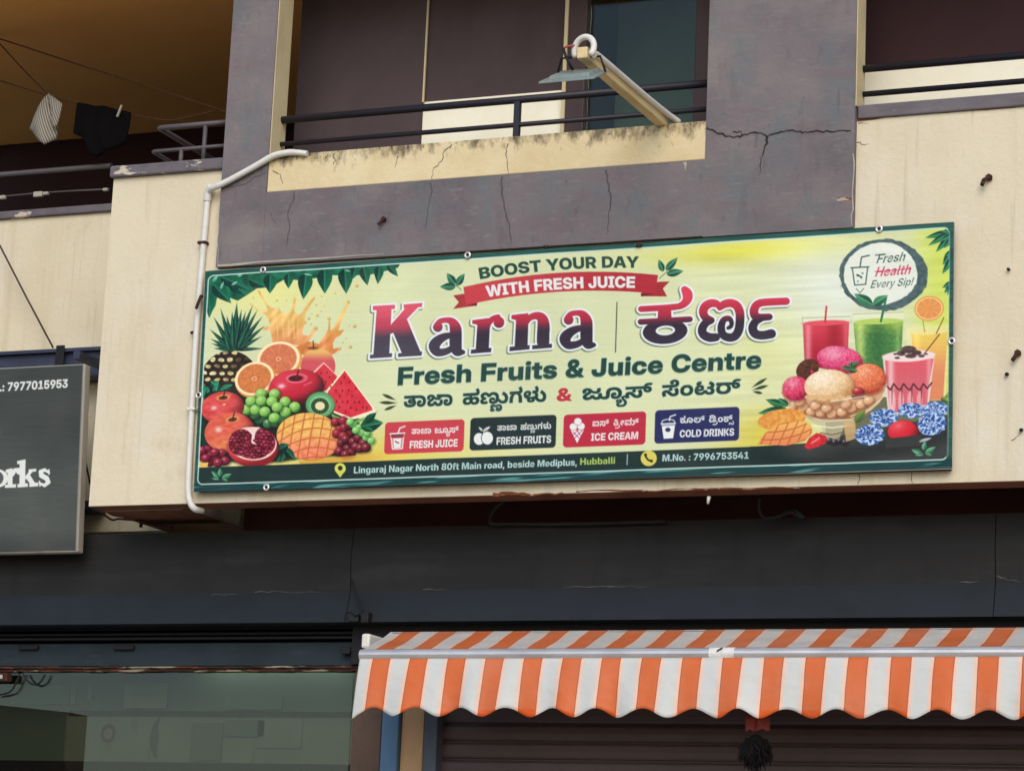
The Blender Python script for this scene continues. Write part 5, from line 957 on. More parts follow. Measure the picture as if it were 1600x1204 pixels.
    A.poly(i3([(842, 208), (946, 202), (930, 312), (858, 316)]), WH); A.poly(i3([(846, 212), (942, 206), (941, 214), (847, 220)]), (120, 124, 160))
    A.stroke(i3([(842, 200), (850, 178), (893, 166), (936, 176), (944, 196)]), 1.3, WH); A.stroke(i3([(838, 204), (948, 198)]), 1.6, WH); A.stroke(i3([(900, 178), (908, 148), (948, 134)]), 1.8, WH); A.ell(*i3([(890, 248)])[0], 4.2, 3.4, (44, 48, 96))

    # ---- address line
    AW = (196, 224, 216)
    A.text("Lingaraj Nagar North 80ft Main road, beside Mediplus,", (552.5, 739.2), (901, 726.6), 10.4, AW)
    A.text("Hubballi", (906, 725.8), (960.5, 723.8), 10.4, (178, 206, 96))
    A.stroke([(980.2, 709.5), (979.6, 725.5)], 1.5, (170, 196, 184))
    A.text("M.No. : 7996753541", (1035, 720.6), (1169.6, 716.2), 10.6, AW)
    A.ell(1013.7, 715.6, 12.6, 12.2, (224, 206, 92)); A.stroke([(1008.5, 709.5), (1009.5, 714), (1013, 718.5), (1018.5, 720.5)], 3., (44, 60, 40)); A.ell(1008.6, 710.4, 2.4, 2.6, (44, 60, 40)); A.ell(1017.8, 719.8, 2.6, 2.4, (44, 60, 40))
    A.ell(531.4, 731.4, 8.6, 8.4, (222, 222, 96)); A.poly([(523.6, 735), (539, 734.6), (531, 745.5)], (214, 216, 90)); A.ell(531.4, 730.8, 3.8, 3.8, (30, 48, 40))
    for l in [(344, 744, 344.5, 731, 7), (342, 746, 331, 736, 6.5), (347, 747, 362, 740, 7.5), (343, 748, 331, 747, 4), (347, 748, 356, 751, 4)]: A.leaf(*l, (120, 196, 140), (50, 136, 96))
    for l in [(1443, 703, 1446, 689, 8), (1441, 708, 1424, 702, 8), (1446, 708, 1462, 698, 8), (1443, 709, 1430, 711, 4), (1446, 709, 1456, 711, 4)]: A.leaf(*l, (132, 200, 150), (60, 140, 100))

    # ---- round emblem
    A.label = 9
    cx, cy = 1380.5, 429.5
    w, Xw, Yw = A.win(1306, 366, 1456, 492)
    a = (Xw - cx) / 70.; b = (Yw - cy) / 57.; qd = np.hypot(a, b); th = np.arctan2(b, a)
    rag = (vnoise(th * 22, qd * 70, 2.2, 6) - .5) * .05
    inner = .885 - .125 * sst(np.cos(th - .35), -.3, .95) + .5 * rag; outer = .985 + rag
    A.put(w, (236, 238, 220), np.clip(.5 - (qd - .93) * 30, 0, 1))
    A.put(w, lerp((52, 78, 80), (84, 104, 104), vnoise(Xw, Yw, 4, 3)), np.clip(.5 - (np.abs(qd - (inner + outer) / 2) - (outer - inner) / 2) * 46, 0, 1) * .95)
    e = lambda L: q(L, 1300, 240, 5.017)
    EG = (44, 78, 74)
    A.text("Fresh", e([(345, 862)])[0], e([(566, 842)])[0], 15., EG, slant=.30, grow=-.35); A.text("Health", e([(335, 966)])[0], e([(608, 944)])[0], 15.6, (206, 50, 92), slant=.30, grow=-.25); A.text("Every Sip!", e([(300, 1056)])[0], e([(628, 1032)])[0], 12.6, EG, slant=.26, grow=-.35)
    A.stroke(e([(338, 925), (470, 915), (606, 905)]), [1., 1.5, 1.], (206, 50, 92)); A.stroke(e([(342, 796), (420, 790)]), 1.6, EG)
    A.stroke(e([(150, 895), (290, 888)]), 2., EG); A.stroke(e([(160, 898), (178, 1030), (264, 1024), (280, 892)]), 1.8, EG); A.stroke(e([(220, 885), (232, 812), (292, 798)]), 2., EG)
    A.ell(*e([(205, 955)])[0], 3., 1.7, EG, 20); A.ell(*e([(240, 938)])[0], 1.5, 1.2, EG); A.ell(*e([(228, 968)])[0], 2.2, 1.6, EG, 60); A.ell(*e([(203, 1002)])[0], 1.3, 1.1, EG)
    A.stroke(e([(190, 1058), (220, 1092), (250, 1056)]), 1.2, (60, 110, 80)); 
    A.leaf(*e([(320, 1185)])[0], *e([(172, 1098)])[0], 15, (58, 148, 96), (28, 104, 74), (150, 204, 160)); A.leaf(*e([(322, 1186)])[0], *e([(440, 1108)])[0], 14, (70, 160, 104), (34, 112, 78), (150, 204, 160))
    A.label = 2
    A.stroke([(1384.5, 466), (1378.5, 494)], 3.2, (40, 118, 82))
    # thin streaks of a worn print
    A.C *= .965
    A.C += ((vnoise(A.X * .02, A.Y, 1.6, 31) - .5) * 5)[..., None] + ((vnoise(A.X, A.Y, 1.5, 33) - .5) * 5)[..., None]
    return A
# ------------------------------------------------------------------ ground and road
MAT['asphalt'] = plaster('asphalt', (96, 94, 90), [((80, 54, 53), 1.5, (1, 1, 1), .4, .7, .6, 0.), ((92, 88, 82), 60., (1, 1, 1), .55, .75, .5, 3.)], .9, 120., .4)
MAT['dust'] = plaster('dusty_ground', (146, 134, 120), [((118, 108, 96), .8, (1, 1, 1), .4, .7, .7, 0.), ((150, 138, 122), 9., (1, 1, 1), .5, .75, .5, 3.)], .95, 60., .5)
MAT['paving'] = plaster('concrete_paving', (158, 150, 138), [((136, 128, 116), 4., (1, 1, 1), .4, .7, .6, 0.)], .9, 60., .4)
o = MB().add([(-900, -900, 0), (900, -900, 0), (900, 900, 0), (-900, 900, 0)], [(0, 1, 2, 3)]).build('ground', MAT['dust']); tag(o, kind='structure')
o = MB().add([(-900, -16, .004), (900, -16, .004), (900, -4.2, .004), (-900, -4.2, .004)], [(0, 1, 2, 3)]).build('road', MAT['asphalt']); tag(o, kind='structure')
o = MB().box(-40, 40, -4.2, .4, .008, .14).build('pavement', MAT['paving'], bevel=.01); tag(o, kind='structure')

# ------------------------------------------------------------------ the building
zt_l = P(447, 240, -.028).z; zt_r = P(1102, 190, -.028).z; ZT = (zt_l + zt_r) / 2
bld = tag(empty('shop_building'), 'cream and purple plastered building with upper balconies above shuttered ground floor shops', 'building')
XL, XR, XP0, XP1, XQ0, XQ1 = -1.978, 5.0, -1.480, -1.283, 0.476, 1.024
ZB, ZP, ZL = 3.300, 4.206, 4.488
ZC_ = 5.48                                                # balcony ceiling
w_ = MB().prism([(XL, ZB), (XR, ZB), (XR, 4.60), (XQ1, 4.60), (XQ1, ZP - .001), (XP0, ZP - .001), (XP0, 4.60), (XL, 4.60)], 0, .12)
# short cracks in the cream below and beside the banner
def cr(pts, y, w0, w1=None):
    p = [tuple(at(a, b, y)[[0, 2]]) for a, b in pts]; n = len(p); w1 = w0 if w1 is None else w1
    r_ = random.Random(int(pts[0][0] * 7 + pts[0][1])); out = []; ws = []
    for i in range(n - 1):
        m = 4
        for t in range(m):
            f = t / m; j = 0 if t == 0 else .0045
            out.append((p[i][0] + (p[i + 1][0] - p[i][0]) * f + r_.uniform(-j, j), p[i][1] + (p[i + 1][1] - p[i][1]) * f + r_.uniform(-j, j)))
            g = (i + f) / (n - 1); ws.append((w0 + (w1 - w0) * g) * r_.uniform(.6, 1.35))
    out.append(p[-1]); ws.append(w1 * .5)
    return out, ws
for pts, a, b in (([(1342, 741), (1341, 757)], .003, .002), ([(1424, 735), (1426, 755)], .003, .002), ([(1337, 222), (1345, 225), (1358, 226)], .003, .001), ([(1580, 688), (1594, 674)], .003, .001), ([(1341, 193), (1358, 194)], .003, .001)):
    w_.ribbon(*cr(pts, -.0012, a, b), -.0012, 1)
# rusty edge where the purple plaster ends, and along the lower rim
w_.ribbon(*cr([(1336.5, 186), (1334.5, 260), (1333, 352)], -.0015, .006, .004), -.0015, 2)
w_.ribbon(*cr([(1338, 188), (1400, 181), (1480, 175), (1600, 167)], -.0015, .009, .004), -.0015, 2)
w_.ribbon(*cr([(770, 772), (800, 770), (830, 773), (880, 769)], -.0015, .012, .006), -.0015, 2)
w_.ribbon(*cr([(900, 768), (1000, 766), (1100, 764), (1250, 762)], -.0015, .004, .006), -.0015, 2)
w_.build('front_wall', [MAT['cream'], MAT['crack_soft'], MAT['rust_line']], bld)

# purple plaster frame round the balcony opening (with its cracks)
p_ = MB().box(XP0, XP1, -.03, .09, ZP, 6.6).box(XQ0, XQ1, -.03, .09, ZP - .004, 6.6).box(XP1, XQ0, -.0285, .12, ZP, ZL)
Yc = -.0312
for pts, a, b in (([(1104, 200), (1122, 209), (1146, 215), (1160, 212), (1172, 208), (1186, 208), (1198, 214), (1212, 208), (1228, 204), (1246, 206), (1262, 207), (1280, 205), (1304, 206), (1330, 204)], .0065, .005),
                  ([(1145, 206), (1156, 205), (1160, 212)], .004, .004), ([(1199, 214), (1195, 232), (1189, 246), (1187, 272)], .008, .002)):
    p_.ribbon(*cr(pts, Yc, a, b), Yc, 1)
Yc2 = -.0297
for pts, a, b in (([(460, 298), (459, 312), (450, 330), (452, 360), (447, 384)], .004, .003), ([(671, 285), (675, 300), (668, 330), (664, 358)], .005, .002), ([(785, 276), (784, 300), (788, 325), (796, 350), (800, 378)], .006, .003),
                  ([(948, 265), (948, 280), (954, 302), (951, 345), (949, 364)], .006, .003), ([(430, 350), (420, 330)], .002, .001), ([(610, 330), (604, 350)], .002, .001)):
    p_.ribbon(*cr(pts, Yc2, a, b), Yc2, 2)
p_.ribbon(*cr([(352, 292), (366, 292), (384, 288), (398, 276), (416, 270)], Yc, .004, .003), Yc, 2)
p_.ribbon(*cr([(343, 322), (341, 340), (340, 412)], Yc, .004, .003), Yc, 3)
p_.ribbon(*cr([(339.5, 415), (420, 408.5), (600, 397)], Yc, .008, .005), Yc, 3)
p_.ribbon(*cr([(1333, 240), (1332, 300), (1331, 352)], Yc, .004, .004), Yc, 3)
p_.ribbon(*cr([(1308, 311), (1331, 310)], Yc, .016, .014), Yc, 4)
p_.ribbon(*cr([(1070, 253), (1072, 266)], Yc2, .012, .002), Yc2, 3)
p_.build('purple_frame', [MAT['purple'], MAT['crack'], MAT['crack_soft'], MAT['frame_cream'], MAT['rust_line']], bld)
MB().box(XP1, XP1 + .004, -.024, .088, ZT, 6.6).build('jamb', MAT['jamb'], bld)
MB().box(XQ1, XQ1 + .004, -.024, .075, 4.645, 6.6).build('jamb', MAT['jamb'], bld)
l_ = MB().box(XP1 + .001, XQ0 - .0005, -.0275, .12, ZL + .0005, ZT)
for pts in ([(706, 226), (694, 236), (690, 252), (678, 262), (675, 281)], [(793, 224), (790, 240), (795, 272)], [(520, 240), (524, 250), (521, 258)], [(426, 266), (438, 272), (442, 288)], [(622, 244), (617, 262)]):
    l_.ribbon(*cr(pts, -.0285, .0035, .002), -.0285, 1)
l_.build('ledge', [make_ledge_mat(ZT), MAT['crack_soft']], bld, bevel=.004)
c1 = MB().box(XL - .008, XP0 - .002, -.022, .14, 4.6005, 4.646); c1.build('coping', MAT['coping'], bld, bevel=.006)
MB().box(XQ1 + .0045, XR, -.012, .14, 4.6005, 4.650).build('coping', MAT['coping_plain'], bld, bevel=.005)

# recessed wall at the left with its own coping, and the block's underside
YR = .57
zr_t = P(80, 318 + 6, YR - .02).z; zr_b = P(80, 338 - 2, YR - .02).z
MB().box(-6.0, XL + .3, YR, YR + .12, 3.30, zr_b).build('recessed_wall', MAT['cream'], bld)
MB().box(-6.0, XL + .01, YR - .02, YR + .14, zr_b + .0005, zr_t).build('coping', MAT['coping'], bld, bevel=.006)
MB().box(XL + .002, XP0 - .15, .1205, YR - .001, 3.302, 4.55).build('side_wall', MAT['cream'], bld)
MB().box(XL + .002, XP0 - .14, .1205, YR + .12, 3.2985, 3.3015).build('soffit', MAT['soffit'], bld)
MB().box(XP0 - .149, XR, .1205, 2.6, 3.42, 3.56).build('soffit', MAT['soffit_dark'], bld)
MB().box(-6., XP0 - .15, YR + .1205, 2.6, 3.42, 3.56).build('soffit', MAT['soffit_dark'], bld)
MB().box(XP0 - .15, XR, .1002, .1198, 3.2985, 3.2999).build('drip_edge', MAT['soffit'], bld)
MB().box(XL, XR, .004, .1, 3.2975, 3.2999).build('drip_edge', MAT['soffit'], bld)

# balcony rooms: ceiling, back walls, dado, the storey above
YB = 2.0
MB().box(-6., XP0 - .15, YR + .1205, YB - .001, 3.5605, 3.572).box(XP0 - .1499, XR, .1205, YB - .001, 3.5605, 3.572).build('balcony_floor', MAT['floor_tile'], bld)
XE = -4.05                                                # the upper floors end here; the balcony is open on that side
MB().box(XE, XR, -.12, 2.8, ZC_, ZC_ + .16).build('balcony_ceiling', MAT['ochre'], bld)
MB().box(XE - .1, XR + .2, -.14, 3.0, 6.6, 9.6).build('upper_storey', MAT['cream'], bld)
MB().box(XE, XP1 + 3., YB, YB + .12, 3.561, ZC_ - .001).build('balcony_wall', MAT['maroon'], bld)
YA, YW = .38, .398
xa0 = P(467, 90, YA).x; xa1 = P(663, 90, YA).x; xb1 = P(886, 70, YW).x
MB().box(xa0, xa1, YA, YB - .001, 3.561, ZC_ - .002).build('balcony_wall', MAT['dark_wall'], bld)
wb_ = MB().box(xa1 + .001, xb1, YW, YB - .002, 3.561, ZC_ - .003).box(xa1 + .0012, xa1 + .008, YA - .002, YA + .006, P(660, 160, YA).z, ZC_ - .004, 1)  # thin pale second box paints the highlight along the wall corner
wb_.build('balcony_wall', [MAT['dark_wall'], MAT['jamb']], bld)
zd = (P(664, 160, YW).z + P(880, 142, YW).z) / 2
MB().box(xa1 + .001, xb1 - .001, YW - .006, YW - .0005, 3.561, zd).build('dado', MAT['dado'], bld)
zd2 = (P(1350, 110, YW).z + P(1600, 84, YW).z) / 2
MB().box(XQ1 - .35, XR, YW, YB - .001, 3.561, ZC_ - .003).build('balcony_wall', MAT['maroon'], bld)
MB().box(XQ1 - .35, XR, YW - .006, YW - .0005, 3.561, zd2).build('dado', MAT['dado'], bld)
# balcony door with a dark frame
xd0 = P(891, 70, YW).x; xd1 = P(1108, 70, YW).x; xg0 = P(920, 70, YW).x; xg1 = P(1090, 70, YW).x
MAT['door_frame'] = plaster('dark_brown_frame', (70, 52, 50), [((52, 38, 38), 20., (1, 1, .2), .4, .7, .6, 2.)], .5, 60., .05)
d_ = MB().box(xd0 + .002, xg0, YW - .03, YW + .05, 3.561, ZC_ - .01).box(xg1, XQ0 + .3, YW - .03, YW + .05, 3.561, ZC_ - .01)
MB().box(xb1, xd0 + .001, YW - .034, YW + .05, 3.561, ZC_ - .01).build('trim', MAT['jamb'], bld)
d_.build('door_frame', MAT['door_frame'], bld, bevel=.004)
MB().box(xg0 + .0005, xg1 - .0005, YW + .005, YW + .012, 3.561, ZC_ - .012).build('door_pane', MAT['door_glass'], bld)
MAT['room'] = plaster('dim_room', (150, 160, 142), [((124, 134, 118), 2., (1, 1, 1), .4, .7, .7, 2.)], .9, 50., 0)
MB().box(xd0, XQ0 + .3, YW + .5, YW + .55, 3.561, ZC_ - .012).build('inner_wall', MAT['room'], bld)

# ------------------------------------------------------------------ ground floor front
YK = .30
zk0 = 3.243; zk1 = 3.003; zk2 = 2.883
xs1 = P(549, 900, YK).x; xs2 = P(1556, 860, YK).x
k_ = MB()
for a, b in ((-6., xs1 - .0013), (xs1 + .0013, xs2 - .0015), (xs2 + .0015, XR)):
    # slightly bulging sheet, then the angled lip under it
    k_.add([(a, YK, zk0), (b, YK, zk0), (b, YK - .012, (zk0 + zk1) / 2), (a, YK - .012, (zk0 + zk1) / 2), (b, YK, zk1), (a, YK, zk1), (a, YK + .04, zk0), (b, YK + .04, zk0)], [(6, 7, 1, 0), (0, 1, 2, 3), (3, 2, 4, 5)])
    k_.add([(a, YK, zk1), (b, YK, zk1), (b, YK - .035, zk2), (a, YK - .035, zk2), (a, YK + .10, zk2), (b, YK + .10, zk2)], [(0, 1, 2, 3), (3, 2, 5, 4)], 1)
k_.box(-6., XR, YK + .03, YK + .036, zk2 + .01, zk0 - .004, 2)
MAT['scuff'] = plaster('pale_scuff', (92, 90, 86), [((60, 58, 56), 60., (.4, 1, 1), .4, .6, .9, 2.)], .8, 60., 0)
for pts in ([(398, 925), (440, 924), (500, 925)], [(330, 929), (372, 928)], [(1557, 900), (1572, 905), (1596, 909)], [(880, 918), (960, 916), (1010, 916)], [(660, 921), (700, 920)], [(1500, 909), (1530, 908)]):
    k_.ribbon(*cr(pts, YK - .0035, .0045, .002), YK - .0035, 3)
k_.build('fascia_cladding', [MAT['clad'], MAT['clad_low'], MAT['black'], MAT['scuff']], bld)
YF = .40
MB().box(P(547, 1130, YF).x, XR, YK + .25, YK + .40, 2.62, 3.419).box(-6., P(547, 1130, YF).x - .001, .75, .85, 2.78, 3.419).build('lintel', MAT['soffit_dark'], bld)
# the shop window at the left
xw1 = P(547, 1130, YF).x
zw = P(300, 1047, YF).z; zr1 = P(300, 1004, YF - .02).z; zr0 = P(300, 1040, YF - .02).z
g_ = MB()
for i, z in enumerate((zr1 + .012, zr1 + .030, zr1 + .052, zr1 + .072)): g_.box(-6., xw1 + .05, YF - .035 + .012 * i, YF + .06, z, z + .009)
g_.box(-6., xw1 + .05, YF + .065, YF + .10, zr1 - .02, 3.0)  # board added to stop the lamp's glow leaking between the tracks
g_.build('window_track', MAT['black'], bld)
MB().box(-6., xw1 + .06, YF - .02, YF + .05, zr0, zr1).build('window_head', MAT['teal'], bld, bevel=.003)
for px in (46, 195):
    q = P(px, 1011, YF - .022); hw = .045
    MB().box(q.x - hw, q.x + hw, YF - .036, YF - .0205, q.z - .011, q.z + .009).build('pull_handle', MAT['black'], bld, bevel=.004)
r_ = MB(); rr = random.Random(4); x = -6.; zm = (zw + zr0) / 2
while x < xw1 + .04:
    n = min(x + rr.uniform(.03, .10), xw1 + .04)
    r_.box(x, n, YF - .028 - rr.uniform(0, .003), YF + .02, zm - .001 + rr.uniform(-.001, .001), zr0 - .0005 - rr.uniform(0, .003)).box(x, n, YF - .018 - rr.uniform(0, .003), YF + .02, zw - .003 - rr.uniform(0, .004), zm - .0035); x = n
r_.box(-6., xw1 + .04, YF - .012, YF + .018, zw, zr0 - .004)
r_.build('rusty_rail', MAT['rail_rust'], bld)
MB().box(-6., xw1, YF + .004, YF + .010, .45, zw - .002).build('window_pane', MAT['shop_glass'], bld)
MB().box(-6., xw1 + .05, YF - .02, YF + .06, .14, .45).build('window_sill', MAT['tan_jamb'], bld)
# inside of the shop: back panel, shelf edge, board standing in for a banner mirrored in the glass
MAT['shop_wall'] = plaster('pale_green_wall', (142, 146, 132), [((122, 126, 114), 2., (1, 1, 1), .4, .7, .7, 2.)], .9, 50., .1)
MAT['shop_board'] = plaster('beige_board', (176, 172, 152), [((156, 150, 132), 3., (1, 1, 1), .4, .7, .6, 2.), ((92, 86, 74), 14., (1, 1, .25), .58, .75, .5, 5.)], .9, 50., .1)
MAT['shelf_edge'] = plaster('red_brown_edge', (96, 56, 42), [((76, 42, 32), 8., (.3, 1, 1), .4, .7, .6, 2.)], .7, 50., .1)
YS = .62
MB().box(-6., xw1 + .15, YS, YS + .05, .14, 2.86).build('shop_inner_wall', MAT['shop_wall'], bld)
za = P(300, 1111, YS).z; zb = P(300, 1119, YS).z
MB().box(P(112, 1110, YS).x, xw1 + .1, YS - .02, YS - .001, zb, za).build('shelf_edge', MAT['shelf_edge'], bld)
x0, x1 = P(104, 1150, YS).x, P(250, 1150, YS).x
z0, z1 = P(200, 1194, YS).z, P(200, 1118, YS).z
b_ = MB().box(x0, xw1 + .1, YS - .012, YS - .002, z0, z1)
b_.build('mirrored_board', MAT['shop_board'], bld)
MB().box(-6, xw1 + .1, YS - .2, YS - .002, z0 - .3, z0 - .004).build('inner_counter', MAT['maroon'], bld)
q = P(169, 1145, YS - .014); e_ = MB()
for r0, r1, mi in ((.034, .020, 0), (.017, .010, 1)):
    n = 28; vs = []
    for i in range(n):
        t = 6.2832 * i / n; vs += [(q.x + r0 * math.cos(t), YS - .014, q.z + r0 * 1.12 * math.sin(t)), (q.x + r1 * math.cos(t), YS - .014, q.z + r1 * 1.12 * math.sin(t))]
    e_.add(vs, [(2 * i, (2 * i + 2) % (2 * n), (2 * i + 3) % (2 * n), 2 * i + 1) for i in range(n)], mi)
MAT['brown_reflection'] = plaster('mirrored_brown', (128, 104, 84), [], .8, 60., 0)
e_.build('mirrored_emblem', [MAT['brown_reflection'], MAT['tan_jamb']], bld); e_ = MB()  # ring emblem: a reflection in the pane, modelled as an object behind it
q2 = P(252, 1152, YS - .014); n = 18; vs = []
for i in range(n + 1):
    t = R(100 + 160 * i / n); wdt = .004 + .034 * math.sin(math.pi * i / n)
    vs += [(q2.x + .05 * math.cos(t), YS - .0145, q2.z + .085 * math.sin(t)), (q2.x + (.05 - wdt) * math.cos(t) , YS - .0145, q2.z + (.085 - wdt) * math.sin(t))]
e_.add(vs, [(2 * i, 2 * i + 2, 2 * i + 3, 2 * i + 1) for i in range(n)])
MAT['crescent'] = plaster('mirrored_grey', (112, 122, 114), [], .8, 60., 0)
e_.build('mirrored_emblem', MAT['crescent'], bld)  # crescent letter, likewise a modelled stand-in for a reflection

for a, b, c, d in ((20, 1070, 108, 1100), (113, 1068, 118, 1100), (140, 1067, 145, 1094)):
    A0, B0 = P(a, b, YS - .004), P(c, d, YS - .004)
    MB().box(A0.x, B0.x, YS - .012, YS - .001, B0.z, A0.z).build('wall_panel', MAT['shop_board'] if c - a < 20 else MAT['room'], bld)

# tube lamp glowing just inside the top of the shop window
m, nt, lk, bs = new_mat('lamp_glow'); bs.inputs['Emission Color'].default_value = (.72, 1., .86, 1); bs.inputs['Emission Strength'].default_value = 5.
xa, xb = P(310, 1050, .57).x, P(545, 1050, .57).x
MB().tube([(xa, .56, zw + .055), (xb, .56, zw + .055)], .012, 10).build('tube_lamp', m, bld)
for a, b, c, d, mm in ((196, 1066, 259, 1106, 'shop_board'), (352, 1088, 440, 1108, 'room'), (352, 1124, 412, 1150, 'shop_wall'), (404, 1122, 470, 1168, 'shop_board'), (300, 1128, 345, 1188, 'shop_wall')):
    A0, B0 = P(a, b, YS - .02), P(c, d, YS - .02)
    MB().box(A0.x, B0.x, YS - .021, YS - .0145, B0.z, A0.z).build('wall_poster', MAT[mm], bld)
# jambs between the window and the roller shutter
def jamb(pa, pb, y0, y1, m, name='door_jamb'):
    MB().box(P(pa, 1165, y0).x, P(pb, 1165, y0).x, y0, y1, .14, 2.735).build(name, m, bld, bevel=.004)
jamb(548, 594, YF - .01, YF + .25, MAT['brown_jamb'], 'brown_pillar')
jamb(594.5, 621, YF - .03, YF + .2, MAT['blue_jamb'])
jamb(626, 661, YF - .005, YF + .2, MAT['tan_jamb'], 'tan_pillar')
jamb(621.3, 625.7, YF + .01, YF + .2, MAT['black'], 'shadow_gap')
jamb(661.3, 682, YF - .03, YF + .2, MAT['slate_jamb'])
MB().box(P(549, 1165, YF).x, XR, YF - .045, YF + .2, 2.737, 2.884).build('dark_gap_box', MAT['black'], bld)  # black box putting the deep shade of the gap above the awning into colour
# roller shutter: curved slats
xsh = P(683, 1165, YF).x
sl = MB(); pit = .0655; z = 2.90; base_z = P(1000, 1132, YF).z; z0 = base_z + pit * math.ceil((2.88 - base_z) / pit)
prof = [(0, 0.0), (.003, -.010), (.010, -.0145), (.032, -.0165), (.050, -.0145), (.0575, -.009), (.0605, .0)]
zz = z0
while zz > .2:
    vs = []
    for dz, dy in prof:
        vs += [(xsh, YF + .03 + dy, zz - dz), (XR, YF + .03 + dy, zz - dz)]
    vs += [(xsh, YF + .03, zz - pit), (XR, YF + .03, zz - pit)]
    m_ = len(prof) + 1
    sl.add(vs, [(2 * i, 2 * i + 1, 2 * i + 3, 2 * i + 2) for i in range(m_ - 1)])
    zz -= pit
sl.build('roller_shutter', MAT['shutter'], bld)
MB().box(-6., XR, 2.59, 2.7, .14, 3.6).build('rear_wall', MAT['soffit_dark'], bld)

# the house across the road, seen only as a reflection in the shop window
xo = P(104, 1150, 24.8).x
ob = tag(empty('opposite_house', (xo - 5, -24, 0)), 'plain grey brown house across the road whose gable shows in the shop window', 'house')
MAT['far_wall'] = plaster('grey_brown_wall', (120, 110, 98), [((100, 92, 82), .4, (1, 1, 1), .4, .7, .7, 0.)], .9, 8., .1)
za_, zb_ = P(104, 1112, 24.8).z, P(20, 1078, 24.8).z
MB().prism([(xo - 12, 0), (xo, 0), (xo, za_), (xo - 3.6, zb_), (xo - 12, zb_ - 3)], -24.5, -24).build('wall', MAT['far_wall'], ob)
for i in range(3): MB().box(xo - 2.6 - 3 * i, xo - 1.2 - 3 * i, -24.0, -23.95, 1.0, 2.6).build('window', MAT['navy'], ob)
# ------------------------------------------------------------------ railings
def rail_z(p, q, y): return (P(*p, y).z + P(*q, y).z) / 2
YQ = .055
za = rail_z((441, 189), (1104, 129.5), YQ); zb = rail_z((441, 222.5), (1104, 174), YQ)
rl = tag(empty('balcony_railing', (XP1, YQ, ZT)), 'dark two-pipe railing above the stained cream ledge', 'railing')
MB().tube([(XP1 + .004, YQ, za), (XQ0 - .001, YQ, za)], .0145, 12).build('top_rail', MAT['rail'], rl)
MB().tube([(XP1 + .004, YQ, zb), (XQ0 - .001, YQ, zb)], .0095, 12).build('lower_rail', MAT['rail'], rl)
xp = P(808, 190, YQ).x
MB().bar((xp, YQ, ZT - .01), (xp, YQ, za), .022, .022).build('post', MAT['rail'], rl)
za = rail_z((1350, 110), (1600, 84.5), YQ); zb = rail_z((1347, 148), (1600, 126.5), YQ)
rl2 = tag(empty('balcony_railing', (XQ1, YQ, 4.65)), 'dark two-pipe railing over the grey coping beside the wide purple pillar', 'railing')
MB().tube([(XQ1 + .005, YQ, za), (XR, YQ, za)], .0135, 12).build('top_rail', MAT['rail'], rl2)
MB().tube([(XQ1 + .005, YQ, zb), (XR, YQ, zb)], .0105, 12).build('lower_rail', MAT['rail'], rl2)
MB().bar((2.2, YQ, 4.64), (2.2, YQ, za), .022, .022).build('post', MAT['rail'], rl2)
# grey pipe rail standing on the left block, turning back into the balcony
rl3 = tag(empty('corner_railing', (XL + .2, .06, 4.646)), 'grey pipe railing turning a corner on the coping beside the narrow purple pillar', 'railing')
z1 = P(250, 200, .06).z; z2 = P(238, 237, .06).z; xr0 = P(249, 200, .06).x; xr2 = P(239, 237, .06).x
MB().tube([(XP0 - .002, .06, z1), (xr0 + .01, .06, z1), (xr0, .065, z1), (xr0, .075, z1), (xr0, .95, z1)], .011, 10).build('top_rail', MAT['grey_rail'], rl3)
MB().tube([(XP0 - .002, .06, z2), (xr2 + .01, .06, z2), (xr2, .065, z2), (xr2, .075, z2), (xr2, .95, z2)], .008, 10).build('lower_rail', MAT['grey_rail'], rl3)
for px, y in ((320, .06), (285, .06)):
    xq = P(px, 215, y).x; MB().tube([(xq, y, 4.64), (xq, y, z1 if px == 320 else z2)], .009, 8).build('post', MAT['grey_rail'], rl3)
MB().tube([(xr0, .5, 4.5), (xr0, .5, z1)], .009, 8).build('post', MAT['grey_rail'], rl3)
# pipe above the recessed wall
YP = YR + .04
rl4 = tag(empty('recess_railing', (-4, YP, zr_t)), 'single grey pipe rail above the set-back cream wall', 'railing')
zq = rail_z((0, 274), (174, 258), YP)
xpe = P(174, 258, YP).x
MB().tube([(-6., YP, zq), (xpe, YP, zq)], .0125, 10).build('top_rail', MAT['grey_rail'], rl4)
for xq in (-5., -3.6): MB().tube([(xq, YP, zr_t - .01), (xq, YP, zq)], .010, 8).build('post', MAT['grey_rail'], rl4)
zq2 = rail_z((0, 308), (172, 294), YP)
o = MB().tube([(-6., YP, zq2)] + [(-6 + (xpe + 6) * i / 20., YP, zq2 - .004 * math.sin(i * 1.3)) for i in range(1, 21)], .004, 6).build('clothesline', MAT['grey_rail'])
tag(o, 'taut line with pale clips strung just above the coping of the set-back wall', 'clothesline')
for px, py, s_ in ((4, 308, .016), (60, 303, .022), (72, 302, .013), (165, 296, .012)):
    q = P(px, py, YP - .004)
    k = MB().box(q.x - s_, q.x + s_, YP - .012, YP + .006, q.z - s_ * .62, q.z + s_ * .45).build('clothes_peg', MAT['frame_cream'], bevel=.004)
    tag(k, {4: 'pale peg on the lower line, at the edge of the photo', 60: 'largest pale peg on the lower line', 72: 'small pale peg right beside the largest one', 165: 'pale peg where the lower line meets the cream block'}[px], 'peg', 'pale pegs on the lower line')
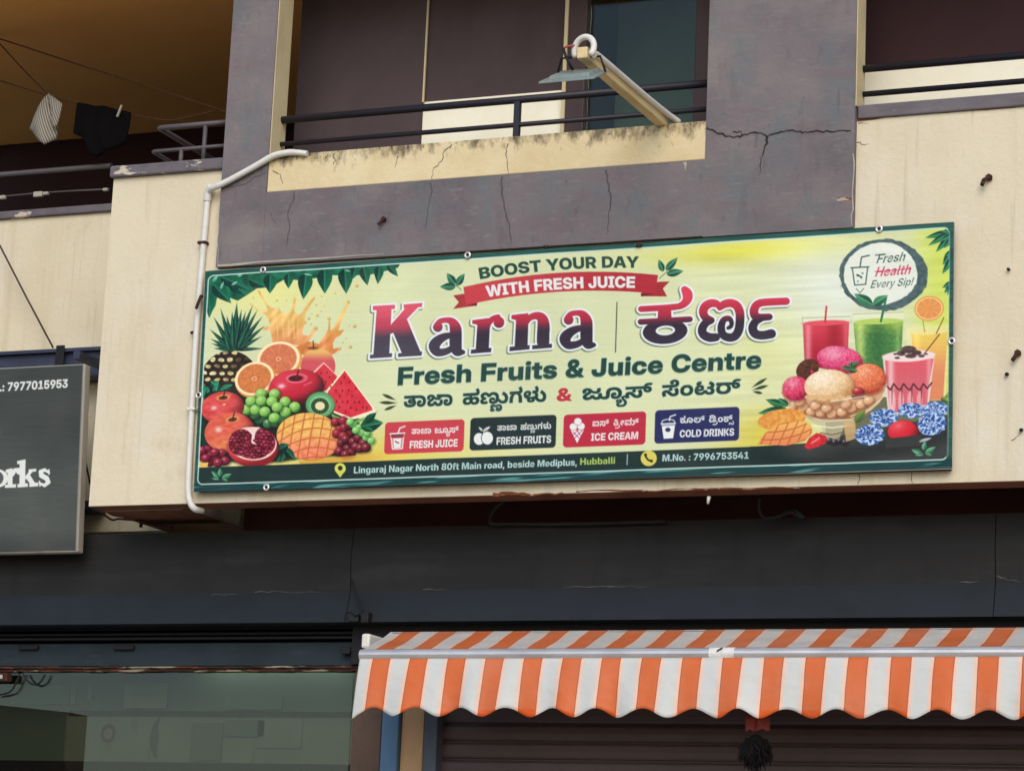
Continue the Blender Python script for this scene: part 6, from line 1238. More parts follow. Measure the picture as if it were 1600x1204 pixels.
# ------------------------------------------------------------------ the banner
def smooth(pts, m=6):
    pts = [Vector(p) for p in pts]; out = []
    for i in range(len(pts) - 1):
        p0 = pts[max(i - 1, 0)]; p1 = pts[i]; p2 = pts[i + 1]; p3 = pts[min(i + 2, len(pts) - 1)]
        for k in range(m):
            t = k / m
            out.append(.5 * ((2 * p1) + (p2 - p0) * t + (2 * p0 - 5 * p1 + 4 * p2 - p3) * t * t + (3 * p1 - p0 - 3 * p2 + p3) * t ** 3))
    out.append(pts[-1]); return out

YBAN = -.042
def wrinkle(u, v):
    x = u * 2.9; z = v * .855
    d = .0022 * np.sin(x * 2.6 + 1.0) * np.sin(v * 3.1416) + .0014 * np.sin(x * 6.1 + z * 2.2)
    d += .0016 * np.exp(-((v - .955) / .03) ** 2) * np.sin(x * 17 + 2.5 * np.sin(x * 5.))
    d += .0022 * np.exp(-(v / .07) ** 2) * np.sin(x * 9.5 + .6)
    d += .0013 * np.exp(-((u - .985) / .02) ** 2) * np.sin(z * 26)
    for gu in (.076, .347, .887): d += .004 * np.exp(-(((u - gu) / .02) ** 2 + (v / .05) ** 2))
    for (u0, v0, u1, v1, a) in ((.60, .02, .86, .16, .0024), (.88, .06, .99, .20, .0022), (.02, .94, .14, .80, .0018), (.34, .03, .25, .2, .0016), (.90, .10, .80, .0, .0018)):
        L = math.hypot(u1 - u0, (v1 - v0) * .3); t = np.clip(((u - u0) * (u1 - u0) + (v - v0) * (v1 - v0) * .09) / L ** 2, 0, 1)
        q = np.hypot(u - u0 - t * (u1 - u0), (v - v0 - t * (v1 - v0)) * .3)
        d += a * np.exp(-(q / .008) ** 2) * np.sin(t * 3.14)
    return d
ban = tag(empty('banner', (-.06, YBAN, 3.77)), 'wide printed juice shop banner in yellow, green and red fixed across the upper wall', 'banner')
INK = ink_mat('banner_print', .48, .22)
art = banner_art()
art.meshes(YBAN, wrinkle, INK, ['sheet', 'fruit_picture', 'drinks_picture', 'address_strip', 'ribbon', 'badge', 'badge', 'badge', 'badge', 'round_emblem'], ban)
c4 = [P(a, b, YBAN) for a, b in ((321, 424), (1490.5, 346.5), (1488, 730.5), (303, 768.5))]
MB().box((c4[0].x + c4[3].x) / 2, (c4[1].x + c4[2].x) / 2, -.0385, -.0355, (c4[2].z + c4[3].z) / 2, (c4[0].z + c4[1].z) / 2).build('backing', MAT['frame_cream'], ban)
f_ = MB(); bx0, bx1, bz0, bz1 = (c4[0].x + c4[3].x) / 2, (c4[1].x + c4[2].x) / 2, (c4[2].z + c4[3].z) / 2, (c4[0].z + c4[1].z) / 2
f_.box(bx0 + .01, bx1 - .01, -.0352, -.0005, bz0 + .002, bz0 + .028).box(bx0 + .01, bx0 + .03, -.0352, -.0005, bz0 + .03, bz1 - .03).box(bx1 - .03, bx1 - .01, -.0352, -.0005, bz0 + .03, bz1 - .03)
f_.build('batten', MAT['rust'], ban)
def torus(c, R0, r, n=22, m=8, axis='y'):
    vs = []; fs = []
    for i in range(n):
        a = 2 * math.pi * i / n
        for k in range(m):
            b = 2 * math.pi * k / m; rr_ = R0 + r * math.cos(b)
            vs.append((c[0] + rr_ * math.cos(a), c[1] + r * .7 * math.sin(b), c[2] + rr_ * math.sin(a)))
    for i in range(n):
        for k in range(m): fs.append((i * m + k, i * m + (k + 1) % m, ((i + 1) % n) * m + (k + 1) % m, ((i + 1) % n) * m + k))
    return vs, fs
for px, py in ((411, 421.5), (730.5, 398.5), (1373.5, 357.5), (1487, 532.5), (416, 761), (310, 617)):
    q = P(px, py, YBAN - .006); g = MB().add(*torus((q.x, YBAN - .006, q.z), .0095, .0042), 0, True)
    vs = [(q.x + .0075 * math.cos(2 * math.pi * i / 14), YBAN - .0052, q.z + .0075 * math.sin(2 * math.pi * i / 14)) for i in range(14)]
    g.add(vs, [list(range(14))], 1)
    g.build('eyelet', [MAT['alu'], MAT['black']], ban)
for px, py in ((853, 385), (998, 382.5)):
    q = P(px, py, YBAN - .004); MB().box(q.x - .011, q.x + .011, YBAN - .008, YBAN + .01, q.z - .007, q.z + .004).build('nail', MAT['rust'], ban, bevel=.003)

# ------------------------------------------------------------------ the dark light-box sign at the left edge
YSG = .16
S = Print([(-330, 592), (130.5, 568.8), (119.2, 858.6), (-345, 871)], 520, 340)
S.C[:] = lerp((70, 72, 70), (88, 90, 87), sst(S.V, .25, .75)) * (1 - .22 * sst(S.V, .86, 1.))[..., None]  # light reflected on the glossy face painted in: paler lower down, dark bottom
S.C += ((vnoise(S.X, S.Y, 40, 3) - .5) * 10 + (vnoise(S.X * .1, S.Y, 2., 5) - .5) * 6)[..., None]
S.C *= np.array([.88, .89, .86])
S.C[:] = lerp(S.C, (206, 200, 186), np.clip((np.maximum(S.U - .9965, 0) + np.maximum(.005 - S.V, 0)) * 400, 0, 1) * .6)
SW = (224, 224, 216)
S.text("a.: 7977015953", (-9, 611.6), (105.5, 605.2), 13., SW, grow=.2)
S.stroke([(-9, 657), (-2.6, 668), (-2, 678), (-7, 690)], 2.6, SW)
so = lambda L: [(a / 3.345, 540 + b / 3.345) for a, b in L]
wv = [a / 3.345 for a in (26, 24)]
S.ell(*so([(-14, 692)])[0], 17., 14.2, SW, 0); S.ell(*so([(-14, 692)])[0], 9.6, 10.6, (84, 86, 83), 14)
for L in ([(30, 648), (62, 640), (62, 662), (30, 664)], [(40, 645), (66, 640), (66, 734), (40, 736)], [(26, 726), (84, 722), (84, 740), (26, 742)]): S.poly(so(L), SW)
S.stroke(so([(64, 672), (78, 650), (98, 648)]), wv[1] * .9, SW); S.ell(*so([(100, 658)])[0], 4.4, 4.4, SW)
for L in ([(90, 602), (133, 594), (133, 614), (90, 618)], [(103, 600), (134, 594), (132, 732), (102, 734)], [(92, 722), (146, 718), (146, 736), (92, 740)], [(150, 646), (190, 642), (190, 656), (150, 660)], [(158, 650), (180, 648), (140, 694), (126, 700), (126, 690)], [(134, 690), (156, 672), (190, 726), (164, 728)], [(154, 718), (200, 714), (200, 734), (154, 737)]): S.poly(so(L), SW)
S.stroke(so([(256, 662), (234, 648), (214, 658), (218, 678), (244, 692), (254, 712), (234, 730), (208, 718)]), [3.6, 5, 6.6, 8., 8., 6.6, 5, 3.6], SW); S.poly(so([(252, 646), (260, 644), (260, 674), (254, 674)]), SW); S.poly(so([(204, 704), (210, 704), (214, 734), (206, 736)]), SW)
S.ell(126, 851, 3, 1.6, (150, 152, 146), op=.7)
sgn = tag(empty('light_box_sign', (-2.6, YSG, 3.5)), 'charcoal box sign with white serif lettering and a phone number beside the cream block', 'sign')
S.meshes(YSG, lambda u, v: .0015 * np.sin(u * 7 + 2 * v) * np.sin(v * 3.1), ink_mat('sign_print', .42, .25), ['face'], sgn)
s0 = P(-335, 592, YSG); s1 = P(130.5, 568.8, YSG); s2 = P(119.2, 858.6, YSG)
MB().prism([(s0.x, s2.z - .007), (s2.x + .003, s2.z - .008), (s1.x + .004, s1.z + .003), (s0.x, s1.z + .003)], YSG + .004, YSG + .05).build('case', MAT['frame_cream'], sgn, bevel=.006)
zb1 = P(60, 546, .44).z; zb0 = P(60, 590, .44).z
br = tag(empty('sign_bracket', (-2.6, .44, zb0)), 'dark navy steel channel carrying the charcoal sign across the set-back wall', 'bracket')
xe = P(156, 560, .44).x
MB().box(-6, xe, .44, .569, zb1 - .014, zb1).box(-6, xe, .462, .569, zb0 + .012, zb1 - .0145).box(-6, xe, .44, .569, zb0, zb0 + .0115).build('channel', MAT['navy'], br)
q = P(92, 560, .43); MB().box(q.x - .02, q.x + .02, .432, .4395, zb0 + .002, zb1 + .012).build('clamp', MAT['black'], br, bevel=.003)
for xq in (q.x - .35, s2.x - .1): MB().box(xq - .015, xq + .015, YSG + .051, .4395, zb0 + .015, zb0 + .045).build('arm', MAT['navy'], br)
z1 = P(60, 788, .44).z; br2 = tag(MB().box(-6, P(141, 792, .44).x, .44, .56, z1 - .025, z1 + .012).build('sign_bracket', MAT['navy'], bevel=.004), 'short dark bracket end showing under the block beside the lower part of the charcoal sign', 'bracket')

# ------------------------------------------------------------------ the striped awning
XA0 = P(565, 1027, 0).x; XA1 = 4.2; YBAR = 0.0; YROOT = .22
zbar = (P(565, 1027, -.02).z + P(1590, 1012.5, -.02).z) / 2
zroot = (P(605, 989.5, YROOT).z + P(1590, 977, YROOT).z) / 2
e0 = P(582.4, 1036, -.02).x; per = (P(1598, 1023, -.02).x - e0) / 16
zhem = P(1075, 1107, -.06).z
def awning_mat(name, hem=False):
    m, nt, lk, bs = new_mat(name)
    tc = nt.new('ShaderNodeTexCoord'); sp = nt.new('ShaderNodeSeparateXYZ'); lk.new(tc.outputs['Object'], sp.inputs[0])
    wob = math_(nt, lk, 'MULTIPLY', math_(nt, lk, 'SUBTRACT', noise(nt, lk, 6., 2), .5), .006)
    x = math_(nt, lk, 'ADD', sp.outputs[0], wob)
    t = math_(nt, lk, 'FRACT', math_(nt, lk, 'DIVIDE', math_(nt, lk, 'SUBTRACT', x, e0 - per * 40), per))
    inr = lambda a, b, s=.012: math_(nt, lk, 'MULTIPLY', ramp(nt, lk, t, a - s, a + s), ramp(nt, lk, t, b - s, b + s, 1, 0))
    white, pink, orange, dark = rgba((207, 206, 199)), rgba((236, 196, 172)), rgba((214, 106, 54)), rgba((140, 78, 56))
    c = mixc(nt, lk, ramp(nt, lk, t, .905, .925), white, pink)
    c = mixc(nt, lk, ramp(nt, lk, t, .545, .565, 1, 0), c, pink)
    c = mixc(nt, lk, inr(.0, .475), c, orange)
    c = mixc(nt, lk, math_(nt, lk, 'ADD', inr(.005, .022, .008), inr(.458, .474, .008)), c, dark)
    if hem:
        h = ramp(nt, lk, math_(nt, lk, 'ADD', sp.outputs[2], math_(nt, lk, 'MULTIPLY', math_(nt, lk, 'SINE', math_(nt, lk, 'MULTIPLY', sp.outputs[0], 13.)), .004)), zhem - .010, zhem - .002, 1, 0)
        c = mixc(nt, lk, math_(nt, lk, 'MULTIPLY', h, inr(.0, .475)), c, rgba((216, 88, 20)))
    if not hem:                                                          # brown tint paints the overhang's shade into the upper cloth
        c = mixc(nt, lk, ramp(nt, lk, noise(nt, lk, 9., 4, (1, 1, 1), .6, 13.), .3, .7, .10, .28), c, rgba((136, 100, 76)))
    f = ramp(nt, lk, noise(nt, lk, 5., 4, (1, 1, 1), .6, 3.), .45, .75, 0, .14)
    c = mixc(nt, lk, f, c, rgba((190, 170, 150)))
    lk.new(c, bs.inputs['Base Color']); bs.inputs['Roughness'].default_value = .5; bs.inputs['Specular IOR Level'].default_value = .3
    out = nt['Material Output']
    tl = nt.new('ShaderNodeBsdfTranslucent'); lk.new(c, tl.inputs[0]); mx = nt.new('ShaderNodeMixShader'); mx.inputs[0].default_value = .12
    lk.new(bs.outputs[0], mx.inputs[1]); lk.new(tl.outputs[0], mx.inputs[2]); lk.new(mx.outputs[0], out.inputs[0])
    bump(nt, lk, bs, noise(nt, lk, 5., 3, (1, 1, 1.4), .5, 8.), .6, .03)
    return m
aw = tag(empty('awning', (XA0, YBAR, zbar)), 'orange and white striped awning with a scalloped valance over the brown shutter', 'awning')
nx = 700
def grid_mesh(name, fn, nu, nv, mat, parent):
    m_ = MB(); vs = [fn(i / (nu - 1), j / (nv - 1)) for j in range(nv) for i in range(nu)]
    fs = [(j * nu + i, j * nu + i + 1, (j + 1) * nu + i + 1, (j + 1) * nu + i) for j in range(nv - 1) for i in range(nu - 1)]
    m_.add(vs, fs, 0, True); return m_.build(name, mat, parent)
def top(u, v):
    x = XA0 + .006 + (XA1 - XA0) * u
    sag = .0035 * math.sin(math.pi * v) * (1 + .5 * math.sin(x * 5.)) + .0022 * math.sin(x * 21 + v * 6) * math.sin(math.pi * v)
    return (x, -.012 + (YROOT + .012) * v, zbar + .018 + (zroot - zbar - .018) * v - sag)
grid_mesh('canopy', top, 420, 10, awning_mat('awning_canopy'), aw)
rw = random.Random(11); lows = [551.5, 616, 685, 754, 829, 897.5, 965, 1044.5, 1122.5, 1187, 1271, 1346, 1427, 1504, 1585]
lx = [P(a, 1122, -.06).x for a in lows]
while lx[-1] < XA1 + .3: lx.append(lx[-1] + rw.uniform(.15, .19))
zlow = (P(829, 1126, -.06).z + P(1504, 1117, -.06).z) / 2; zhi = (P(860, 1110, -.06).z + P(1392, 1103.5, -.06).z) / 2
def hemz(x):
    for a, b in zip(lx, lx[1:]):
        if x <= b:
            t = max(0., (x - a) / (b - a)); return zlow + (zhi - zlow) * (.5 - .5 * math.cos(2 * math.pi * t)) ** .9
    return zlow
def val(u, v):
    x = XA0 + .004 + (XA1 - XA0) * u
    zt = zbar - .016; z = zt + (hemz(x) - zt) * v
    if u < .004: z -= .01 * v * (1 - u / .004)
    y = -.021 - .046 * v ** .8 - (.008 * math.sin(x * 2 * math.pi / .33 + .4 + .8 * math.sin(x * 1.7)) + .005 * math.sin(x * 47 + 2 * math.sin(x * 3.))) * v ** 1.3 - .004 * math.exp(-((x - lx[8]) / .05) ** 2) * v
    return (x, y, z)
vm = grid_mesh('valance', val, 900, 16, awning_mat('awning_valance', True), aw)
sol = vm.modifiers.new('solid', 'SOLIDIFY'); sol.thickness = .0015; sol.offset = 0
# front bar: rounded profile
prof = [(-.004, .021), (-.016, .017), (-.0225, .008), (-.024, -.001), (-.0225, -.008), (-.017, -.0195), (-.004, -.022), (.012, -.018), (.016, 0), (.012, .018)]
b_ = MB(); xs_ = [XA0 - .002, P(1108, 1020, -.02).x, XA1]
vs = [(x, YBAR + y, zbar + z) for x in (xs_[0], XA1) for y, z in prof]; n = len(prof)
b_.add(vs, [(i, (i + 1) % n, (i + 1) % n + n, i + n) for i in range(n)] + [list(range(n - 1, -1, -1)), list(range(n, 2 * n))])
b_.build('front_bar', MAT['alu'], aw, bevel=.002)
MAT['tape'] = plaster('clear_tape', (224, 220, 212), [((180, 174, 166), 40., (1, 1, .4), .45, .7, .6, 2.)], .3, 60., .15, .5)
jx0, jx1 = P(1107, 1020, -.025).x, P(1146, 1020, -.025).x
b_ = MB(); vs = [(x, YBAR + y * 1.08, zbar + z * 1.07) for x in (jx0, jx1) for y, z in prof]
b_.add(vs, [(i, (i + 1) % n, (i + 1) % n + n, i + n) for i in range(n)] + [list(range(n - 1, -1, -1)), list(range(n, 2 * n))])
b_.bar((jx0 + .03, -.027, zbar + .006), (jx0 + .05, -.026, zbar + .018), .004, .004, 1)
b_.build('joint_sleeve', [MAT['tape'], MAT['black']], aw)
q = P(572.5, 1001, .12)
MB().box(q.x - .017, q.x + .017, .11, .24, q.z - .027, q.z + .027).build('end_plate', MAT['pvc'], aw, bevel=.008)
MB().tube([(XA0 + .02, YROOT, zroot - .03), (XA1, YROOT, zroot - .03)], .028, 14).build('roller_tube', MAT['alu'], aw)
for xq in (XA0 + .5, 2.6): MB().bar((xq, YROOT, zroot - .05), (xq + .05, .005, zbar - .005), .018, .018).build('folding_arm', MAT['alu'], aw)

# ------------------------------------------------------------------ floodlight on its bracket arm
B0 = P(1036, 190, -.01); tgt = 0
bx_, bz_ = B0.x, B0.z - .002
ya = [-.01 - .01 * i for i in range(120)]
yend = min(ya, key=lambda y: abs(P(909, 82, y).x - bx_))
ez = P(909, 82, yend).z
fl = tag(empty('floodlight', (bx_, -.02, ZT)), 'flat floodlight hung on a cream arm that reaches out over the ledge', 'floodlight')
MAT['arm'] = plaster('weathered_arm', (222, 198, 148), [((190, 160, 106), 8., (1, .3, 1), .45, .7, .7, 2.), ((120, 96, 62), 30., (1, .3, 1), .6, .75, .6, 5.)], .7, 60., .15)
MB().bar((bx_, -.005, bz_), (bx_, yend, ez), .038, .040).build('arm', MAT['arm'], fl, bevel=.004)
MB().tube(smooth([(bx_ + .05, .02, bz_ + .006), (bx_ + .028, -.06, bz_ + .018), (bx_ + .0255, -.3, bz_ * .62 + ez * .38 + .016), (bx_ + .025, yend + .16, ez + .016), (bx_ + .026, yend + .06, ez + .012), (bx_ + .036, yend + .02, ez - .006)], 5), .0105, 10).build('conduit', MAT['pvc'], fl)
tc_ = Vector((bx_ + .006, yend + .02, ez - .002)); pts = []
for i in range(19):
    a = R(205 - 245 * i / 18.); pts.append(tc_ + Vector((.040 * math.cos(a), -.002 * i, .044 * math.sin(a) + .012)))
MB().tube(pts, .0105, 12).build('cable_loop', MAT['pvc'], fl)
pc = P(900, 117, yend + .03)
MAT['lamp'] = plaster('grey_green_enamel', (128, 138, 132), [((100, 110, 106), 20., (1, 1, 1), .45, .7, .6, 2.)], .4, 60., .03, .4)
hd = MB(); w1, w2, dp = .098, .112, .055; tl_ = .030            # tilted towards the wall, so its back shows from the road
hd.add([(pc.x - w2, pc.y - dp, pc.z - .010 - tl_), (pc.x + w2 * .78, pc.y - dp, pc.z - .010 - tl_), (pc.x + w2 * .9, pc.y + dp, pc.z - .010 + tl_), (pc.x - w2 * .88, pc.y + dp, pc.z - .010 + tl_),
        (pc.x - w2, pc.y - dp, pc.z - .002 - tl_), (pc.x + w2 * .78, pc.y - dp, pc.z - .002 - tl_), (pc.x + w2 * .9, pc.y + dp, pc.z - .002 + tl_), (pc.x - w2 * .88, pc.y + dp, pc.z - .002 + tl_)],
       [(3, 2, 1, 0), (4, 5, 6, 7), (0, 1, 5, 4), (1, 2, 6, 5), (2, 3, 7, 6), (3, 0, 4, 7)])
hd.add([(pc.x - w1 * .85, pc.y - dp * .75, pc.z - .0015 - tl_ * .75), (pc.x + w1 * .66, pc.y - dp * .75, pc.z - .0015 - tl_ * .75), (pc.x + w1 * .76, pc.y + dp * .8, pc.z - .0015 + tl_ * .8), (pc.x - w1 * .75, pc.y + dp * .8, pc.z - .0015 + tl_ * .8),
        (pc.x - w1 * .8, pc.y - dp * .68, pc.z + .012 - tl_ * .68), (pc.x + w1 * .62, pc.y - dp * .68, pc.z + .012 - tl_ * .68), (pc.x + w1 * .7, pc.y + dp * .7, pc.z + .012 + tl_ * .7), (pc.x - w1 * .7, pc.y + dp * .7, pc.z + .012 + tl_ * .7)],
       [(4, 5, 6, 7), (0, 1, 5, 4), (1, 2, 6, 5), (2, 3, 7, 6), (3, 0, 4, 7)])
hd.build('lamp_head', MAT['lamp'], fl, bevel=.002)
MB().add([(pc.x - .08, pc.y - dp * .8, pc.z - .0115 - tl_ * .8), (pc.x + .068, pc.y - dp * .8, pc.z - .0115 - tl_ * .8), (pc.x + .076, pc.y + dp * .8, pc.z - .0115 + tl_ * .8), (pc.x - .07, pc.y + dp * .8, pc.z - .0115 + tl_ * .8)], [(3, 2, 1, 0)]).build('lens', MAT['tape'], fl)
u0 = P(872, 113, pc.y); u1 = P(877, 92, pc.y); u2 = P(938, 88, pc.y); u3 = P(946, 112, pc.y)
MB().tube([u0, u1, (u1.x + .02, u1.y, u1.z + .002), (u2.x, u2.y, u2.z), u3], .0042, 8).build('yoke', MAT['black'], fl)
w0 = [P(880, 75, yend), P(884, 88, yend), P(890, 100, yend), P(895, 109, yend + .02)]
MB().tube(smooth(w0, 4), .005, 8).build('cable', MAT['black'], fl)
MAT['red_wire'] = plaster('faded_red_wire', (170, 84, 74), [], .6, 60., 0)
MB().tube(smooth([P(880, 76, yend), P(886, 73, yend), P(894, 72, yend), P(900, 70, yend + .01)], 4), .004, 8).build('cable', MAT['red_wire'], fl)

# ------------------------------------------------------------------ white conduit pipe on the wall
pp = [P(316, 797, .05), P(305, 795, .0), P(297.5, 785, -.014), P(294.5, 766, -.016), P(296, 720, -.016), P(301, 620, -.016), P(307, 520, -.016), P(313, 440, -.016), P(321, 350, -.016), P(325, 303, -.018)]
pp2 = [P(325, 303, -.018), P(329, 296, -.03), P(338, 291.5, -.046), P(362, 280, -.046), P(400, 259, -.046), P(424, 245, -.046), P(440, 240, -.045), P(458, 238, -.044), P(480, 240, -.04)]
pv = tag(empty('conduit_pipe', (pp[4].x, -.016, 3.9)), 'thin white plastic conduit climbing beside the banner and bending over the purple pillar', 'pipe')
MB().tube(smooth(pp, 5), .0122, 12).build('pipe', MAT['pvc'], pv); MB().tube(smooth(pp2, 5), [.0122] * 36 + [.011] * 5, 12).build('pipe', MAT['pvc'], pv)
q = pp2[0]; MB().tube([(q.x - .001, q.y, q.z - .03), (q.x, q.y, q.z - .005), (q.x + .004, q.y - .004, q.z + .012), (q.x + .02, q.y - .014, q.z + .024)], .0152, 12).build('elbow', MAT['pvc'], pv, bevel=.001)
for px, py in ((318, 380), (300.5, 640)):
    q = P(px, py, -.012); MB().box(q.x - .019, q.x + .019, -.031, -.0005, q.z - .006, q.z + .006).build('clip', MAT['rust'] if py < 500 else MAT['pvc'], pv, bevel=.004)

# ------------------------------------------------------------------ washing lines and the clothes on them
YC_ = .55
LN = plaster('brown_line', (86, 56, 34), [], .8, 60., 0)
def line(pts, y, lab, r=.0032, m=LN, nm='clothesline', cat='clothesline', ext=None):
    o = MB().tube(smooth([P(a, b, y) for a, b in pts], 6), r, 6).build(nm, m); tag(o, lab, cat); return o
line([(-60, 43), (0, 61), (120, 100), (230, 135), (345, 172), (360, 177)], YC_, 'long straight clothesline crossing the ochre ceiling above the garments')
line([(-30, 36), (0, 69), (36, 108), (75, 148)], YC_ + .02, 'steep short line from which the striped cloth hangs')
line([(-30, 119), (0, 126), (60, 145), (110, 159), (160, 171), (230, 184), (270, 187.5), (310, 179), (346, 171)], YC_ + .01, 'lower sagging clothesline that holds the black garment')
def cloth(name, pts, y, mats, thick, lab, cat, seed, fold=.02, mid=None, stripes=None):
    r_ = random.Random(seed); pt = [P(a, b, y) for a, b in pts]
    # subdivide the outline
    ol = []
    for i in range(len(pt)):
        a, b = pt[i], pt[(i + 1) % len(pt)]
        for k in range(4): ol.append(a.lerp(b, k / 4))
    c = Vector((sum(p.x for p in ol) / len(ol), y, sum(p.z for p in ol) / len(ol))) if mid is None else P(*mid, y)
    n = len(ol); R_ = 7; vs = [(c.x, c.y - fold, c.z)]; fs = []
    for k in range(1, R_ + 1):
        t = k / R_
        for p in ol:
            x = c.x + (p.x - c.x) * t; z = c.z + (p.z - c.z) * t
            d = fold * (1 - t * t) + fold * .6 * math.sin(x * 55 + z * 9 + seed) * (.4 + .6 * t)
            vs.append((x, y - d, z))
    for i in range(n): fs.append((0, 1 + (i + 1) % n, 1 + i))
    for k in range(R_ - 1):
        for i in range(n):
            a = 1 + k * n; fs.append((a + i, a + (i + 1) % n, a + n + (i + 1) % n, a + n + i))
    m_ = MB().add(vs, fs, 0, True); o = m_.build(name, mats); s = o.modifiers.new('solid', 'SOLIDIFY'); s.thickness = thick; s.offset = 1
    return tag(o, lab, cat)
z1c = lambda L: [(a / 3.333, b / 3.333) for a, b in L]
m, nt, lk, bs = new_mat('striped_grey_cloth')
tc = nt.new('ShaderNodeTexCoord'); sp = nt.new('ShaderNodeSeparateXYZ'); lk.new(tc.outputs['Object'], sp.inputs[0])
s_ = math_(nt, lk, 'SINE', math_(nt, lk, 'MULTIPLY', math_(nt, lk, 'ADD', sp.outputs[0], math_(nt, lk, 'MULTIPLY', sp.outputs[2], .35)), 620.))
lk.new(mixc(nt, lk, ramp(nt, lk, s_, -.6, .6), rgba((112, 104, 92)), rgba((186, 178, 162))), bs.inputs['Base Color']); bs.inputs['Roughness'].default_value = .9
k_o = cloth('hanging_cloth', z1c([(248, 488), (330, 545), (322, 580), (292, 655), (287, 715), (240, 756), (200, 720), (152, 664), (170, 615), (205, 580)]), YC_ - .012, m, .006, 'small grey striped cloth pegged beside the black garment', 'laundry', 3, .022)
k_f = cloth('folded_edge', z1c([(262, 496), (330, 545), (322, 580), (292, 655), (280, 662), (272, 640), (282, 590), (276, 550), (256, 520)]), YC_ - .045, m, .006, None, None, 8, .012)
put_under(k_f, k_o)
BK = plaster('black_cloth', (13, 11, 12), [((20, 17, 18), 12., (1, 1, .4), .4, .7, .7, 2.)], .95, 200., .1, .1)
cloth('hanging_garment', z1c([(415, 543), (550, 560), (690, 592), (686, 650), (664, 736), (580, 780), (500, 815), (470, 800), (445, 722), (382, 688), (400, 610)]), YC_ - .004, BK, .008, 'black garment hanging from the lower sagging line', 'laundry', 5, .02)
q = P(186, 172, YC_ - .03); MB()
o = MB().bar((q.x - .006, q.y, q.z - .03), (q.x + .012, q.y, q.z + .02), .009, .01).build('clothes_peg', MAT['frame_cream'], bevel=.002); tag(o, 'peg clipped on top of the black garment', 'peg')

# ------------------------------------------------------------------ small things on and under the wall
def bolt(pts, y, r, lab, nm='bolt', cat='bolt', group='rusty bolts left in the plaster', m=None, head=True):
    a = [P(px, py, y) for px, py in pts]
    m_ = MB().tube([(a[0].x, .01 if y > -.02 else -.025, a[0].z)] + [(p.x, y - .012 * i, p.z) for i, p in enumerate(a)], r, 8)
    if head: m_.tube([(a[0].x, y + .008, a[0].z), (a[0].x, y - .004, a[0].z)], r * 1.7, 6)
    return tag(m_.build(nm, m or MAT['rust'], bevel=.001), lab, cat, group)
bolt([(1545, 277), (1538, 283), (1537, 292)], -.012, .0075, 'rusty bent bolt high on the cream wall above the banner corner')
bolt([(1590, 551), (1583, 564)], -.012, .0072, 'rusty slanted bolt in the cream wall beside the banner, level with its middle')
bolt([(599, 342), (593, 352)], -.040, .0062, 'rusty bolt sticking out of the purple plaster just above the banner', )
bolt([(1576, 420.5), (1576, 421.5)], -.006, .005, 'tiny dark nail between the two rusty bolts on the cream wall', 'nail', 'nail', 'dark nails in the cream wall', MAT['black'], False)
bolt([(1573.5, 584), (1573.5, 585.5)], -.006, .006, 'small dark nail just under the slanted rusty bolt', 'nail', 'nail', 'dark nails in the cream wall', MAT['black'], False)
bolt([(1596, 671), (1596, 672.5)], -.006, .006, 'dark nail low on the cream wall by the crack at the edge of the photo', 'nail', 'nail', 'dark nails in the cream wall', MAT['black'], False)
bolt([(314, 462), (312, 474), (311.5, 484)], -.036, .0062, 'dark iron strap hooked at the upper edge of the banner beside the conduit', 'hook', 'hook', None, MAT['rust'], False)
bolt([(302, 519), (301, 521)], -.012, .006, 'dark nail in the cream block close to the white conduit', 'nail', 'nail', None, MAT['rust'], False)
o = MB().tube([P(1108, 775, .03), P(1107, 780, .03), P(1106, 787, .032)], [.007, .0065, .004], 8).build('wall_plug', MAT['pvc']); tag(o, 'pale plug end poking down from the rim under the banner', 'plug')
o = MB().tube(smooth([P(788, 783, .16), P(778, 789, .18), P(768, 802, .22), P(766, 812, .25), P(770, 818, .26), P(800, 818, .27), P(900, 818, .27), P(1040, 814, .27)], 5), .007, 8).build('conduit_pipe', MAT['clad']); tag(o, 'dim curved conduit running in the dark gap under the banner', 'pipe')
pts = [P(1188, 776, .16), P(1186, 790, .18), P(1189, 803, .2), P(1198, 809, .2), P(1215, 807, .2), P(1232, 799, .2), P(1243, 797, .2), P(1252, 803, .2), P(1257, 809, .2)]
m_ = MB().tube(smooth(pts, 5), .006, 8)
for k in range(4): m_.tube(smooth([P(1222 + 3 * k, 806 - k * 2, .2 - .004 * k), P(1234 + 2 * k, 798 + k, .19), P(1246, 800 + 2 * k, .2), P(1254 + k, 809, .2)], 4), .006, 6)
o = m_.build('cable_bundle', MAT['black']); tag(o, 'black tangle of cable hanging in the dark gap under the right half of the banner', 'cable')
# wires under the cream block, the slanting line at the left edge
z7 = lambda L, y: [P(100 + a / 7.27, 760 + b / 7.27, y) for a, b in L]
m_ = MB().tube(smooth(z7([(300, 235), (420, 250), (600, 300), (760, 345), (860, 385), (1040, 450), (1240, 470)], .3), 5), .006, 8)
m_.tube(smooth(z7([(400, 265), (500, 350), (560, 378), (620, 365), (740, 375), (860, 380)], .34), 5), .0045, 8).tube(smooth(z7([(440, 250), (560, 320), (700, 340)], .34), 4), .0045, 8).tube(smooth(z7([(876, 385), (874, 460)], .36), 3), .007, 8)
o = m_.build('cable_bundle', MAT['rust']); tag(o, 'brown drooping wires under the soffit of the cream block', 'cable')
o = MB().tube([P(-20, 350, .5), P(0, 384, .5), P(40, 462, .5), P(83, 543, .5)], .0042, 8).build('stay_wire', MAT['wire']); tag(o, 'straight slanting wire across the set-back cream wall down to the navy channel', 'wire')
o = MB().tube([P(130, 690, .4), P(134, 722, .4), P(141, 757, .4)], .004, 8).build('stay_wire', MAT['black']); tag(o, 'short dark wire between the charcoal sign and the cream block', 'wire')
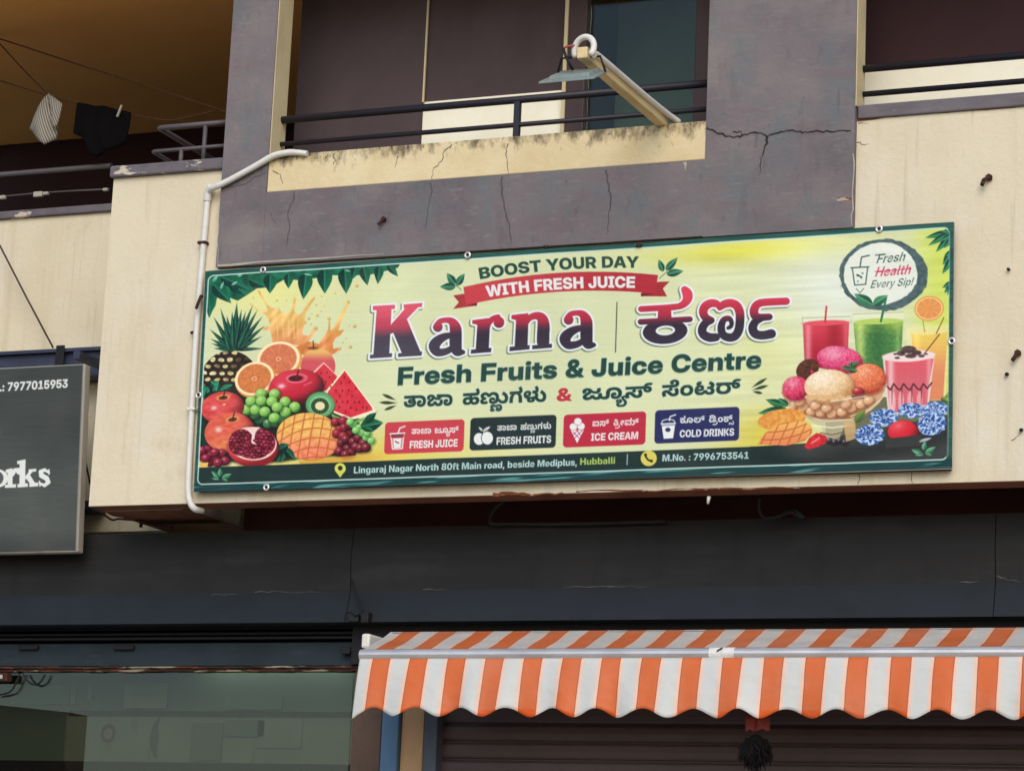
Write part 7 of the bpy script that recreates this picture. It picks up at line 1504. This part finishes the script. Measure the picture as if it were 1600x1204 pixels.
# clutter where the cladding sheets meet, over the awning's end
jb = tag(empty('junction_box', tuple(P(570, 960, .24))), 'black junction box with wire ends at the cladding joint above the awning end', 'junction box')
q = P(571, 964, .245); MB().box(q.x - .016, q.x + .016, .235, .275, q.z - .022, q.z + .020).build('box', MAT['black'], jb, bevel=.004)
q = P(553, 966, .25); MB().box(q.x - .022, q.x + .02, .245, .275, q.z - .012, q.z + .016).build('bracket', MAT['clad'], jb, bevel=.004)
MB().tube(smooth([P(549, 905, .285), P(556, 925, .265), P(563, 942, .25), P(567, 955, .24)], 4), .0038, 8).build('cable', MAT['black'], jb)
MB().tube(smooth([P(541, 957, .25), P(549, 955, .24), P(556, 960, .238), P(562, 957, .24)], 4), .0045, 8).build('cable', MAT['clad_low'], jb)
q = P(543, 1016, .36); o = MB().box(q.x - .02, q.x + .016, .345, .379, q.z - .014, q.z + .014).tube([(q.x - .026, .36, q.z + .012), (q.x + .03, .36, q.z - .002)], .007, 8).build('door_bolt', MAT['black'], bevel=.003); tag(o, 'black bolt fitting on the teal window head beside the awning end', 'bolt')
q = P(6, 1057, .37); o = MB().box(q.x - .08, q.x + .028, .35, .385, q.z - .018, q.z + .014).box(q.x - .03, q.x + .008, .346, .3495, q.z - .01, q.z + .006, 1).build('terminal_box', [MAT['rust'], MAT['frame_cream']], bevel=.004); tag(o, 'dark red box with a pale sticker under the shop window head', 'box')
o = MB().tube(smooth([P(31, 1052, .38), P(26, 1064, .38), P(18, 1078, .38), P(8, 1083, .38), P(-8, 1086, .38)], 5), .004, 8).tube(smooth([P(36, 1052, .38), P(43, 1063, .38), P(54, 1069, .38), P(64, 1064, .38), P(70, 1053, .38)], 5), .004, 8).build('loose_cable', MAT['black']); tag(o, 'black looped cable dangling in front of the shop window', 'cable')

# ------------------------------------------------------------------ the charm hanging below the awning
YH = .06
ch = tag(empty('hanging_charm', tuple(P(1182, 1120, YH))), 'shaggy black ball with dull red cloth flaps hanging below the awning', 'charm')
MAT['red_cloth'] = plaster('dull_red_cloth', (150, 66, 58), [((110, 46, 44), 20., (1, 1, 1), .4, .7, .7, 2.), ((196, 120, 108), 40., (1, 1, 1), .6, .75, .4, 5.)], .9, 120., .2)
q = P(1182, 1120, YH); pt = P(1186, 1000, YH)
MB().tube([(q.x, YH, q.z), (q.x + .002, YH + .004, zbar + .01)], .003, 8).build('cord', MAT['black'], ch)
for a, b, c, d in ((1166, 1118, 1181, 1141), (1182, 1117, 1203, 1140)):
    A0, B0_ = P(a, b, YH - .012), P(c, d, YH - .012)
    m_ = MB(); vs = []
    for j in range(5):
        for i in range(7):
            u, v = i / 6, j / 4; x = A0.x + (B0_.x - A0.x) * u; z = A0.z + (B0_.z - A0.z) * v
            vs.append((x, YH - .014 - .008 * math.sin(u * 3.14) * (.5 + v), z - .004 * math.sin(u * 9) * v))
    m_.add(vs, [(j * 7 + i, j * 7 + i + 1, j * 7 + i + 8, j * 7 + i + 7) for j in range(4) for i in range(6)], 0, True)
    f = m_.build('cloth_flap', MAT['red_cloth'], ch); s = f.modifiers.new('solid', 'SOLIDIFY'); s.thickness = .003
m_ = MB(); c = P(1181, 1166, YH); rb = random.Random(8)
for i in range(420):
    t = rb.uniform(0, 6.283); s = math.acos(rb.uniform(-1, .85)); L = rb.uniform(.034, .060) * (1 if math.cos(s) > -.2 else 1.12)
    d = Vector((math.sin(s) * math.cos(t), math.sin(s) * math.sin(t), math.cos(s)))
    p1 = c + d * L * .6; p2 = c + d * L * .9 + Vector((0, 0, -.010)); p3 = c + d * L * 1.02 + Vector((rb.uniform(-.006, .006), 0, -.026))
    m_.tube([c + d * .008, p1, p2, p3], [.0035, .0032, .0024, .0006], 4, False)
vs = []; fs = []
for j in range(9):
    for i in range(14):
        a = math.pi * j / 8; b = 2 * math.pi * i / 14; vs.append(c + Vector((.036 * math.sin(a) * math.cos(b), .036 * math.sin(a) * math.sin(b), .042 * math.cos(a))))
for j in range(8):
    for i in range(14): fs.append((j * 14 + i, (j + 1) * 14 + i, (j + 1) * 14 + (i + 1) % 14, j * 14 + (i + 1) % 14))
m_.add(vs, fs, 0, True)
m_.build('tassel', plaster('black_fibre', (20, 17, 17), [], .9, 60., 0, .2), ch)
MB().tube([(c.x, YH, c.z - .03), (c.x + .002, YH, c.z - .16)], .004, 8).build('tail', MAT['black'], ch)
